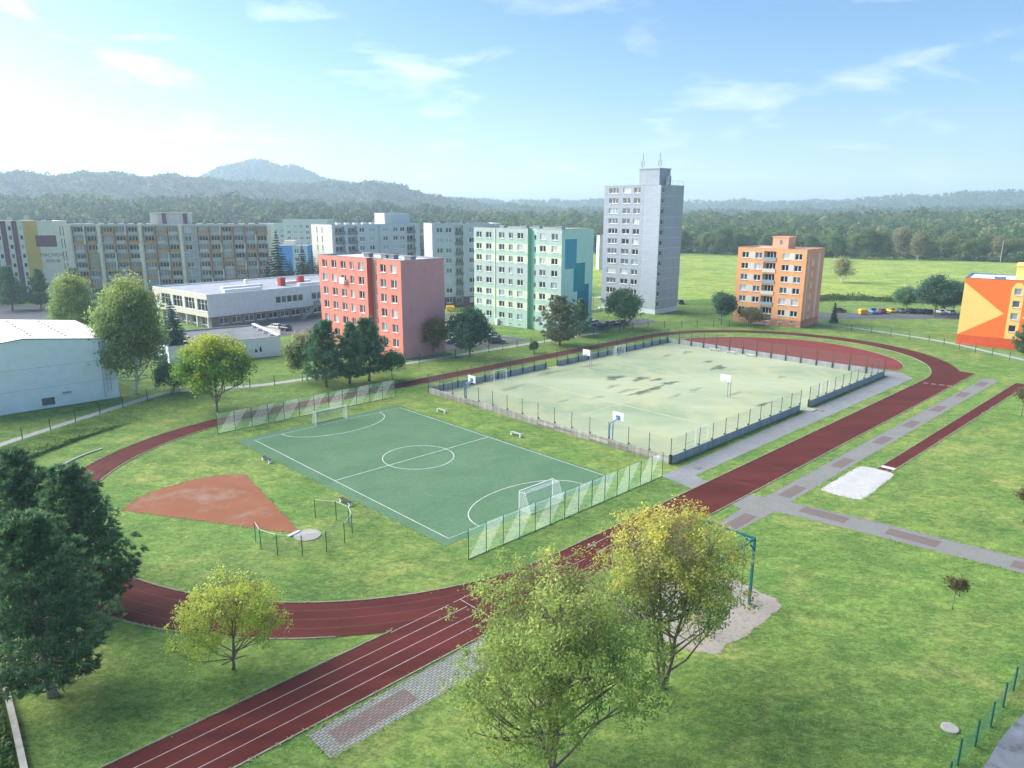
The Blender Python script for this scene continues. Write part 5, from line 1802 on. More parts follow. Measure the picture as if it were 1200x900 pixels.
text_mesh('MACHOV', 1.65, M['maroon'], mac, (4.2, -0.03, 14.0), (math.pi / 2, 0, 0))
text_mesh('2034-38', 1.35, M['maroon'], mac, (5.6, -0.03, 12.1), (math.pi / 2, 0, 0))
flat_roof(mac, [(0, 0), (MW, 0), (MW + sx * 0.3, 16), (sx, sy + 14), (sx, sy)], MH, M['white_roof'], 0.2, M['white_roof'])
roof_vents(mac, [(3.5, 3, 0.8), (7, 3, 0.7), (-3, 2, 0.6)], MH - 0.2)

# ---- grey block behind the red one
M['pg'] = plain('pale_grey_panel', (0.52, 0.57, 0.60, 1), 0.9, 0.06, 0.8, grime=0.18)
M['pc'] = plain('pale_cream_panel', (0.66, 0.66, 0.55, 1), 0.9, 0.05, 0.8, grime=0.22)


def grey_block(name, label, nearc, ang, L, D, H, cols, balc, gable_w, floors, gmat, fmat, gwin, base=None):
    t = thing(name, label, 'building', (nearc[0], nearc[1], 0), ang)
    fh_ = (H - 1.0) / floors
    hb = [(x, 0.6 + fh_ * f + 0.1, w, fh_ - 0.35, 1.1) for (x, w) in balc for f in range(floors)]
    hw = [(x, 0.6 + fh_ * f + 0.8, 1.9, 1.5, 0, 2) for x in cols for f in range(floors)]
    mb = MB()
    wall_side(mb, (0, 0), (L, 0), 0, H, hb + hw, mfn=(lambda s, z: 2 if z < 3.2 else 0) if base else None, cz=[3.2] if base else ())
    wall_side(mb, (L, 0), (L, D), 0, H)
    wall_side(mb, (L, D), (0, D), 0, H)
    hg_ = [(x, 0.6 + fh_ * f + 0.6, 0.6, 2.0, 0, 1) for x in gwin for f in range(floors)]
    wall_side(mb, (0, D), (0, 0), 0, H, hg_, mfn=lambda s, z: 1)
    mb.build('wall', [fmat, gmat, M['maroon']], t)
    put_windows(t, (0, 0), (L, 0), hw)
    put_windows(t, (0, D), (0, 0), hg_, panes=['pane_dark', 'pane_mid'])
    for (x, w) in balc:
        for f in range(floors):
            z = 0.6 + fh_ * f
            mb = MB(); mb.face([(x, 1.1, z), (x + w, 1.1, z), (x + w, 1.1, z + fh_ - 0.2), (x, 1.1, z + fh_ - 0.2)]); mb.build('loggia_back', fmat, t)
            fm, pm = window_meshes(w - 0.7, 1.7, 2)
            o = link('window', fm, t, (x + 0.35, 1.02, z + 0.6)); link('pane', pm[random.choice(PANES[:5])], o)
            mb = MB(); mb.box(x - 0.05, x + w + 0.05, -0.35, -0.22, z + 0.05, z + 1.1); mb.box(x - 0.05, x + w + 0.05, -0.22, -0.005, z + 0.0, z + 0.12); mb.build('balcony_parapet', M['concrete_dark'], t)
    flat_roof(t, [(0, 0), (L, 0), (L, D), (0, D)], H, M['pale_roof'], 0.3, M['pale_roof'])
    return t


gb = grey_block('apartment_block', 'pale grey block with cream end wall behind the red block', (-58.9, 240.0), R(45), 36.0, 13.0, 24.8, (10.6, 14.6, 20.2, 24.4, 27.4), ((1.2, 3.6), (6.0, 3.6), (30.2, 3.6)), 12, 8, M['pc'], M['pg'], (3.4, 6.6))
mb = MB(); mb.box(18.4, 18.9, -0.5, -0.01, 0, 24.5); mb.build('pier', M['pg'], gb)
mb = MB(); mb.box(23.5, 34.2, 3.5, 9.5, 24.5, 28.4); rh = mb.build('roof_house', M['pg'], gb)
mb = MB(); mb.box(23.3, 23.48, 3.5, 9.5, 24.6, 28.5); mb.build('painted_panel', M['cream'], rh)
roof_vents(gb, [(4 + q * 3.3, 2.5, 0.7) for q in range(5)], 24.5, 'white_paint')
gb2 = grey_block('apartment_block', 'grey-white block with a column of dark balconies behind the green block', (-24.5, 224.0), R(18), 22.0, 13.0, 25.6, (1.4, 4.2, 11.6), ((7.2, 2.4),), 12, 8, M['lp_blue'], M['pg'], (), True)  # left end wall takes a darker panel colour to paint its shade
roof_vents(gb2, [(4, 4, 0.8), (11, 4, 0.7)], 25.3)

# ---- blue block among the spruces
M['blue_wall'] = plain('blue_plaster', (0.08, 0.27, 0.66, 1), 0.85, 0.05, 0.7, grime=0.16)
M['blue_pale'] = plain('pale_blue_plaster', (0.32, 0.47, 0.60, 1), 0.85, 0.05, 0.7, grime=0.16)
bb = thing('blue_building', 'bright blue building half hidden by dark spruces', 'building', (-96.0, 290.0, 0), R(4))
hb = [(9.4 + k_ * 2.2, 3 + f * 3.2, 1.6, 1.7, 0, 2) for k_ in (0, 1) for f in range(4)]
mb = MB()
wall_side(mb, (0, 0), (14.5, 0), 0, 15.6, hb, mfn=lambda s, z: 1 if s > 8.6 else 0, cs=[8.6])
wall_side(mb, (14.5, 0), (14.5, 12), 0, 15.6); wall_side(mb, (14.5, 12), (0, 12), 0, 15.6); wall_side(mb, (0, 12), (0, 0), 0, 15.6)
mb.build('wall', [M['blue_wall'], M['blue_pale']], bb)
put_windows(bb, (0, 0), (14.5, 0), hb)
flat_roof(bb, [(0, 0), (14.5, 0), (14.5, 12), (0, 12)], 15.6, M['pale_roof'])
mb = MB(); mb.box(4.5, 8.8, 4, 8, 15.3, 17.3); mb.build('roof_house', M['cream'], bb)

# ---- pale slabs far behind
for (x, y, a, L, H, nm, lab) in ((-152, 420, 5, 52, 21.5, 'distant_block', 'hazy pale slab block behind the blue building, longer one'), (-122, 392, -3, 24, 24.2, 'distant_block', 'hazy pale slab block behind the blue building, taller one'),
                                 (44, 372, 0, 22, 17.0, 'distant_block', 'small hazy pale block between green block and tower')):
    t = thing(nm, lab, 'building', (x, y, 0), R(a))
    hw = [(2 + q * 3.4, 1.8 + f * 3.0, 1.9, 1.5, 0, 2) for q in range(int((L - 4) / 3.4)) for f in range(int((H - 2.5) / 3))]
    mb = MB()
    wall_side(mb, (0, 0), (L, 0), 0, H, hw); wall_side(mb, (L, 0), (L, 12), 0, H); wall_side(mb, (L, 12), (0, 12), 0, H); wall_side(mb, (0, 12), (0, 0), 0, H)
    mb.build('wall', M['pg'], t)
    put_windows(t, (0, 0), (L, 0), hw, panes=['pane_mid', 'pane_blue'])
    flat_roof(t, [(0, 0), (L, 0), (L, 12), (0, 12)], H, M['pale_roof'])


# ------------------------------------------------------------------ trees
def quads_mesh(name, centres, ax1, ax2, cols, mt, tip=0.0):
    """one leaf-shaped quad for each centre: ax1 half length, ax2 half width"""
    n = len(centres)
    co = np.empty((n, 4, 3), np.float32)
    co[:, 0] = centres - ax1
    co[:, 1] = centres + ax2 + ax1 * tip
    co[:, 2] = centres + ax1
    co[:, 3] = centres - ax2 + ax1 * tip
    me = bpy.data.meshes.new(name)
    me.vertices.add(n * 4)
    me.vertices.foreach_set('co', co.reshape(-1))
    me.loops.add(n * 4)
    me.loops.foreach_set('vertex_index', np.arange(n * 4, dtype=np.int32))
    me.polygons.add(n)
    me.polygons.foreach_set('loop_start', np.arange(0, n * 4, 4, dtype=np.int32))
    me.polygons.foreach_set('loop_total', np.full(n, 4, np.int32))
    me.materials.append(mt)
    me.update(calc_edges=True)
    ca = me.color_attributes.new('Col', 'FLOAT_COLOR', 'POINT')
    c4 = np.ones((n, 4, 4), np.float32)
    c4[:, :, :3] = np.clip(cols, 0, 1)[:, None, :]
    ca.data.foreach_set('color', c4.reshape(-1))
    return me


def unit(v):
    return v / (np.linalg.norm(v, axis=-1, keepdims=True) + 1e-9)


def leaf_axes(r, n, normal_bias, size, aspect=0.55, droop=0.0):
    d = unit(r.normal(size=(n, 3)))
    nb = unit(unit(r.normal(size=(n, 3))) * 0.8 + normal_bias)
    d = unit(d - nb * np.sum(d * nb, -1, keepdims=True) + np.array([0, 0, -droop]))
    s = size * r.uniform(0.65, 1.35, (n, 1))
    w = unit(np.cross(nb, d))
    return d * s, w * s * aspect


def mixcol(a, b, t):
    return np.array(a)[None, :] * (1 - t)[:, None] + np.array(b)[None, :] * t[:, None]


def broadleaf(seed, H, rad, z0, clusters, per, leaf, ca, cb, ctop=None, topk=0.0, limbs=6, spread=0.55, sig=0.5, shape=1.0, bark='bark', trunk_r=0.16, multi=1, taper_top=1.0, lean=0.0, droop=0.2, squash=1.0, up=0.3, ragged=0.3, lob=0.3):
    """returns (trunk mesh, crown mesh): trunk with limbs and twigs, crown of single leaves gathered in clumps on them"""
    r = np.random.default_rng(seed)
    ph = np.random.default_rng(seed + 900).uniform(0, 6.283, 4)
    mb = MB()
    tips = []
    cz = z0 + (H - z0) * 0.5
    hz = (H - z0) * 0.5

    def env(p):                                    # 0 at the axis, 1 on the crown surface
        zz = (p[2] - cz) / hz
        ww = max(0.05, 1 - abs(zz) ** (2.2 * shape))
        if zz > 0:
            ww *= max(0.1, 1 - 0.45 * zz * taper_top)
        th = math.atan2(p[1], p[0])
        lobe = 1 + lob * (0.5 * math.sin(2 * th + ph[0] + p[2] * 0.35) + 0.5 * math.sin(3 * th + ph[1] - p[2] * 0.8) + 0.4 * math.sin(5 * th + ph[2] + p[2] * 1.3))
        return math.hypot(p[0] - lean * p[2], p[1]) / (rad * max(0.35, lobe) * math.sqrt(ww))

    def grow(p, d, L, rr, level):
        n = 5
        pts, rs = [np.array(p)], [rr]
        d = np.array(d)
        for i in range(n):
            d = unit(d + r.normal(size=3) * (0.13 + 0.06 * level) + np.array([0, 0, 0.10 if level < 2 else 0.02]))
            q = pts[-1] + d * L / n
            if (level == 0 and env(q) > 1.0 + 0.5 * ragged) or q[2] < min(0.9, z0):
                break
            pts.append(q)
            rs.append(rr * (1 - 0.72 * (i + 1) / n))
            if level >= 1:
                tips.append((q, level))
            if level < 3 and i >= 1:
                for _ in range(2 if level < 2 else 1):
                    dd = unit(d * 0.55 + unit(r.normal(size=3)) * 0.8 + np.array([0, 0, up]))
                    LL = L * r.uniform(0.42, 0.68)
                    e = q + dd * LL
                    if env(e) < 1.0 + ragged * r.uniform(0, 1) and e[2] < H * 1.02 and e[2] > z0 * 0.8:
                        grow(q, dd, LL, rs[-1] * 0.62, level + 1)
        if len(pts) > 1 and level < 3:
            mb.tube([tuple(x) for x in pts], [max(0.008, x) for x in rs], 7 if level == 0 else (5 if level == 1 else 3), 0, False)

    for s in range(multi):
        ang = r.uniform(0, 6.28)
        off = np.array([math.cos(ang), math.sin(ang), 0]) * (0.12 * (multi > 1))
        top = H * r.uniform(0.62, 0.75)
        pts = [off * 0, off + np.array([0, 0, 0.25])]
        nseg = 8
        dirx = np.array([lean, 0, 1.0]) + (off * 1.2 if multi > 1 else 0)
        for i in range(nseg):
            pts.append(pts[-1] + unit(dirx + r.normal(size=3) * 0.06) * (top / nseg))
        rs = [trunk_r * 1.5, trunk_r * 1.1] + [trunk_r * (1 - 0.72 * (i + 1) / nseg) for i in range(nseg)]
        mb.tube([tuple(x) for x in pts], rs, 9, 0, True)
        for li in range(limbs):
            t = r.uniform(max(0.12, z0 / H * 0.95), 0.98)
            zq = t * top
            k = min(len(pts) - 2, max(1, int(zq / top * nseg) + 1))
            p = pts[k]
            a = 2.4 * li + r.uniform(-0.5, 0.5)
            el = r.uniform(-0.1, 0.55) + 0.75 * t
            d = np.array([math.cos(a) * math.cos(el), math.sin(a) * math.cos(el), math.sin(el)])
            L = (rad * spread * 1.5 + (H - p[2]) * 0.28) * r.uniform(0.75, 1.1)
            grow(p, d, L, rs[k] * 0.6, 0)
    tp = np.array([t[0] for t in tips])
    e = np.array([env(p) for p in tp])
    keep = (e < 1.0 + ragged) & (tp[:, 2] < H * 1.04)
    tp = tp[keep]
    th = np.arctan2(tp[:, 1], tp[:, 0])
    tp = tp[tp[:, 2] < H * (0.93 + 0.09 * np.sin(2 * th + ph[3]) + 0.05 * np.sin(5 * th + ph[0]))]
    if len(tp) > clusters:                          # thin the crowded middle first
        vx = np.floor(tp / (rad * 0.16)).astype(int)
        _, inv, cnt = np.unique(vx, axis=0, return_inverse=True, return_counts=True)
        wgt = 1.0 / cnt[inv.reshape(-1)]
        tp = tp[r.choice(len(tp), clusters, replace=False, p=wgt / wgt.sum())]
    nc = len(tp)
    c = np.repeat(tp, per, 0)
    sg = sig * r.uniform(0.6, 1.3, nc)
    c = c + r.normal(size=c.shape) * np.repeat(sg, per)[:, None] * np.array([1, 1, 0.75 * squash])
    axis = np.stack([lean * c[:, 2], np.zeros(len(c)), np.full(len(c), cz)], -1)
    out = unit((c - axis) * np.array([1, 1, 0.7]))
    a1, a2 = leaf_axes(r, len(c), out * 0.5 + np.array([0, 0, 0.55]), leaf, 0.55, droop)
    ct = np.repeat(r.uniform(0, 1, nc), per) * 0.6 + r.uniform(0, 1, len(c)) * 0.4
    col = mixcol(ca, cb, ct)
    if ctop is not None:
        hgt = np.clip((c[:, 2] - z0) / (H - z0), 0, 1)
        pt = np.clip((hgt - (1 - topk)) / max(topk, 1e-3), 0, 1) * np.repeat(r.uniform(0.35, 1.0, nc), per)
        pt = np.maximum(pt, (np.repeat(r.uniform(0, 1, nc), per) > 0.93) * 0.75)
        col = col * (1 - pt[:, None]) + np.array(ctop)[None, :] * pt[:, None]
    col *= r.uniform(0.82, 1.18, (len(c), 1))
    crown = quads_mesh('crown', c.astype(np.float32), a1, a2, col, M['leaf'])
    return mb.mesh('trunk', M[bark], True), crown


def tufts(r, P, axis, n, length, width, ca, cb, tipc):
    """needle tufts: n narrow blades fanning from every point P about its own axis"""
    c = np.repeat(P, n, 0)
    ax = np.repeat(axis, n, 0)
    d = unit(ax * 0.9 + unit(r.normal(size=c.shape)) * 0.95)
    L = length * r.uniform(0.7, 1.25, (len(c), 1))
    a1 = d * L * 0.5
    w = unit(np.cross(d, r.normal(size=c.shape))) * width
    t = np.repeat(r.uniform(0, 1, len(P)), n) * 0.7 + r.uniform(0, 1, len(c)) * 0.3
    col = mixcol(ca, cb, t)
    al = np.clip(np.sum(d * ax, -1), 0, 1) ** 3 * (np.repeat(r.uniform(0, 1, len(P)), n) > 0.35)
    col = col * (1 - 0.8 * al[:, None]) + np.array(tipc)[None, :] * 0.8 * al[:, None]
    return c + a1, a1, w, col


def pine(seed, H, rad, z0, whorls, per, nblade, blade, wid, ca, cb, tipc, bark='bark_grey', trunk_r=0.26, top_pow=1.7, upturn=0.5, irregular=0.25):
    """black pine: tiers of upturned branches ending in needle tufts"""
    r = np.random.default_rng(seed)
    mb = MB()
    n = 9
    pts = [np.array([0.0, 0, 0])]
    for i in range(n):
        pts.append(pts[-1] + np.array([r.normal() * 0.12, r.normal() * 0.12, H * 0.93 / n]))
    mb.tube([tuple(p) for p in pts], [trunk_r * (1.35 if i == 0 else 1) * (1 - 0.85 * i / n) for i in range(n + 1)], 9)
    TP, TA = [], []
    for wv in range(whorls):
        t = (wv + r.uniform(0, 0.8)) / whorls
        z = z0 + (H * 0.95 - z0) * t
        k = min(n - 1, int(z / (H * 0.93) * n))
        fz = z / (H * 0.93) * n - k
        base = pts[k] * (1 - fz) + pts[min(n, k + 1)] * fz
        zz = (z - z0) / (H - z0)
        reach = rad * (1 - zz ** top_pow) * (0.55 + 0.45 * min(1, zz * 4 + 0.35)) + 0.25
        nb = per if zz < 0.75 else max(4, per - 2)
        for b in range(nb):
            a = 6.283 * (b + r.uniform(-0.3, 0.3)) / nb + wv * 1.1
            L = reach * r.uniform(1 - irregular * 1.4, 1 + irregular * 0.45)
            h = np.array([math.cos(a), math.sin(a), 0])
            bp = []
            for s in range(7):
                q = s / 6
                bp.append(base + h * L * q + np.array([0, 0, L * (-0.10 * math.sin(q * 3.14) + upturn * q * q * (0.5 + zz))]))
            mb.tube([tuple(p) for p in bp], [max(0.012, trunk_r * 0.26 * (1 - 0.8 * q / 6) * (1 - 0.6 * zz)) for q in range(7)], 4, 0, False)
            for s in range(2, 7):
                q = s / 6
                m = 4 if s > 3 else 2
                for _ in range(m):
                    side = np.cross(h, [0, 0, 1]) * r.uniform(-0.42, 0.42) * L * (1.05 - 0.55 * q) + np.array([0, 0, r.uniform(-0.05, 0.28)])
                    p = bp[s] + side + h * r.uniform(-0.2, 0.25)
                    TP.append(p)
                    TA.append(unit(h * 0.55 + side * 0.5 + np.array([0, 0, 0.75])))
    for _ in range(14):
        TP.append(pts[-1] + np.array([r.normal() * 0.25, r.normal() * 0.25, r.uniform(-0.6, 0.25)]))
        TA.append(np.array([0, 0, 1.0]))
    TP, TA = np.array(TP), np.array(TA)
    c, a1, a2, col = tufts(r, TP, TA, nblade, blade, wid, ca, cb, tipc)
    return mb.mesh('trunk', M[bark], True), quads_mesh('crown', c, a1, a2, col, M['needle'], -0.2)


def spruce(seed, H, rad, tiers, per, ca, cb, bark='bark'):
    r = np.random.default_rng(seed)
    mb = MB()
    mb.tube([(0, 0, 0), (0, 0, H * 0.5), (0, 0, H * 0.98)], [H * 0.017, H * 0.010, 0.02], 7)
    C, A1, A2, K = [], [], [], []
    for t in range(tiers):
        q = t / (tiers - 1)
        z = H * (0.06 + 0.92 * q)
        L = rad * (1 - q) ** 0.9 + 0.12
        nb = max(5, int(per * (1 - q * 0.6)))
        for b in range(nb):
            a = 6.283 * (b + r.uniform(-0.35, 0.35)) / nb + t * 0.7
            Lb = L * r.uniform(0.75, 1.12)
            h = np.array([math.cos(a), math.sin(a), 0])
            s = np.array([-h[1], h[0], 0])
            m = max(4, int(Lb / 0.10))
            qq = r.uniform(0.12, 1, m * 3)
            p = np.array([0, 0, z]) + h * (qq * Lb)[:, None] + np.array([0, 0, 1.0]) * (-0.28 * qq * Lb + 0.14 * qq ** 3 * Lb)[:, None] + s * (r.normal(size=m * 3) * 0.16 * Lb * (1.05 - qq))[:, None] + np.array([0, 0, 1]) * (r.normal(size=m * 3) * 0.06)[:, None]
            d = unit(h[None] * 0.8 + s[None] * r.normal(size=(m * 3, 1)) * 0.6 + np.array([0, 0, -0.35]))
            C.append(p); A1.append(d * (0.16 + 0.03 * Lb) * r.uniform(0.7, 1.3, (m * 3, 1)))
            A2.append(unit(np.cross(d, r.normal(size=d.shape) * 0.4 + np.array([0, 0, 1.0]))) * 0.12)
            K.append(mixcol(ca, cb, np.clip(r.uniform(0, 1, m * 3) * 0.7 + 0.3 * r.uniform(), 0, 1)))
    C, A1, A2, K = map(np.concatenate, (C, A1, A2, K))
    return mb.mesh('trunk', M[bark], True), quads_mesh('crown', C, A1, A2, K, M['needle'])


def plant(name, label, meshes, xy, rz=0.0, scale=1.0, group=None, cat='tree'):
    t = thing(name, label, cat, (xy[0], xy[1], 0), rz, group)
    if scale != 1.0:
        t.scale = (scale, scale, scale)
    link('trunk', meshes[0], t)
    link('crown', meshes[1], t)
    return t


# foreground: two tall broadleaved trees
GRN_A, GRN_B = (0.060, 0.125, 0.030), (0.150, 0.245, 0.055)
YEL = (0.42, 0.36, 0.06)
t1 = broadleaf(3, 12.9, 4.1, 0.7, 860, 36, 0.090, (0.200, 0.310, 0.075), (0.390, 0.500, 0.140), (0.52, 0.56, 0.16), 0.22, limbs=18, spread=0.62, sig=0.27, trunk_r=0.15, multi=3, taper_top=0.4, up=0.4, ragged=0.35, shape=1.7, lob=0.45)
plant('broadleaf_tree', 'tall loose green tree in the centre foreground, its crown over the sprint track', t1, (2.2, 33.2), 0.4)
t2 = broadleaf(8, 12.9, 3.5, 0.8, 780, 36, 0.090, (0.190, 0.290, 0.085), (0.350, 0.455, 0.145), (0.80, 0.70, 0.15), 0.55, limbs=17, spread=0.58, sig=0.27, trunk_r=0.14, multi=3, taper_top=0.3, up=0.4, ragged=0.35, shape=1.7, lob=0.45)
plant('broadleaf_tree', 'tall tree with yellowing top standing in the gravel bed by the teal frame', t2, (9.8, 40.6), 2.0)
t3 = broadleaf(21, 7.0, 2.6, 0.7, 420, 28, 0.085, (0.42, 0.54, 0.10), (0.60, 0.70, 0.14), (0.76, 0.78, 0.17), 0.5, limbs=14, spread=0.6, sig=0.22, trunk_r=0.08, multi=2, taper_top=0.4, up=0.35, ragged=0.4, shape=1.5)
plant('young_tree', 'small yellow-green tree between the track bend and the sprint straight', t3, (-18.6, 42.4), 1.0)

# three black pines at lower left
PN_A, PN_B, PN_T = (0.055, 0.135, 0.065), (0.120, 0.240, 0.110), (0.300, 0.450, 0.220)
p1 = pine(5, 12.4, 3.9, 1.3, 21, 8, 16, 0.42, 0.042, PN_A, PN_B, PN_T)
p2 = pine(6, 12.0, 3.6, 0.8, 20, 8, 16, 0.42, 0.042, PN_A, PN_B, PN_T, top_pow=1.45)
plant('black_pine', 'large dark pine nearest the lower left corner, grey trunk showing', p1, (-28.9, 39.6), 0.3)
plant('black_pine', 'dark pine behind the nearest one, at the left edge', p2, (-37.4, 51.8), 1.1)
plant('black_pine', 'dark pine leaning over the track bend, right of the other two', p2, (-32.0, 49.6), 3.0, 1.0)

# trees along the far side of the track
t253 = broadleaf(31, 11.6, 4.8, 1.4, 1000, 22, 0.20, (0.132, 0.287, 0.054), (0.264, 0.449, 0.085), (0.744, 0.682, 0.078), 0.35, limbs=18, spread=0.65, sig=0.5, trunk_r=0.18, taper_top=0.15, shape=2.0)
plant('broadleaf_tree', 'round bright green tree with yellow top in front of the low annex', t253, (-44.7, 105.3), 0.0)
birch = broadleaf(41, 20.5, 3.8, 0.8, 1350, 18, 0.22, (0.163, 0.256, 0.078), (0.295, 0.403, 0.132), (0.465, 0.512, 0.155), 0.3, limbs=22, spread=0.42, sig=0.65, bark='birch_bark', trunk_r=0.22, multi=2, taper_top=0.95, droop=0.6, shape=2.2, up=0.15)
plant('birch_tree', 'tall drooping birch with white stems at the corner of the white hall', birch, (-62.6, 116.0), 0.0)
plant('birch_tree', 'pale green birch behind the white hall roof', birch, (-92.0, 150.0), 2.2, 0.86)
plant('birch_tree', 'smaller birch behind the hall, between the other two', birch, (-83.0, 156.0), 4.0, 0.74)
bsp = spruce(51, 12.5, 3.6, 26, 13, (0.064, 0.157, 0.143), (0.162, 0.293, 0.272))
plant('blue_spruce', 'blue-green spruce right of the tall birch', bsp, (-66.8, 140.2), 0.0, 1.08)
shrub = broadleaf(55, 4.6, 2.4, 0.3, 260, 26, 0.2, (0.080, 0.168, 0.080), (0.149, 0.271, 0.122), limbs=10, spread=0.7, sig=0.45, trunk_r=0.07, multi=3, taper_top=0.2)
plant('dark_shrub', 'dense dark shrub at the foot of the tall birch', shrub, (-56.8, 117.5), 0.0, 1.0, None, 'shrub')
pm1 = pine(61, 11.6, 4.3, 1.2, 12, 6, 12, 0.62, 0.06, (0.054, 0.149, 0.080), (0.114, 0.250, 0.122), (0.203, 0.380, 0.191), bark='bark', trunk_r=0.2, top_pow=1.05, irregular=0.45)
plant('black_pine', 'dark pine left of the red block, leftmost of that row', pm1, (-32.0, 121.0), 0.0, 1.02)
pm2 = pine(62, 11.0, 3.9, 1.0, 12, 6, 12, 0.62, 0.06, (0.070, 0.163, 0.088), (0.141, 0.266, 0.130), (0.231, 0.394, 0.191), bark='bark', trunk_r=0.2, top_pow=1.05, irregular=0.45)
plant('black_pine', 'grey-green pine in the row before the red block', pm2, (-28.6, 123.4), 1.4, 1.0)
plant('black_pine', 'dark pine before the red block with its top against the facade', pm1, (-25.6, 125.6), 2.5, 1.0)
ash = broadleaf(65, 7.8, 2.7, 1.6, 320, 20, 0.22, (0.163, 0.240, 0.093), (0.295, 0.372, 0.155), (0.527, 0.465, 0.248), 0.3, limbs=9, spread=0.55, sig=0.55, trunk_r=0.1)
plant('pale_tree', 'thin pale green tree left of the dark pines by the annex', ash, (-36.8, 126.0), 0.5, 1.1)
plant('pale_tree', 'sparse yellowish tree in front of the left end of the red block', ash, (-29.5, 136.0), 2.5, 1.05)
sg = broadleaf(66, 5.2, 2.3, 1.2, 240, 22, 0.2, (0.078, 0.202, 0.070), (0.139, 0.295, 0.109), limbs=8, spread=0.6, sig=0.45, trunk_r=0.08)
plant('young_tree', 'small fresh green tree at the right foot of the dark pines', sg, (-21.6, 126.6), 0.0)
rust = broadleaf(71, 8.4, 2.7, 0.8, 420, 22, 0.23, (0.191, 0.203, 0.109), (0.311, 0.299, 0.149), (0.705, 0.354, 0.203), 0.45, limbs=11, spread=0.5, sig=0.5, trunk_r=0.12)
plant('rusty_tree', 'brownish tree with reddish top beside the pink end wall', rust, (-16.55, 148.90), 0.0)
dk = broadleaf(72, 9.8, 3.7, 1.4, 560, 24, 0.24, (0.060, 0.158, 0.104), (0.122, 0.244, 0.149), None, 0, limbs=12, spread=0.6, sig=0.55, trunk_r=0.15, shape=0.8)
plant('dark_tree', 'dark bluish tree in front of the parked cars and green block', dk, (-8.88, 146.81), 0.0, 1.05)
bush = broadleaf(73, 2.4, 0.8, 0.2, 80, 22, 0.13, (0.109, 0.155, 0.078), (0.171, 0.232, 0.109), limbs=7, spread=0.6, sig=0.22, trunk_r=0.04, multi=2)
plant('small_bush', 'small upright bush by the track below the green block', bush, (4.74, 152.12), 0.0, 1.1, None, 'bush')
pm3 = pine(74, 10.4, 4.5, 1.0, 12, 7, 12, 0.62, 0.06, (0.109, 0.149, 0.092), (0.203, 0.244, 0.141), (0.325, 0.340, 0.203), bark='bark', trunk_r=0.22, top_pow=2.0, irregular=0.45)
plant('black_pine', 'broad brownish pine in front of the green end wall', pm3, (10.82, 161.25), 0.0, 1.06)
plant('black_pine', 'darker pine tucked behind the broad one by the parked cars', pm2, (16.36, 173.25), 0.8, 0.84)
md = broadleaf(75, 10.2, 4.6, 1.6, 620, 20, 0.26, (0.104, 0.222, 0.109), (0.211, 0.380, 0.163), limbs=12, spread=0.65, sig=0.62, trunk_r=0.16, shape=1.1)
plant('green_tree', 'broad mid green tree in front of the tower', md, (28.94, 185.17), 0.0, 1.0)
dm = broadleaf(76, 7.6, 2.7, 1.4, 380, 20, 0.24, (0.070, 0.176, 0.109), (0.149, 0.285, 0.149), limbs=10, spread=0.55, sig=0.5, trunk_r=0.13)
plant('dark_tree', 'small dark tree left of the orange block', dm, (56.37, 193.00), 0.0, 1.12)
br2 = broadleaf(77, 5.0, 3.4, 0.8, 320, 20, 0.24, (0.155, 0.147, 0.062), (0.264, 0.202, 0.085), (0.186, 0.264, 0.093), 0.35, limbs=11, spread=0.9, sig=0.5, trunk_r=0.09, multi=2)
plant('rusty_tree', 'wide brown and olive small tree at the foot of the orange block', br2, (63.09, 189.53), 0.0, 1.0)
col_ = spruce(78, 5.5, 1.1, 16, 9, (0.043, 0.109, 0.076), (0.087, 0.174, 0.109))
plant('conifer', 'narrow dark conifer at the right corner of the orange block', col_, (88.2, 196.5), 0.0, 1.0)
# right-hand side
plant('green_tree', 'smaller round tree behind the right-hand car park, left of the bigger one', md, (121.65, 221.84), 1.0, 0.72)
plant('green_tree', 'large dark round tree beside the vermilion building car park', dk, (123.13, 209.15), 2.2, 1.22)
plant('green_tree', 'dark tree just left of the vermilion building, partly behind it', dk, (131.89, 214.68), 4.0, 1.0)
rtp = pine(81, 10.0, 3.0, 0.6, 15, 8, 11, 0.55, 0.06, (0.065, 0.149, 0.080), (0.136, 0.244, 0.122), (0.217, 0.354, 0.163), bark='bark', trunk_r=0.16, top_pow=1.2, irregular=0.45)
plant('conifer', 'dark conifer cut by the right edge in front of the vermilion wall', rtp, (109.5, 150.5), 0.0, 0.95)
wil = broadleaf(82, 10.5, 4.0, 1.0, 300, 16, 0.30, (0.310, 0.341, 0.155), (0.465, 0.449, 0.217), limbs=10, spread=0.6, sig=0.75, bark='birch_bark', trunk_r=0.13, multi=2)
plant('pale_tree', 'lone pale birch standing in the bright meadow', wil, (140.91, 310.54), 0.0, 1.02)
sap = broadleaf(83, 2.7, 0.75, 1.5, 46, 20, 0.10, (0.124, 0.116, 0.046), (0.194, 0.171, 0.070), limbs=7, spread=0.6, sig=0.20, trunk_r=0.04)
plant('sapling', 'thin brown-leaved sapling alone on the near right lawn', sap, (34.18, 50.21), 0.0, 1.0, None, 'sapling')
plant('sapling', 'brownish sapling cut by the right edge, above the paved path', sap, (50.77, 66.34), 1.0, 1.3, None, 'sapling')
plant('sapling', 'brownish sapling at the right edge by the long jump runway', sap, (76.61, 104.28), 2.0, 1.6, None, 'sapling')
plant('small_bush', 'dark bush in the meadow left of the tower', shrub, (24.0, 262.0), 1.0, 1.0, None, 'bush')
hb_ = [(-78.3, 243.0, 1.62), (-70.2, 244.0, 1.30), (-74.0, 242.5, 0.98), (-67.6, 246.0, 1.18), (-81.5, 241.5, 0.85)]
spd = spruce(79, 14.0, 4.0, 26, 12, (0.035, 0.087, 0.064), (0.078, 0.147, 0.098))
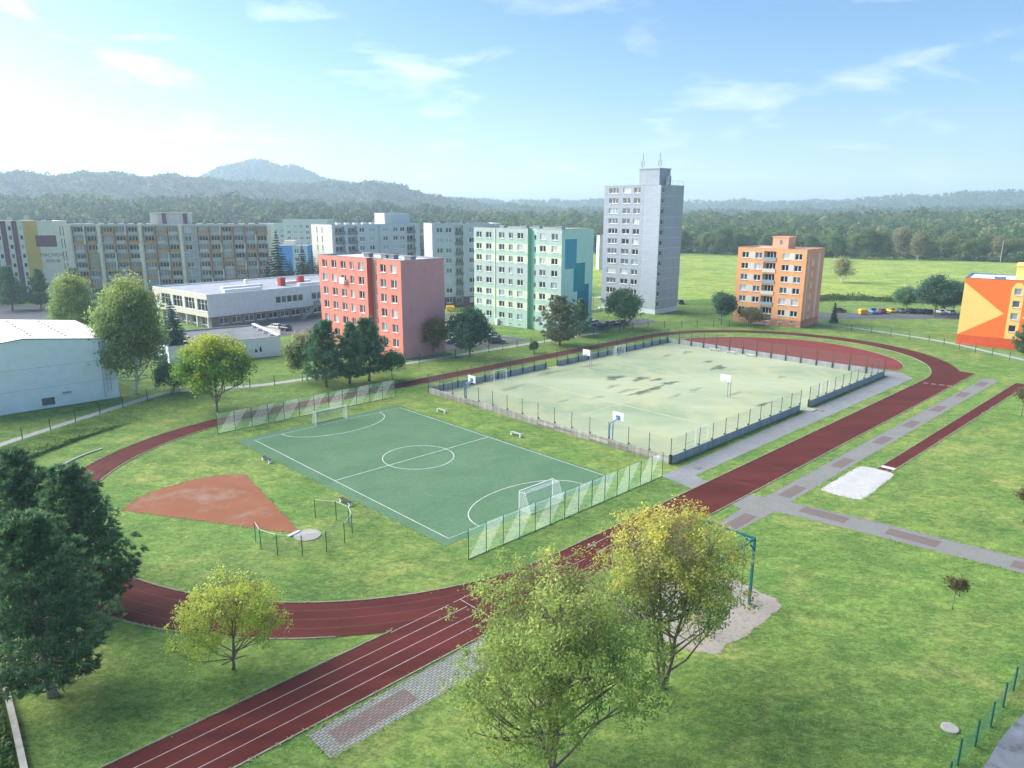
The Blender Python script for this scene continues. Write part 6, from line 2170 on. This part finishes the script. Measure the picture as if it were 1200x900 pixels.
for (x, y, s), lab in zip(hb_, ('tallest dark spruce in front of the blue building', 'pointed dark spruce before the blue building, second from the right', 'short dark spruce just right of the tallest one', 'dark spruce at the right end of the clump by the blue building', 'lowest dark spruce in the clump by the blue building')):
    plant('spruce_tree', lab, spd, (x, y), x, s)
for (x, y, s, m_, lab) in ((-149, 214, 1.15, pm1, 'dark pine before the striped side of the far left block, left one'), (-143, 218, 1.1, pm2, 'dark pine before the striped side of the far left block, right one'),
                           (-120, 200, 1.25, pm2, 'blue-green pine between the two birches and the balcony block')):
    plant('black_pine', lab, m_, (x, y), x, s)

# rough growth on the bank (leaf tufts), one mass
r = np.random.default_rng(91)
n = 52000
ii = np.minimum(r.uniform(0, 3.2, n) + np.abs(r.normal(size=n)) * 0.55, 4.95)
k = ii.astype(int)
tt = (ii - k)[:, None]
bf, bn = np.array(bank_far), np.array(bank_near)
A_ = bf[k] * (1 - tt) + bf[k + 1] * tt
B_ = bn[k] * (1 - tt) + bn[k + 1] * tt
w = r.uniform(0.06, 0.96, n)[:, None]
P_ = A_ * (1 - w) + B_ * w
fade = np.clip(1.0 - (ii - 3) / 2, 0, 1)
zz = fade * 0.30 * np.sin(np.pi * w[:, 0]) ** 0.8
lump = 0.5 + 0.5 * np.sin(P_[:, 0] * 0.9 + 1.3 * np.sin(P_[:, 1] * 0.7)) * np.sin(P_[:, 1] * 1.1)
c = np.stack([P_[:, 0], P_[:, 1], zz + 0.06 + (0.10 + 0.40 * lump) * np.clip(w[:, 0] * 3, 0.15, 1) * fade ** 0.5 * r.uniform(0, 1, n)], -1)
a1, a2 = leaf_axes(r, n, np.array([0, 0, 0.8]), 0.15, 0.4, -0.6)
col = mixcol((0.140, 0.260, 0.075), (0.300, 0.430, 0.135), np.clip(lump * 0.6 + r.uniform(0, 0.5, n), 0, 1)) * r.uniform(0.8, 1.2, (n, 1))
tag(link('bank_weeds', quads_mesh('bank_weeds', c, a1, a2, col, M['leaf'])), 'tall weeds and grass on the bank below the footpath', None, None, 'stuff')
n = 5000
e0, e1 = np.array((-33.15, 40.88)), np.array((-26.86, 33.25))
q = r.uniform(-0.2, 1, n)[:, None]
P_ = e0 * (1 - q) + e1 * q + np.array([-1, 0.12]) * r.uniform(0.15, 2.6, (n, 1))
c = np.stack([P_[:, 0], P_[:, 1], r.uniform(0.05, 0.5, n)], -1)
a1, a2 = leaf_axes(r, n, np.array([0, 0, 0.9]), 0.11, 0.8, 0)
tag(link('ivy', quads_mesh('ivy', c, a1, a2, mixcol((0.05, 0.12, 0.03), (0.11, 0.20, 0.05), r.uniform(0, 1, n)), M['leaf'])), 'ivy and weeds behind the concrete edging', None, None, 'stuff')
# rough hedge line behind the car park
n = 16000
q = r.uniform(0, 1, n)
hp = np.array(catmull([(88, 240), (112, 252), (138, 244), (172, 228), (232, 206), (300, 180)], 20))
ix = (q * (len(hp) - 1)).astype(int)
P_ = hp[ix] + r.normal(size=(n, 2)) * 3.0
lump = 0.5 + 0.5 * np.sin(P_[:, 0] * 0.35) * np.sin(P_[:, 1] * 0.5 + P_[:, 0] * 0.13)
c = np.stack([P_[:, 0], P_[:, 1], r.uniform(0, 1, n) * (0.4 + 1.7 * lump ** 2)], -1)
a1, a2 = leaf_axes(r, n, np.array([0, 0, 0.8]), 0.33, 0.5, 0)
tag(link('hedge', quads_mesh('hedge', c, a1, a2, mixcol((0.055, 0.10, 0.035), (0.13, 0.18, 0.06), r.uniform(0, 1, n)), M['leaf'])), 'rough hedge and scrub behind the car park', None, None, 'stuff')


# ------------------------------------------------------------------ woods
def wood_mesh(name, X, Y, Z, Ht, Wd, nper, fs, cols, seed, conic):
    """crowns of many trees as one mass: clump faces spread over each crown"""
    r = np.random.default_rng(seed)
    m = len(X)
    a = r.uniform(0, 6.283, (m, nper))
    u = r.uniform(0, 1, (m, nper))
    con = conic[:, None]
    t = np.where(con, 1 - np.sqrt(1 - u * 0.98), u)                   # height in the crown
    prof = np.where(con, 1.0 - t, np.sqrt(np.clip(1 - (2 * t - 1) ** 2, 0.02, 1)))
    bumpy = 1 + 0.25 * np.sin(a * 3 + r.uniform(0, 6, (m, 1))) * np.sin(t * 7 + r.uniform(0, 6, (m, 1)))
    rad = Wd[:, None] * 0.5 * prof * bumpy * r.uniform(0.78, 1.08, (m, nper))
    zz = Z[:, None] + Ht[:, None] * (0.18 + 0.82 * t)
    c = np.stack([X[:, None] + rad * np.cos(a), Y[:, None] + rad * np.sin(a), zz], -1).reshape(-1, 3)
    out = np.stack([np.cos(a), np.sin(a), np.where(con, 0.5, (2 * t - 1) * 1.2 + 0.2)], -1).reshape(-1, 3)
    s = np.repeat(fs, nper)
    a1, a2 = leaf_axes(r, len(c), unit(out) * 1.0, 1.0, 0.8, 0.25)
    a1, a2 = a1 * s[:, None], a2 * s[:, None]
    col = np.repeat(cols, nper, 0) * r.uniform(0.72, 1.28, (len(c), 1))
    return quads_mesh(name, c, a1, a2, col, M['leaf'])


def scatter(az0, az1, r0, r1, n, r):
    az = r.uniform(az0, az1, n)
    rr = np.sqrt(r.uniform(r0 * r0, r1 * r1, n))
    return az, rr


def wood(name, label, az, rr, Ht, Wd, nper, conic, cols, seed, fk=0.2):
    X, Y = rr * np.sin(np.radians(az)), rr * np.cos(np.radians(az))
    Z = np.maximum(hill_z(az, rr), 0)
    me = wood_mesh(name, X, Y, Z, Ht, Wd, nper, Wd * fk, cols, seed, conic)
    return tag(link(name, me), label, None, None, 'stuff')


r = np.random.default_rng(101)
# riverside wood on the right, behind the meadow
az, rr = scatter(-2, 52, 560, 1000, 3300, r)
keep = rr > np.interp(az, [-2, 8, 16, 30, 52], [560, 560, 556, 575, 600])
az, rr = az[keep], rr[keep]
m = len(az)
v = r.uniform(0, 1, m)
cols = np.where((v < 0.5)[:, None], np.array((0.064, 0.136, 0.048)), np.where((v < 0.78)[:, None], np.array((0.104, 0.184, 0.058)), np.where((v < 0.93)[:, None], np.array((0.168, 0.216, 0.072)), np.array((0.256, 0.248, 0.120)))))
wood('riverside_wood', 'mixed wood behind the bright meadow', az, rr, r.uniform(8, 19, m), r.uniform(7, 14, m), 95, v < 0.2, cols, 102, 0.105)
az, rr = scatter(-2, 52, 1000, 2950, 8000, r)
m = len(az)
v = r.uniform(0, 1, m)
cols = np.where((v < 0.6)[:, None], np.array((0.058, 0.112, 0.048)), np.where((v < 0.9)[:, None], np.array((0.088, 0.152, 0.054)), np.array((0.160, 0.192, 0.080))))
wood('hill_forest_right', 'forest on the low hills to the right', az, rr, r.uniform(9, 15, m), r.uniform(8, 14, m), 18, v < 0.5, cols, 103, 0.20)
# forest on the left hills
az, rr = scatter(-50, -2, 460, 1150, 4300, r)
m = len(az)
v = r.uniform(0, 1, m)
cols = np.where((v < 0.7)[:, None], np.array((0.048, 0.096, 0.048)), np.where((v < 0.93)[:, None], np.array((0.080, 0.144, 0.054)), np.array((0.168, 0.192, 0.072))))
wood('hill_forest_near', 'dark conifer forest on the near hill behind the estate', az, rr, r.uniform(12, 20, m), r.uniform(7, 12, m), 44, v < 0.75, cols, 104, 0.17)
az, rr = scatter(-50, -2, 1150, 2950, 14000, r)
m = len(az)
v = r.uniform(0, 1, m)
cols = np.where((v < 0.6)[:, None], np.array((0.051, 0.102, 0.048)), np.where((v < 0.9)[:, None], np.array((0.088, 0.152, 0.058)), np.array((0.160, 0.184, 0.080))))
wood('hill_forest_far', 'forest on the far hills and the rounded peak', az, rr, r.uniform(8, 14, m), r.uniform(7, 13, m), 14, v < 0.6, cols, 105, 0.24)

az, rr = scatter(-2, 52, 528, 566, 900, r)
m = len(az)
v = r.uniform(0, 1, m)
cols = np.where((v < 0.6)[:, None], np.array((0.070, 0.130, 0.050)), np.where((v < 0.85)[:, None], np.array((0.12, 0.17, 0.06)), np.array((0.20, 0.20, 0.09))))
wood('wood_edge_scrub', 'low bushes along the edge of the wood beyond the meadow', az, rr, r.uniform(2.5, 6.5, m), r.uniform(4, 8, m), 40, v < 0, cols, 106, 0.13)

# single trees at the edge of the riverside wood
ed = [broadleaf(111, 17, 5.6, 0.8, 420, 18, 0.46, (0.078, 0.147, 0.053), (0.139, 0.225, 0.070), limbs=14, spread=0.6, sig=1.0, trunk_r=0.3, shape=2.4),
      broadleaf(112, 15, 6.0, 0.6, 420, 18, 0.46, (0.132, 0.186, 0.062), (0.232, 0.279, 0.085), limbs=14, spread=0.7, sig=1.1, trunk_r=0.28, shape=2.4),
      broadleaf(113, 20, 4.2, 1.2, 320, 15, 0.46, (0.202, 0.209, 0.093), (0.341, 0.310, 0.155), limbs=10, spread=0.4, sig=0.95, bark='birch_bark', trunk_r=0.28, multi=3)]
r = np.random.default_rng(121)
edge = []
for i in range(46):
    azd = -1.5 + i * 0.98 + r.uniform(-0.3, 0.3)
    rad_ = np.interp(azd, [-2, 8, 16, 24, 34, 46], [548, 545, 540, 530, 545, 570]) + r.uniform(-16, 6)
    kd = 2 if abs(azd - 28.5) < 1.0 or abs(azd - 33.6) < 0.6 else int(r.uniform(0, 2))
    edge.append((azd, rad_, kd))
sectors = ((7.5, 'left of the tower'), (13.5, 'behind the tower'), (18.0, 'between tower and orange block'), (24.2, 'above the orange block'), (28.0, 'right of the orange block'), (32.0, 'above the right-hand car park'), (99.0, 'above the vermilion building'))
words_ = ('first', 'second', 'third', 'fourth', 'fifth', 'sixth', 'seventh', 'eighth')
tally = {}
for azd, rad_, kd in sorted(edge):
    if azd > 40.5:
        continue
    sct = next(n_ for lim, n_ in sectors if azd < lim)
    k_ = tally[(sct, kd)] = tally.get((sct, kd), -1) + 1
    lab = '%s at wood edge %s, %s from left' % (('bushy green tree', 'olive tree', 'pale stemmed birch')[kd], sct, words_[k_])
    plant('woodland_tree', lab, ed[kd], (rad_ * math.sin(R(azd)), rad_ * math.cos(R(azd))), azd * 3.7, float(r.uniform(0.75, 1.15)), 'single trees at the wood edge')


# ragged grass along edges and loose tufts over the near lawn, one mass each
def tuft_mesh(name, P, size, ca, cb, seed, lift=0.04):
    r = np.random.default_rng(seed)
    n = len(P)
    c = np.stack([P[:, 0], P[:, 1], lift * r.uniform(0.3, 1.6, n) + 0.03], -1)
    a1, a2 = leaf_axes(r, n, np.array([0, 0, 1.2]), 1.0, 0.45, -0.2)
    s = size * r.uniform(0.5, 1.5, (n, 1))
    return quads_mesh(name, c, a1 * s, a2 * s, mixcol(ca, cb, r.uniform(0, 1, n)) * r.uniform(0.8, 1.2, (n, 1)), M['leaf'])


r = np.random.default_rng(131)
edges = [TR_IN + TR_IN[:1], TR_OUT[40:88], [S(-46, 49.6), S(-12.4, 49.6)], [S(-46, 54.75), S(20, 54.75), S(26, 54.8)], [S(31, 54.8), S(117, 54.9)], red_pts + red_pts[:1], pit + pit[:1], grav + grav[:1], clay_edge + clay_edge[:1],
         [S(20.5, 56.2), S(26, 56.0)], [S(31, 56.2), S(113, 56.8)], [S(32, 59.0), S(113, 59.5)], [S(28.1, 59.0), S(31.1, 79.5), S(34, 120)], [S(31.7, 59.0), S(34.5, 79), S(37.2, 120)], [S(-22.5, 55.1), S(-22.5, 57.8), S(-8.4, 57.8)], [S(-22.4, 55.1), S(-8.4, 54.9)],
         [S(49, 61.3), S(113, 61.9)], [S(49, 63.05), S(113, 63.8)], [S(31, 47.7), S(104, 48.1)], [S(C0, D1 + 0.15), S(C1, D1 + 0.15)], [S(C0 - 0.12, D0), S(C0 - 0.12, D1)], [S(-2.1, -1.5), S(-1.3, PV + 1)], [S(PU + 0.5, -1.5), S(PU + 0.5, PV + 1)], [S(-1.4, 45.2), S(28, 45.2)]]
PP = []
for e in edges:
    e = np.array(e)
    seg = np.linalg.norm(np.diff(e, axis=0), axis=1)
    cum = np.concatenate([[0], np.cumsum(seg)])
    n = int(cum[-1] * 11)
    q = r.uniform(0, cum[-1], n)
    k = np.clip(np.searchsorted(cum, q) - 1, 0, len(seg) - 1)
    f = ((q - cum[k]) / np.maximum(seg[k], 1e-6))[:, None]
    PP.append(e[k] * (1 - f) + e[k + 1] * f + r.normal(size=(n, 2)) * 0.10)
tag(link('edge_grass', tuft_mesh('edge_grass', np.concatenate(PP), 0.07, (0.22, 0.34, 0.10), (0.42, 0.46, 0.18), 132)), 'ragged grass growing over the edges of track and paths', None, None, 'stuff')


# ------------------------------------------------------------------ vehicles, bins, lamps
CARC = {}
for nm, c in dict(silver=(0.50, 0.53, 0.56), white=(0.74, 0.75, 0.76), black=(0.018, 0.020, 0.024), navy=(0.030, 0.050, 0.095), grey=(0.16, 0.175, 0.19), maroon=(0.16, 0.020, 0.045), red=(0.26, 0.025, 0.045), blue=(0.08, 0.30, 0.62), yellow=(0.78, 0.52, 0.03), green=(0.10, 0.16, 0.12)).items():
    m, nt, bs = nodes_of('car_' + nm)
    bs.inputs['Base Color'].default_value = (*c, 1)
    bs.inputs['Roughness'].default_value = 0.25
    bs.inputs['Coat Weight'].default_value = 0.6
    bs.inputs['Coat Roughness'].default_value = 0.08
    CARC[nm] = m
M['car_glass'] = glass_mat('car_glass', (0.02, 0.024, 0.03, 1), 0.05)
M['lamp_glass'] = glass_mat('lamp_glass', (0.7, 0.7, 0.68, 1), 0.1)
M['tail_glass'] = glass_mat('tail_glass', (0.35, 0.01, 0.01, 1), 0.1)


def loft(mb, secs, mi=0):
    """secs: list of closed sections (same count) joined into a skin with end caps"""
    n = len(secs[0])
    b = len(mb.v)
    for s in secs:
        mb.v.extend(s)
    for i in range(len(secs) - 1):
        for k in range(n):
            k2 = (k + 1) % n
            mb.f.append((b + i * n + k, b + (i + 1) * n + k, b + (i + 1) * n + k2, b + i * n + k2)); mb.m.append(mi)
    mb.f.append(tuple(b + k for k in range(n))); mb.m.append(mi)
    mb.f.append(tuple(b + (len(secs) - 1) * n + k for k in reversed(range(n)))); mb.m.append(mi)


def sec(x, w, z0, z1, r=0.12):
    return [(x, -w + r, z0), (x, w - r, z0), (x, w, z0 + r), (x, w, z1 - r), (x, w - r, z1), (x, -w + r, z1), (x, -w, z1 - r), (x, -w, z0 + r)]


def car_meshes(style):
    if style == 'estate':
        low = [(-2.25, 0.72, 0.42, 0.80), (-2.1, 0.85, 0.30, 0.95), (-1.2, 0.89, 0.24, 0.99), (0.9, 0.89, 0.24, 0.97), (1.6, 0.86, 0.26, 0.90), (2.15, 0.76, 0.34, 0.74)]
        cab = [(-2.1, 0.66, 0.93, 0.98), (-1.75, 0.68, 0.93, 1.47), (-0.4, 0.69, 0.93, 1.52), (0.35, 0.66, 0.93, 1.46), (1.1, 0.70, 0.93, 0.99)]
    elif style == 'pickup':
        low = [(-2.35, 0.84, 0.42, 0.98), (-2.2, 0.86, 0.36, 1.02), (0.0, 0.88, 0.32, 1.02), (1.0, 0.88, 0.32, 1.05), (1.8, 0.85, 0.34, 0.98), (2.2, 0.78, 0.40, 0.82)]
        cab = [(-0.5, 0.70, 0.98, 1.03), (-0.35, 0.70, 0.98, 1.70), (0.5, 0.69, 0.98, 1.70), (1.15, 0.72, 0.98, 1.06)]
    else:
        low = [(-2.15, 0.72, 0.42, 0.84), (-2.0, 0.84, 0.30, 0.95), (-1.1, 0.88, 0.24, 0.99), (0.9, 0.88, 0.24, 0.97), (1.55, 0.85, 0.26, 0.88), (2.05, 0.74, 0.34, 0.72)]
        cab = [(-1.85, 0.66, 0.93, 0.99), (-1.15, 0.67, 0.93, 1.42), (-0.3, 0.68, 0.93, 1.47), (0.3, 0.66, 0.93, 1.42), (1.15, 0.70, 0.93, 0.98)]
    mb = MB()
    loft(mb, [sec(*s) for s in low])
    # cabin skin drawn slightly inside as the glass house; roof and pillars as body
    roof = [c for c in cab[1:-1]]
    loft(mb, [sec(c[0], c[1] - 0.02, c[3] - 0.10, c[3] + 0.01, 0.045) for c in roof])
    for s in (-1, 1):
        for a, b in zip((cab[0], cab[-1]), (cab[1], cab[-2])):
            mb.bar((a[0], s * (a[1] - 0.02), a[3]), (b[0], s * (b[1] - 0.05), b[3] - 0.03), 0.09)
        mb.bar((roof[len(roof) // 2][0], s * 0.69, 0.94), (roof[len(roof) // 2][0], s * 0.65, roof[len(roof) // 2][3] - 0.05), 0.10)
    body = mb
    g = MB()
    loft(g, [sec(c[0], c[1] - 0.03, c[2], max(c[2] + 0.04, c[3] - 0.04), 0.02) for c in cab])
    return body, g


WH = MB()
WH.tube([(0, -0.1, 0), (0, 0.1, 0)], [0.31, 0.31], 16)
wheel_me = WH.mesh('wheel', M['black'])
RI = MB()
RI.tube([(0, -0.108, 0), (0, 0.108, 0)], [0.19, 0.19], 10)
rim_me = RI.mesh('rim', M['steel'])
HL = MB(); HL.box(-0.03, 0.03, -0.14, 0.14, -0.06, 0.06)
head_me = HL.mesh('headlight', M['lamp_glass'])
tail_me = HL.mesh('taillight', M['tail_glass'])
cm = {}


def car(xy, deg, colour, style, label, group):
    for part in ('body', 'glass'):
        k = (style, colour, part)
        if k not in cm:
            b, g = car_meshes(style)
            cm[(style, colour, 'body')] = b.mesh('body', CARC[colour], False)
            cm[(style, colour, 'glass')] = g.mesh('windows', M['car_glass'])
    t = thing('pickup_truck' if style == 'pickup' else 'parked_car', label, 'pickup' if style == 'pickup' else 'car', (xy[0], xy[1], 0.016), R(deg), group)
    link('body', cm[(style, colour, 'body')], t)
    link('windows', cm[(style, colour, 'glass')], t)
    for x in (-1.3, 1.28):
        for y in (-0.80, 0.80):
            w = link('wheel', wheel_me, t, (x, y, 0.31))
            link('rim', rim_me, w)
    for y in (-0.55, 0.55):
        link('headlight', head_me, t, (2.06 if style != 'estate' else 2.14, y, 0.64))
        link('taillight', tail_me, t, (-2.13 if style == 'hatch' else (-2.23 if style == 'estate' else -2.34), y, 0.74))


g1 = 'cars parked between the red and green blocks'
car((-3.58, 163.61), 4, 'navy', 'hatch', 'dark blue car parked side-on by the footpath, right of the dark tree', g1)
car((-4.76, 170.96), -35, 'black', 'hatch', 'black car behind the dark blue one below the green block', g1)
car((-6.18, 176.42), -35, 'grey', 'estate', 'grey estate car below the green block, last of its row', g1)
car((-14.20, 173.75), 215, 'white', 'hatch', 'white car seen between the pink wall and the dark tree', g1)
car((-16.21, 180.03), 215, 'silver', 'estate', 'silver car behind the white one beside the pink wall', g1)
car((-13.58, 163.39), 215, 'grey', 'hatch', 'grey car beside the rusty tree at the pink wall', g1)
car((-10.95, 159.21), 215, 'navy', 'hatch', 'dark blue car hidden behind the dark tree', g1)
g2 = 'cars parked in front of the tower'
car((22.02, 190.65), 52, 'silver', 'estate', 'silver car by the green end wall, leftmost before the tower', g2)
car((23.92, 185.73), 52, 'navy', 'hatch', 'dark car right of the silver one before the tower', g2)
car((26.17, 189.31), 52, 'grey', 'estate', 'grey car half behind the tree before the tower', g2)
car((29.33, 190.84), 40, 'black', 'hatch', 'black car under the tree before the tower', g2)
car((55.07, 236.27), 90, 'black', 'estate', 'dark car at the right foot of the tower', None)
g3 = 'cars in the right-hand car park'
yy = 0
car((98.88, 217.40), -4, 'maroon', 'hatch', 'dark maroon car alone at the left end of the right-hand car park', g3)
car((108.00, 214.91), 80, 'blue', 'pickup', 'bright blue pickup in the right-hand car park', None)
car((111.06, 215.91), 80, 'red', 'hatch', 'dark red car right of the blue pickup', g3)
car((114.87, 217.86), 84, 'yellow', 'hatch', 'yellow car in the right-hand car park', g3)
for i, (px, cc, lab) in enumerate(((1055, 'grey', 'grey car right of the yellow one'), (1066, 'black', 'black car, second right of the yellow one'), (1076, 'navy', 'dark blue car, third right of the yellow one'), (1086, 'black', 'black car left of the big tree in the right-hand car park'), (1101, 'white', 'white car right of the big tree in the right-hand car park'), (1112, 'silver', 'silver car nearest the vermilion building'))):
    xy = [(117.27, 217.00), (119.86, 216.52), (122.27, 216.23), (124.57, 215.74), (128.16, 215.30), (130.59, 214.64)][i]
    car(xy, 86, cc, 'estate' if i % 2 else 'hatch', lab, g3)
g4 = 'cars by the school'
car((-65.41, 182.15), 150, 'black', 'hatch', 'dark car in front of the outside stair of the white school', g4)
car((-60.44, 181.60), 150, 'white', 'estate', 'white car by the school, right of the dark one', g4)
car((-57.67, 180.34), 150, 'navy', 'hatch', 'dark blue car by the school, beside the dark pine', g4)

# yellow containers
for xy, lab in (((104.04, 213.00), 'yellow recycling bin left of the blue pickup'), ((-18.64, 216.80), 'yellow recycling bin behind the pink wall')):
    t = thing('recycling_bin', lab, 'bin', (*xy, 0.016), R(10))
    mb = MB(); loft(mb, [[(-1.1, -0.7, 0.15), (1.1, -0.7, 0.15), (1.1, 0.7, 0.15), (-1.1, 0.7, 0.15)], [(-1.25, -0.8, 1.3), (1.25, -0.8, 1.3), (1.25, 0.8, 1.3), (-1.25, 0.8, 1.3)]][::-1]); mb.build('tub', M['yellow_paint'], t)
    mb = MB(); loft(mb, [[(-1.3, -0.85, 1.31), (1.3, -0.85, 1.31), (1.3, 0.85, 1.31), (-1.3, 0.85, 1.31)], [(-1.0, -0.5, 1.65), (1.0, -0.5, 1.65), (1.0, 0.5, 1.65), (-1.0, 0.5, 1.65)]][::-1]); mb.build('lid', M['yellow_paint'], t)
    for s in (-0.9, 0.9):
        mb = MB(); mb.tube([(s, -0.5, 0.1), (s, 0.5, 0.1)], [0.1, 0.1], 8); mb.build('wheel', M['black'], t)


# street lamps and poles
def lamp(xy, h, arm, rz, label, mt='steel'):
    t = thing('street_lamp', label, 'street lamp', (xy[0], xy[1], 0), rz)
    mb = MB(); mb.tube([(0, 0, 0), (0, 0, h * 0.6), (0, 0, h * 0.88), (-arm * 0.35, 0, h * 0.97), (-arm, 0, h)], [0.10, 0.08, 0.07, 0.055, 0.05], 7); mb.build('pole', M[mt], t)
    mb = MB(); mb.box(-arm - 0.7, -arm + 0.05, -0.14, 0.14, h - 0.06, h + 0.10); mb.build('lamp_head', M['pale_roof'], t)


lamp((-101.5, 141.5), 9.5, 2.0, R(12), 'tall curved street lamp above the white hall roof at far left', 'cream')
lamp((-42.0, 176.0), 8.0, 1.2, R(60), 'thin street lamp between the school and the red block')
for xy, h, lab in (((290.55, 434.83), 13.0, 'tall pale pole in the meadow above the vermilion building'), ((155.96, 287.18), 4.0, 'short pale post in the meadow')):
    t = thing('utility_pole', lab, 'pole', (*xy, 0))
    mb = MB(); mb.tube([(0, 0, 0), (0, 0, h)], [0.22, 0.16], 7); mb.build('shaft', M['concrete'], t)
    mb = MB(); mb.bar((-0.7, 0, h * 0.94), (0.7, 0, h * 0.94), 0.12); mb.build('crossarm', M['concrete'], t)
# bin-shelter arch by the tower
t = thing('garden_wall', 'low pale curved wall left of the tower', 'wall', (*(23.46, 215.23), 0), R(25))
mb = MB()
for k in range(8):
    a0, a1 = k / 8 * 1.4, (k + 1) / 8 * 1.4
    p, q = (6 * math.sin(a0), 6 * (1 - math.cos(a0)), 0.4), (6 * math.sin(a1), 6 * (1 - math.cos(a1)), 0.4)
    mb.bar(p, q, 0.25, 0.8)
mb.build('wall_body', M['cream'], t)
mb = MB(); mb.bar((0, 0, 0.83), (6 * math.sin(1.4) * 0.5, 6 * (1 - math.cos(0.7)), 0.83), 0.3, 0.06); mb.build('coping', M['concrete'], t)
# low retaining wall by the school yard
t = thing('garden_wall', 'low cream wall at the school yard behind the annex', 'wall', (*(-63.43, 178.89), 0), R(-38))
mb = MB(); mb.box(0, 9, -0.15, 0.15, 0, 1.3); mb.build('wall_body', M['cream'], t)
mb = MB(); mb.box(-0.05, 9.05, -0.2, 0.2, 1.303, 1.38); mb.build('coping', M['concrete'], t)

# ------------------------------------------------------------------ haze: even, thin morning air round everything
mb = MB()
mb.box(-6500, 6500, -400, 5200, -3.0, 260)
hz, nt, bs = nodes_of('haze')
nt.nodes.remove(bs)
pv = nt.nodes.new('ShaderNodeVolumePrincipled')
pv.inputs['Color'].default_value = (0.62, 0.80, 0.97, 1)
pv.inputs['Density'].default_value = 0.00027
pv.inputs['Anisotropy'].default_value = 0.2
nt.links.new(pv.outputs[0], nt.nodes['Material Output'].inputs['Volume'])
o = mb.build('haze', hz)
tag(o, 'thin morning haze', None, None, 'stuff')
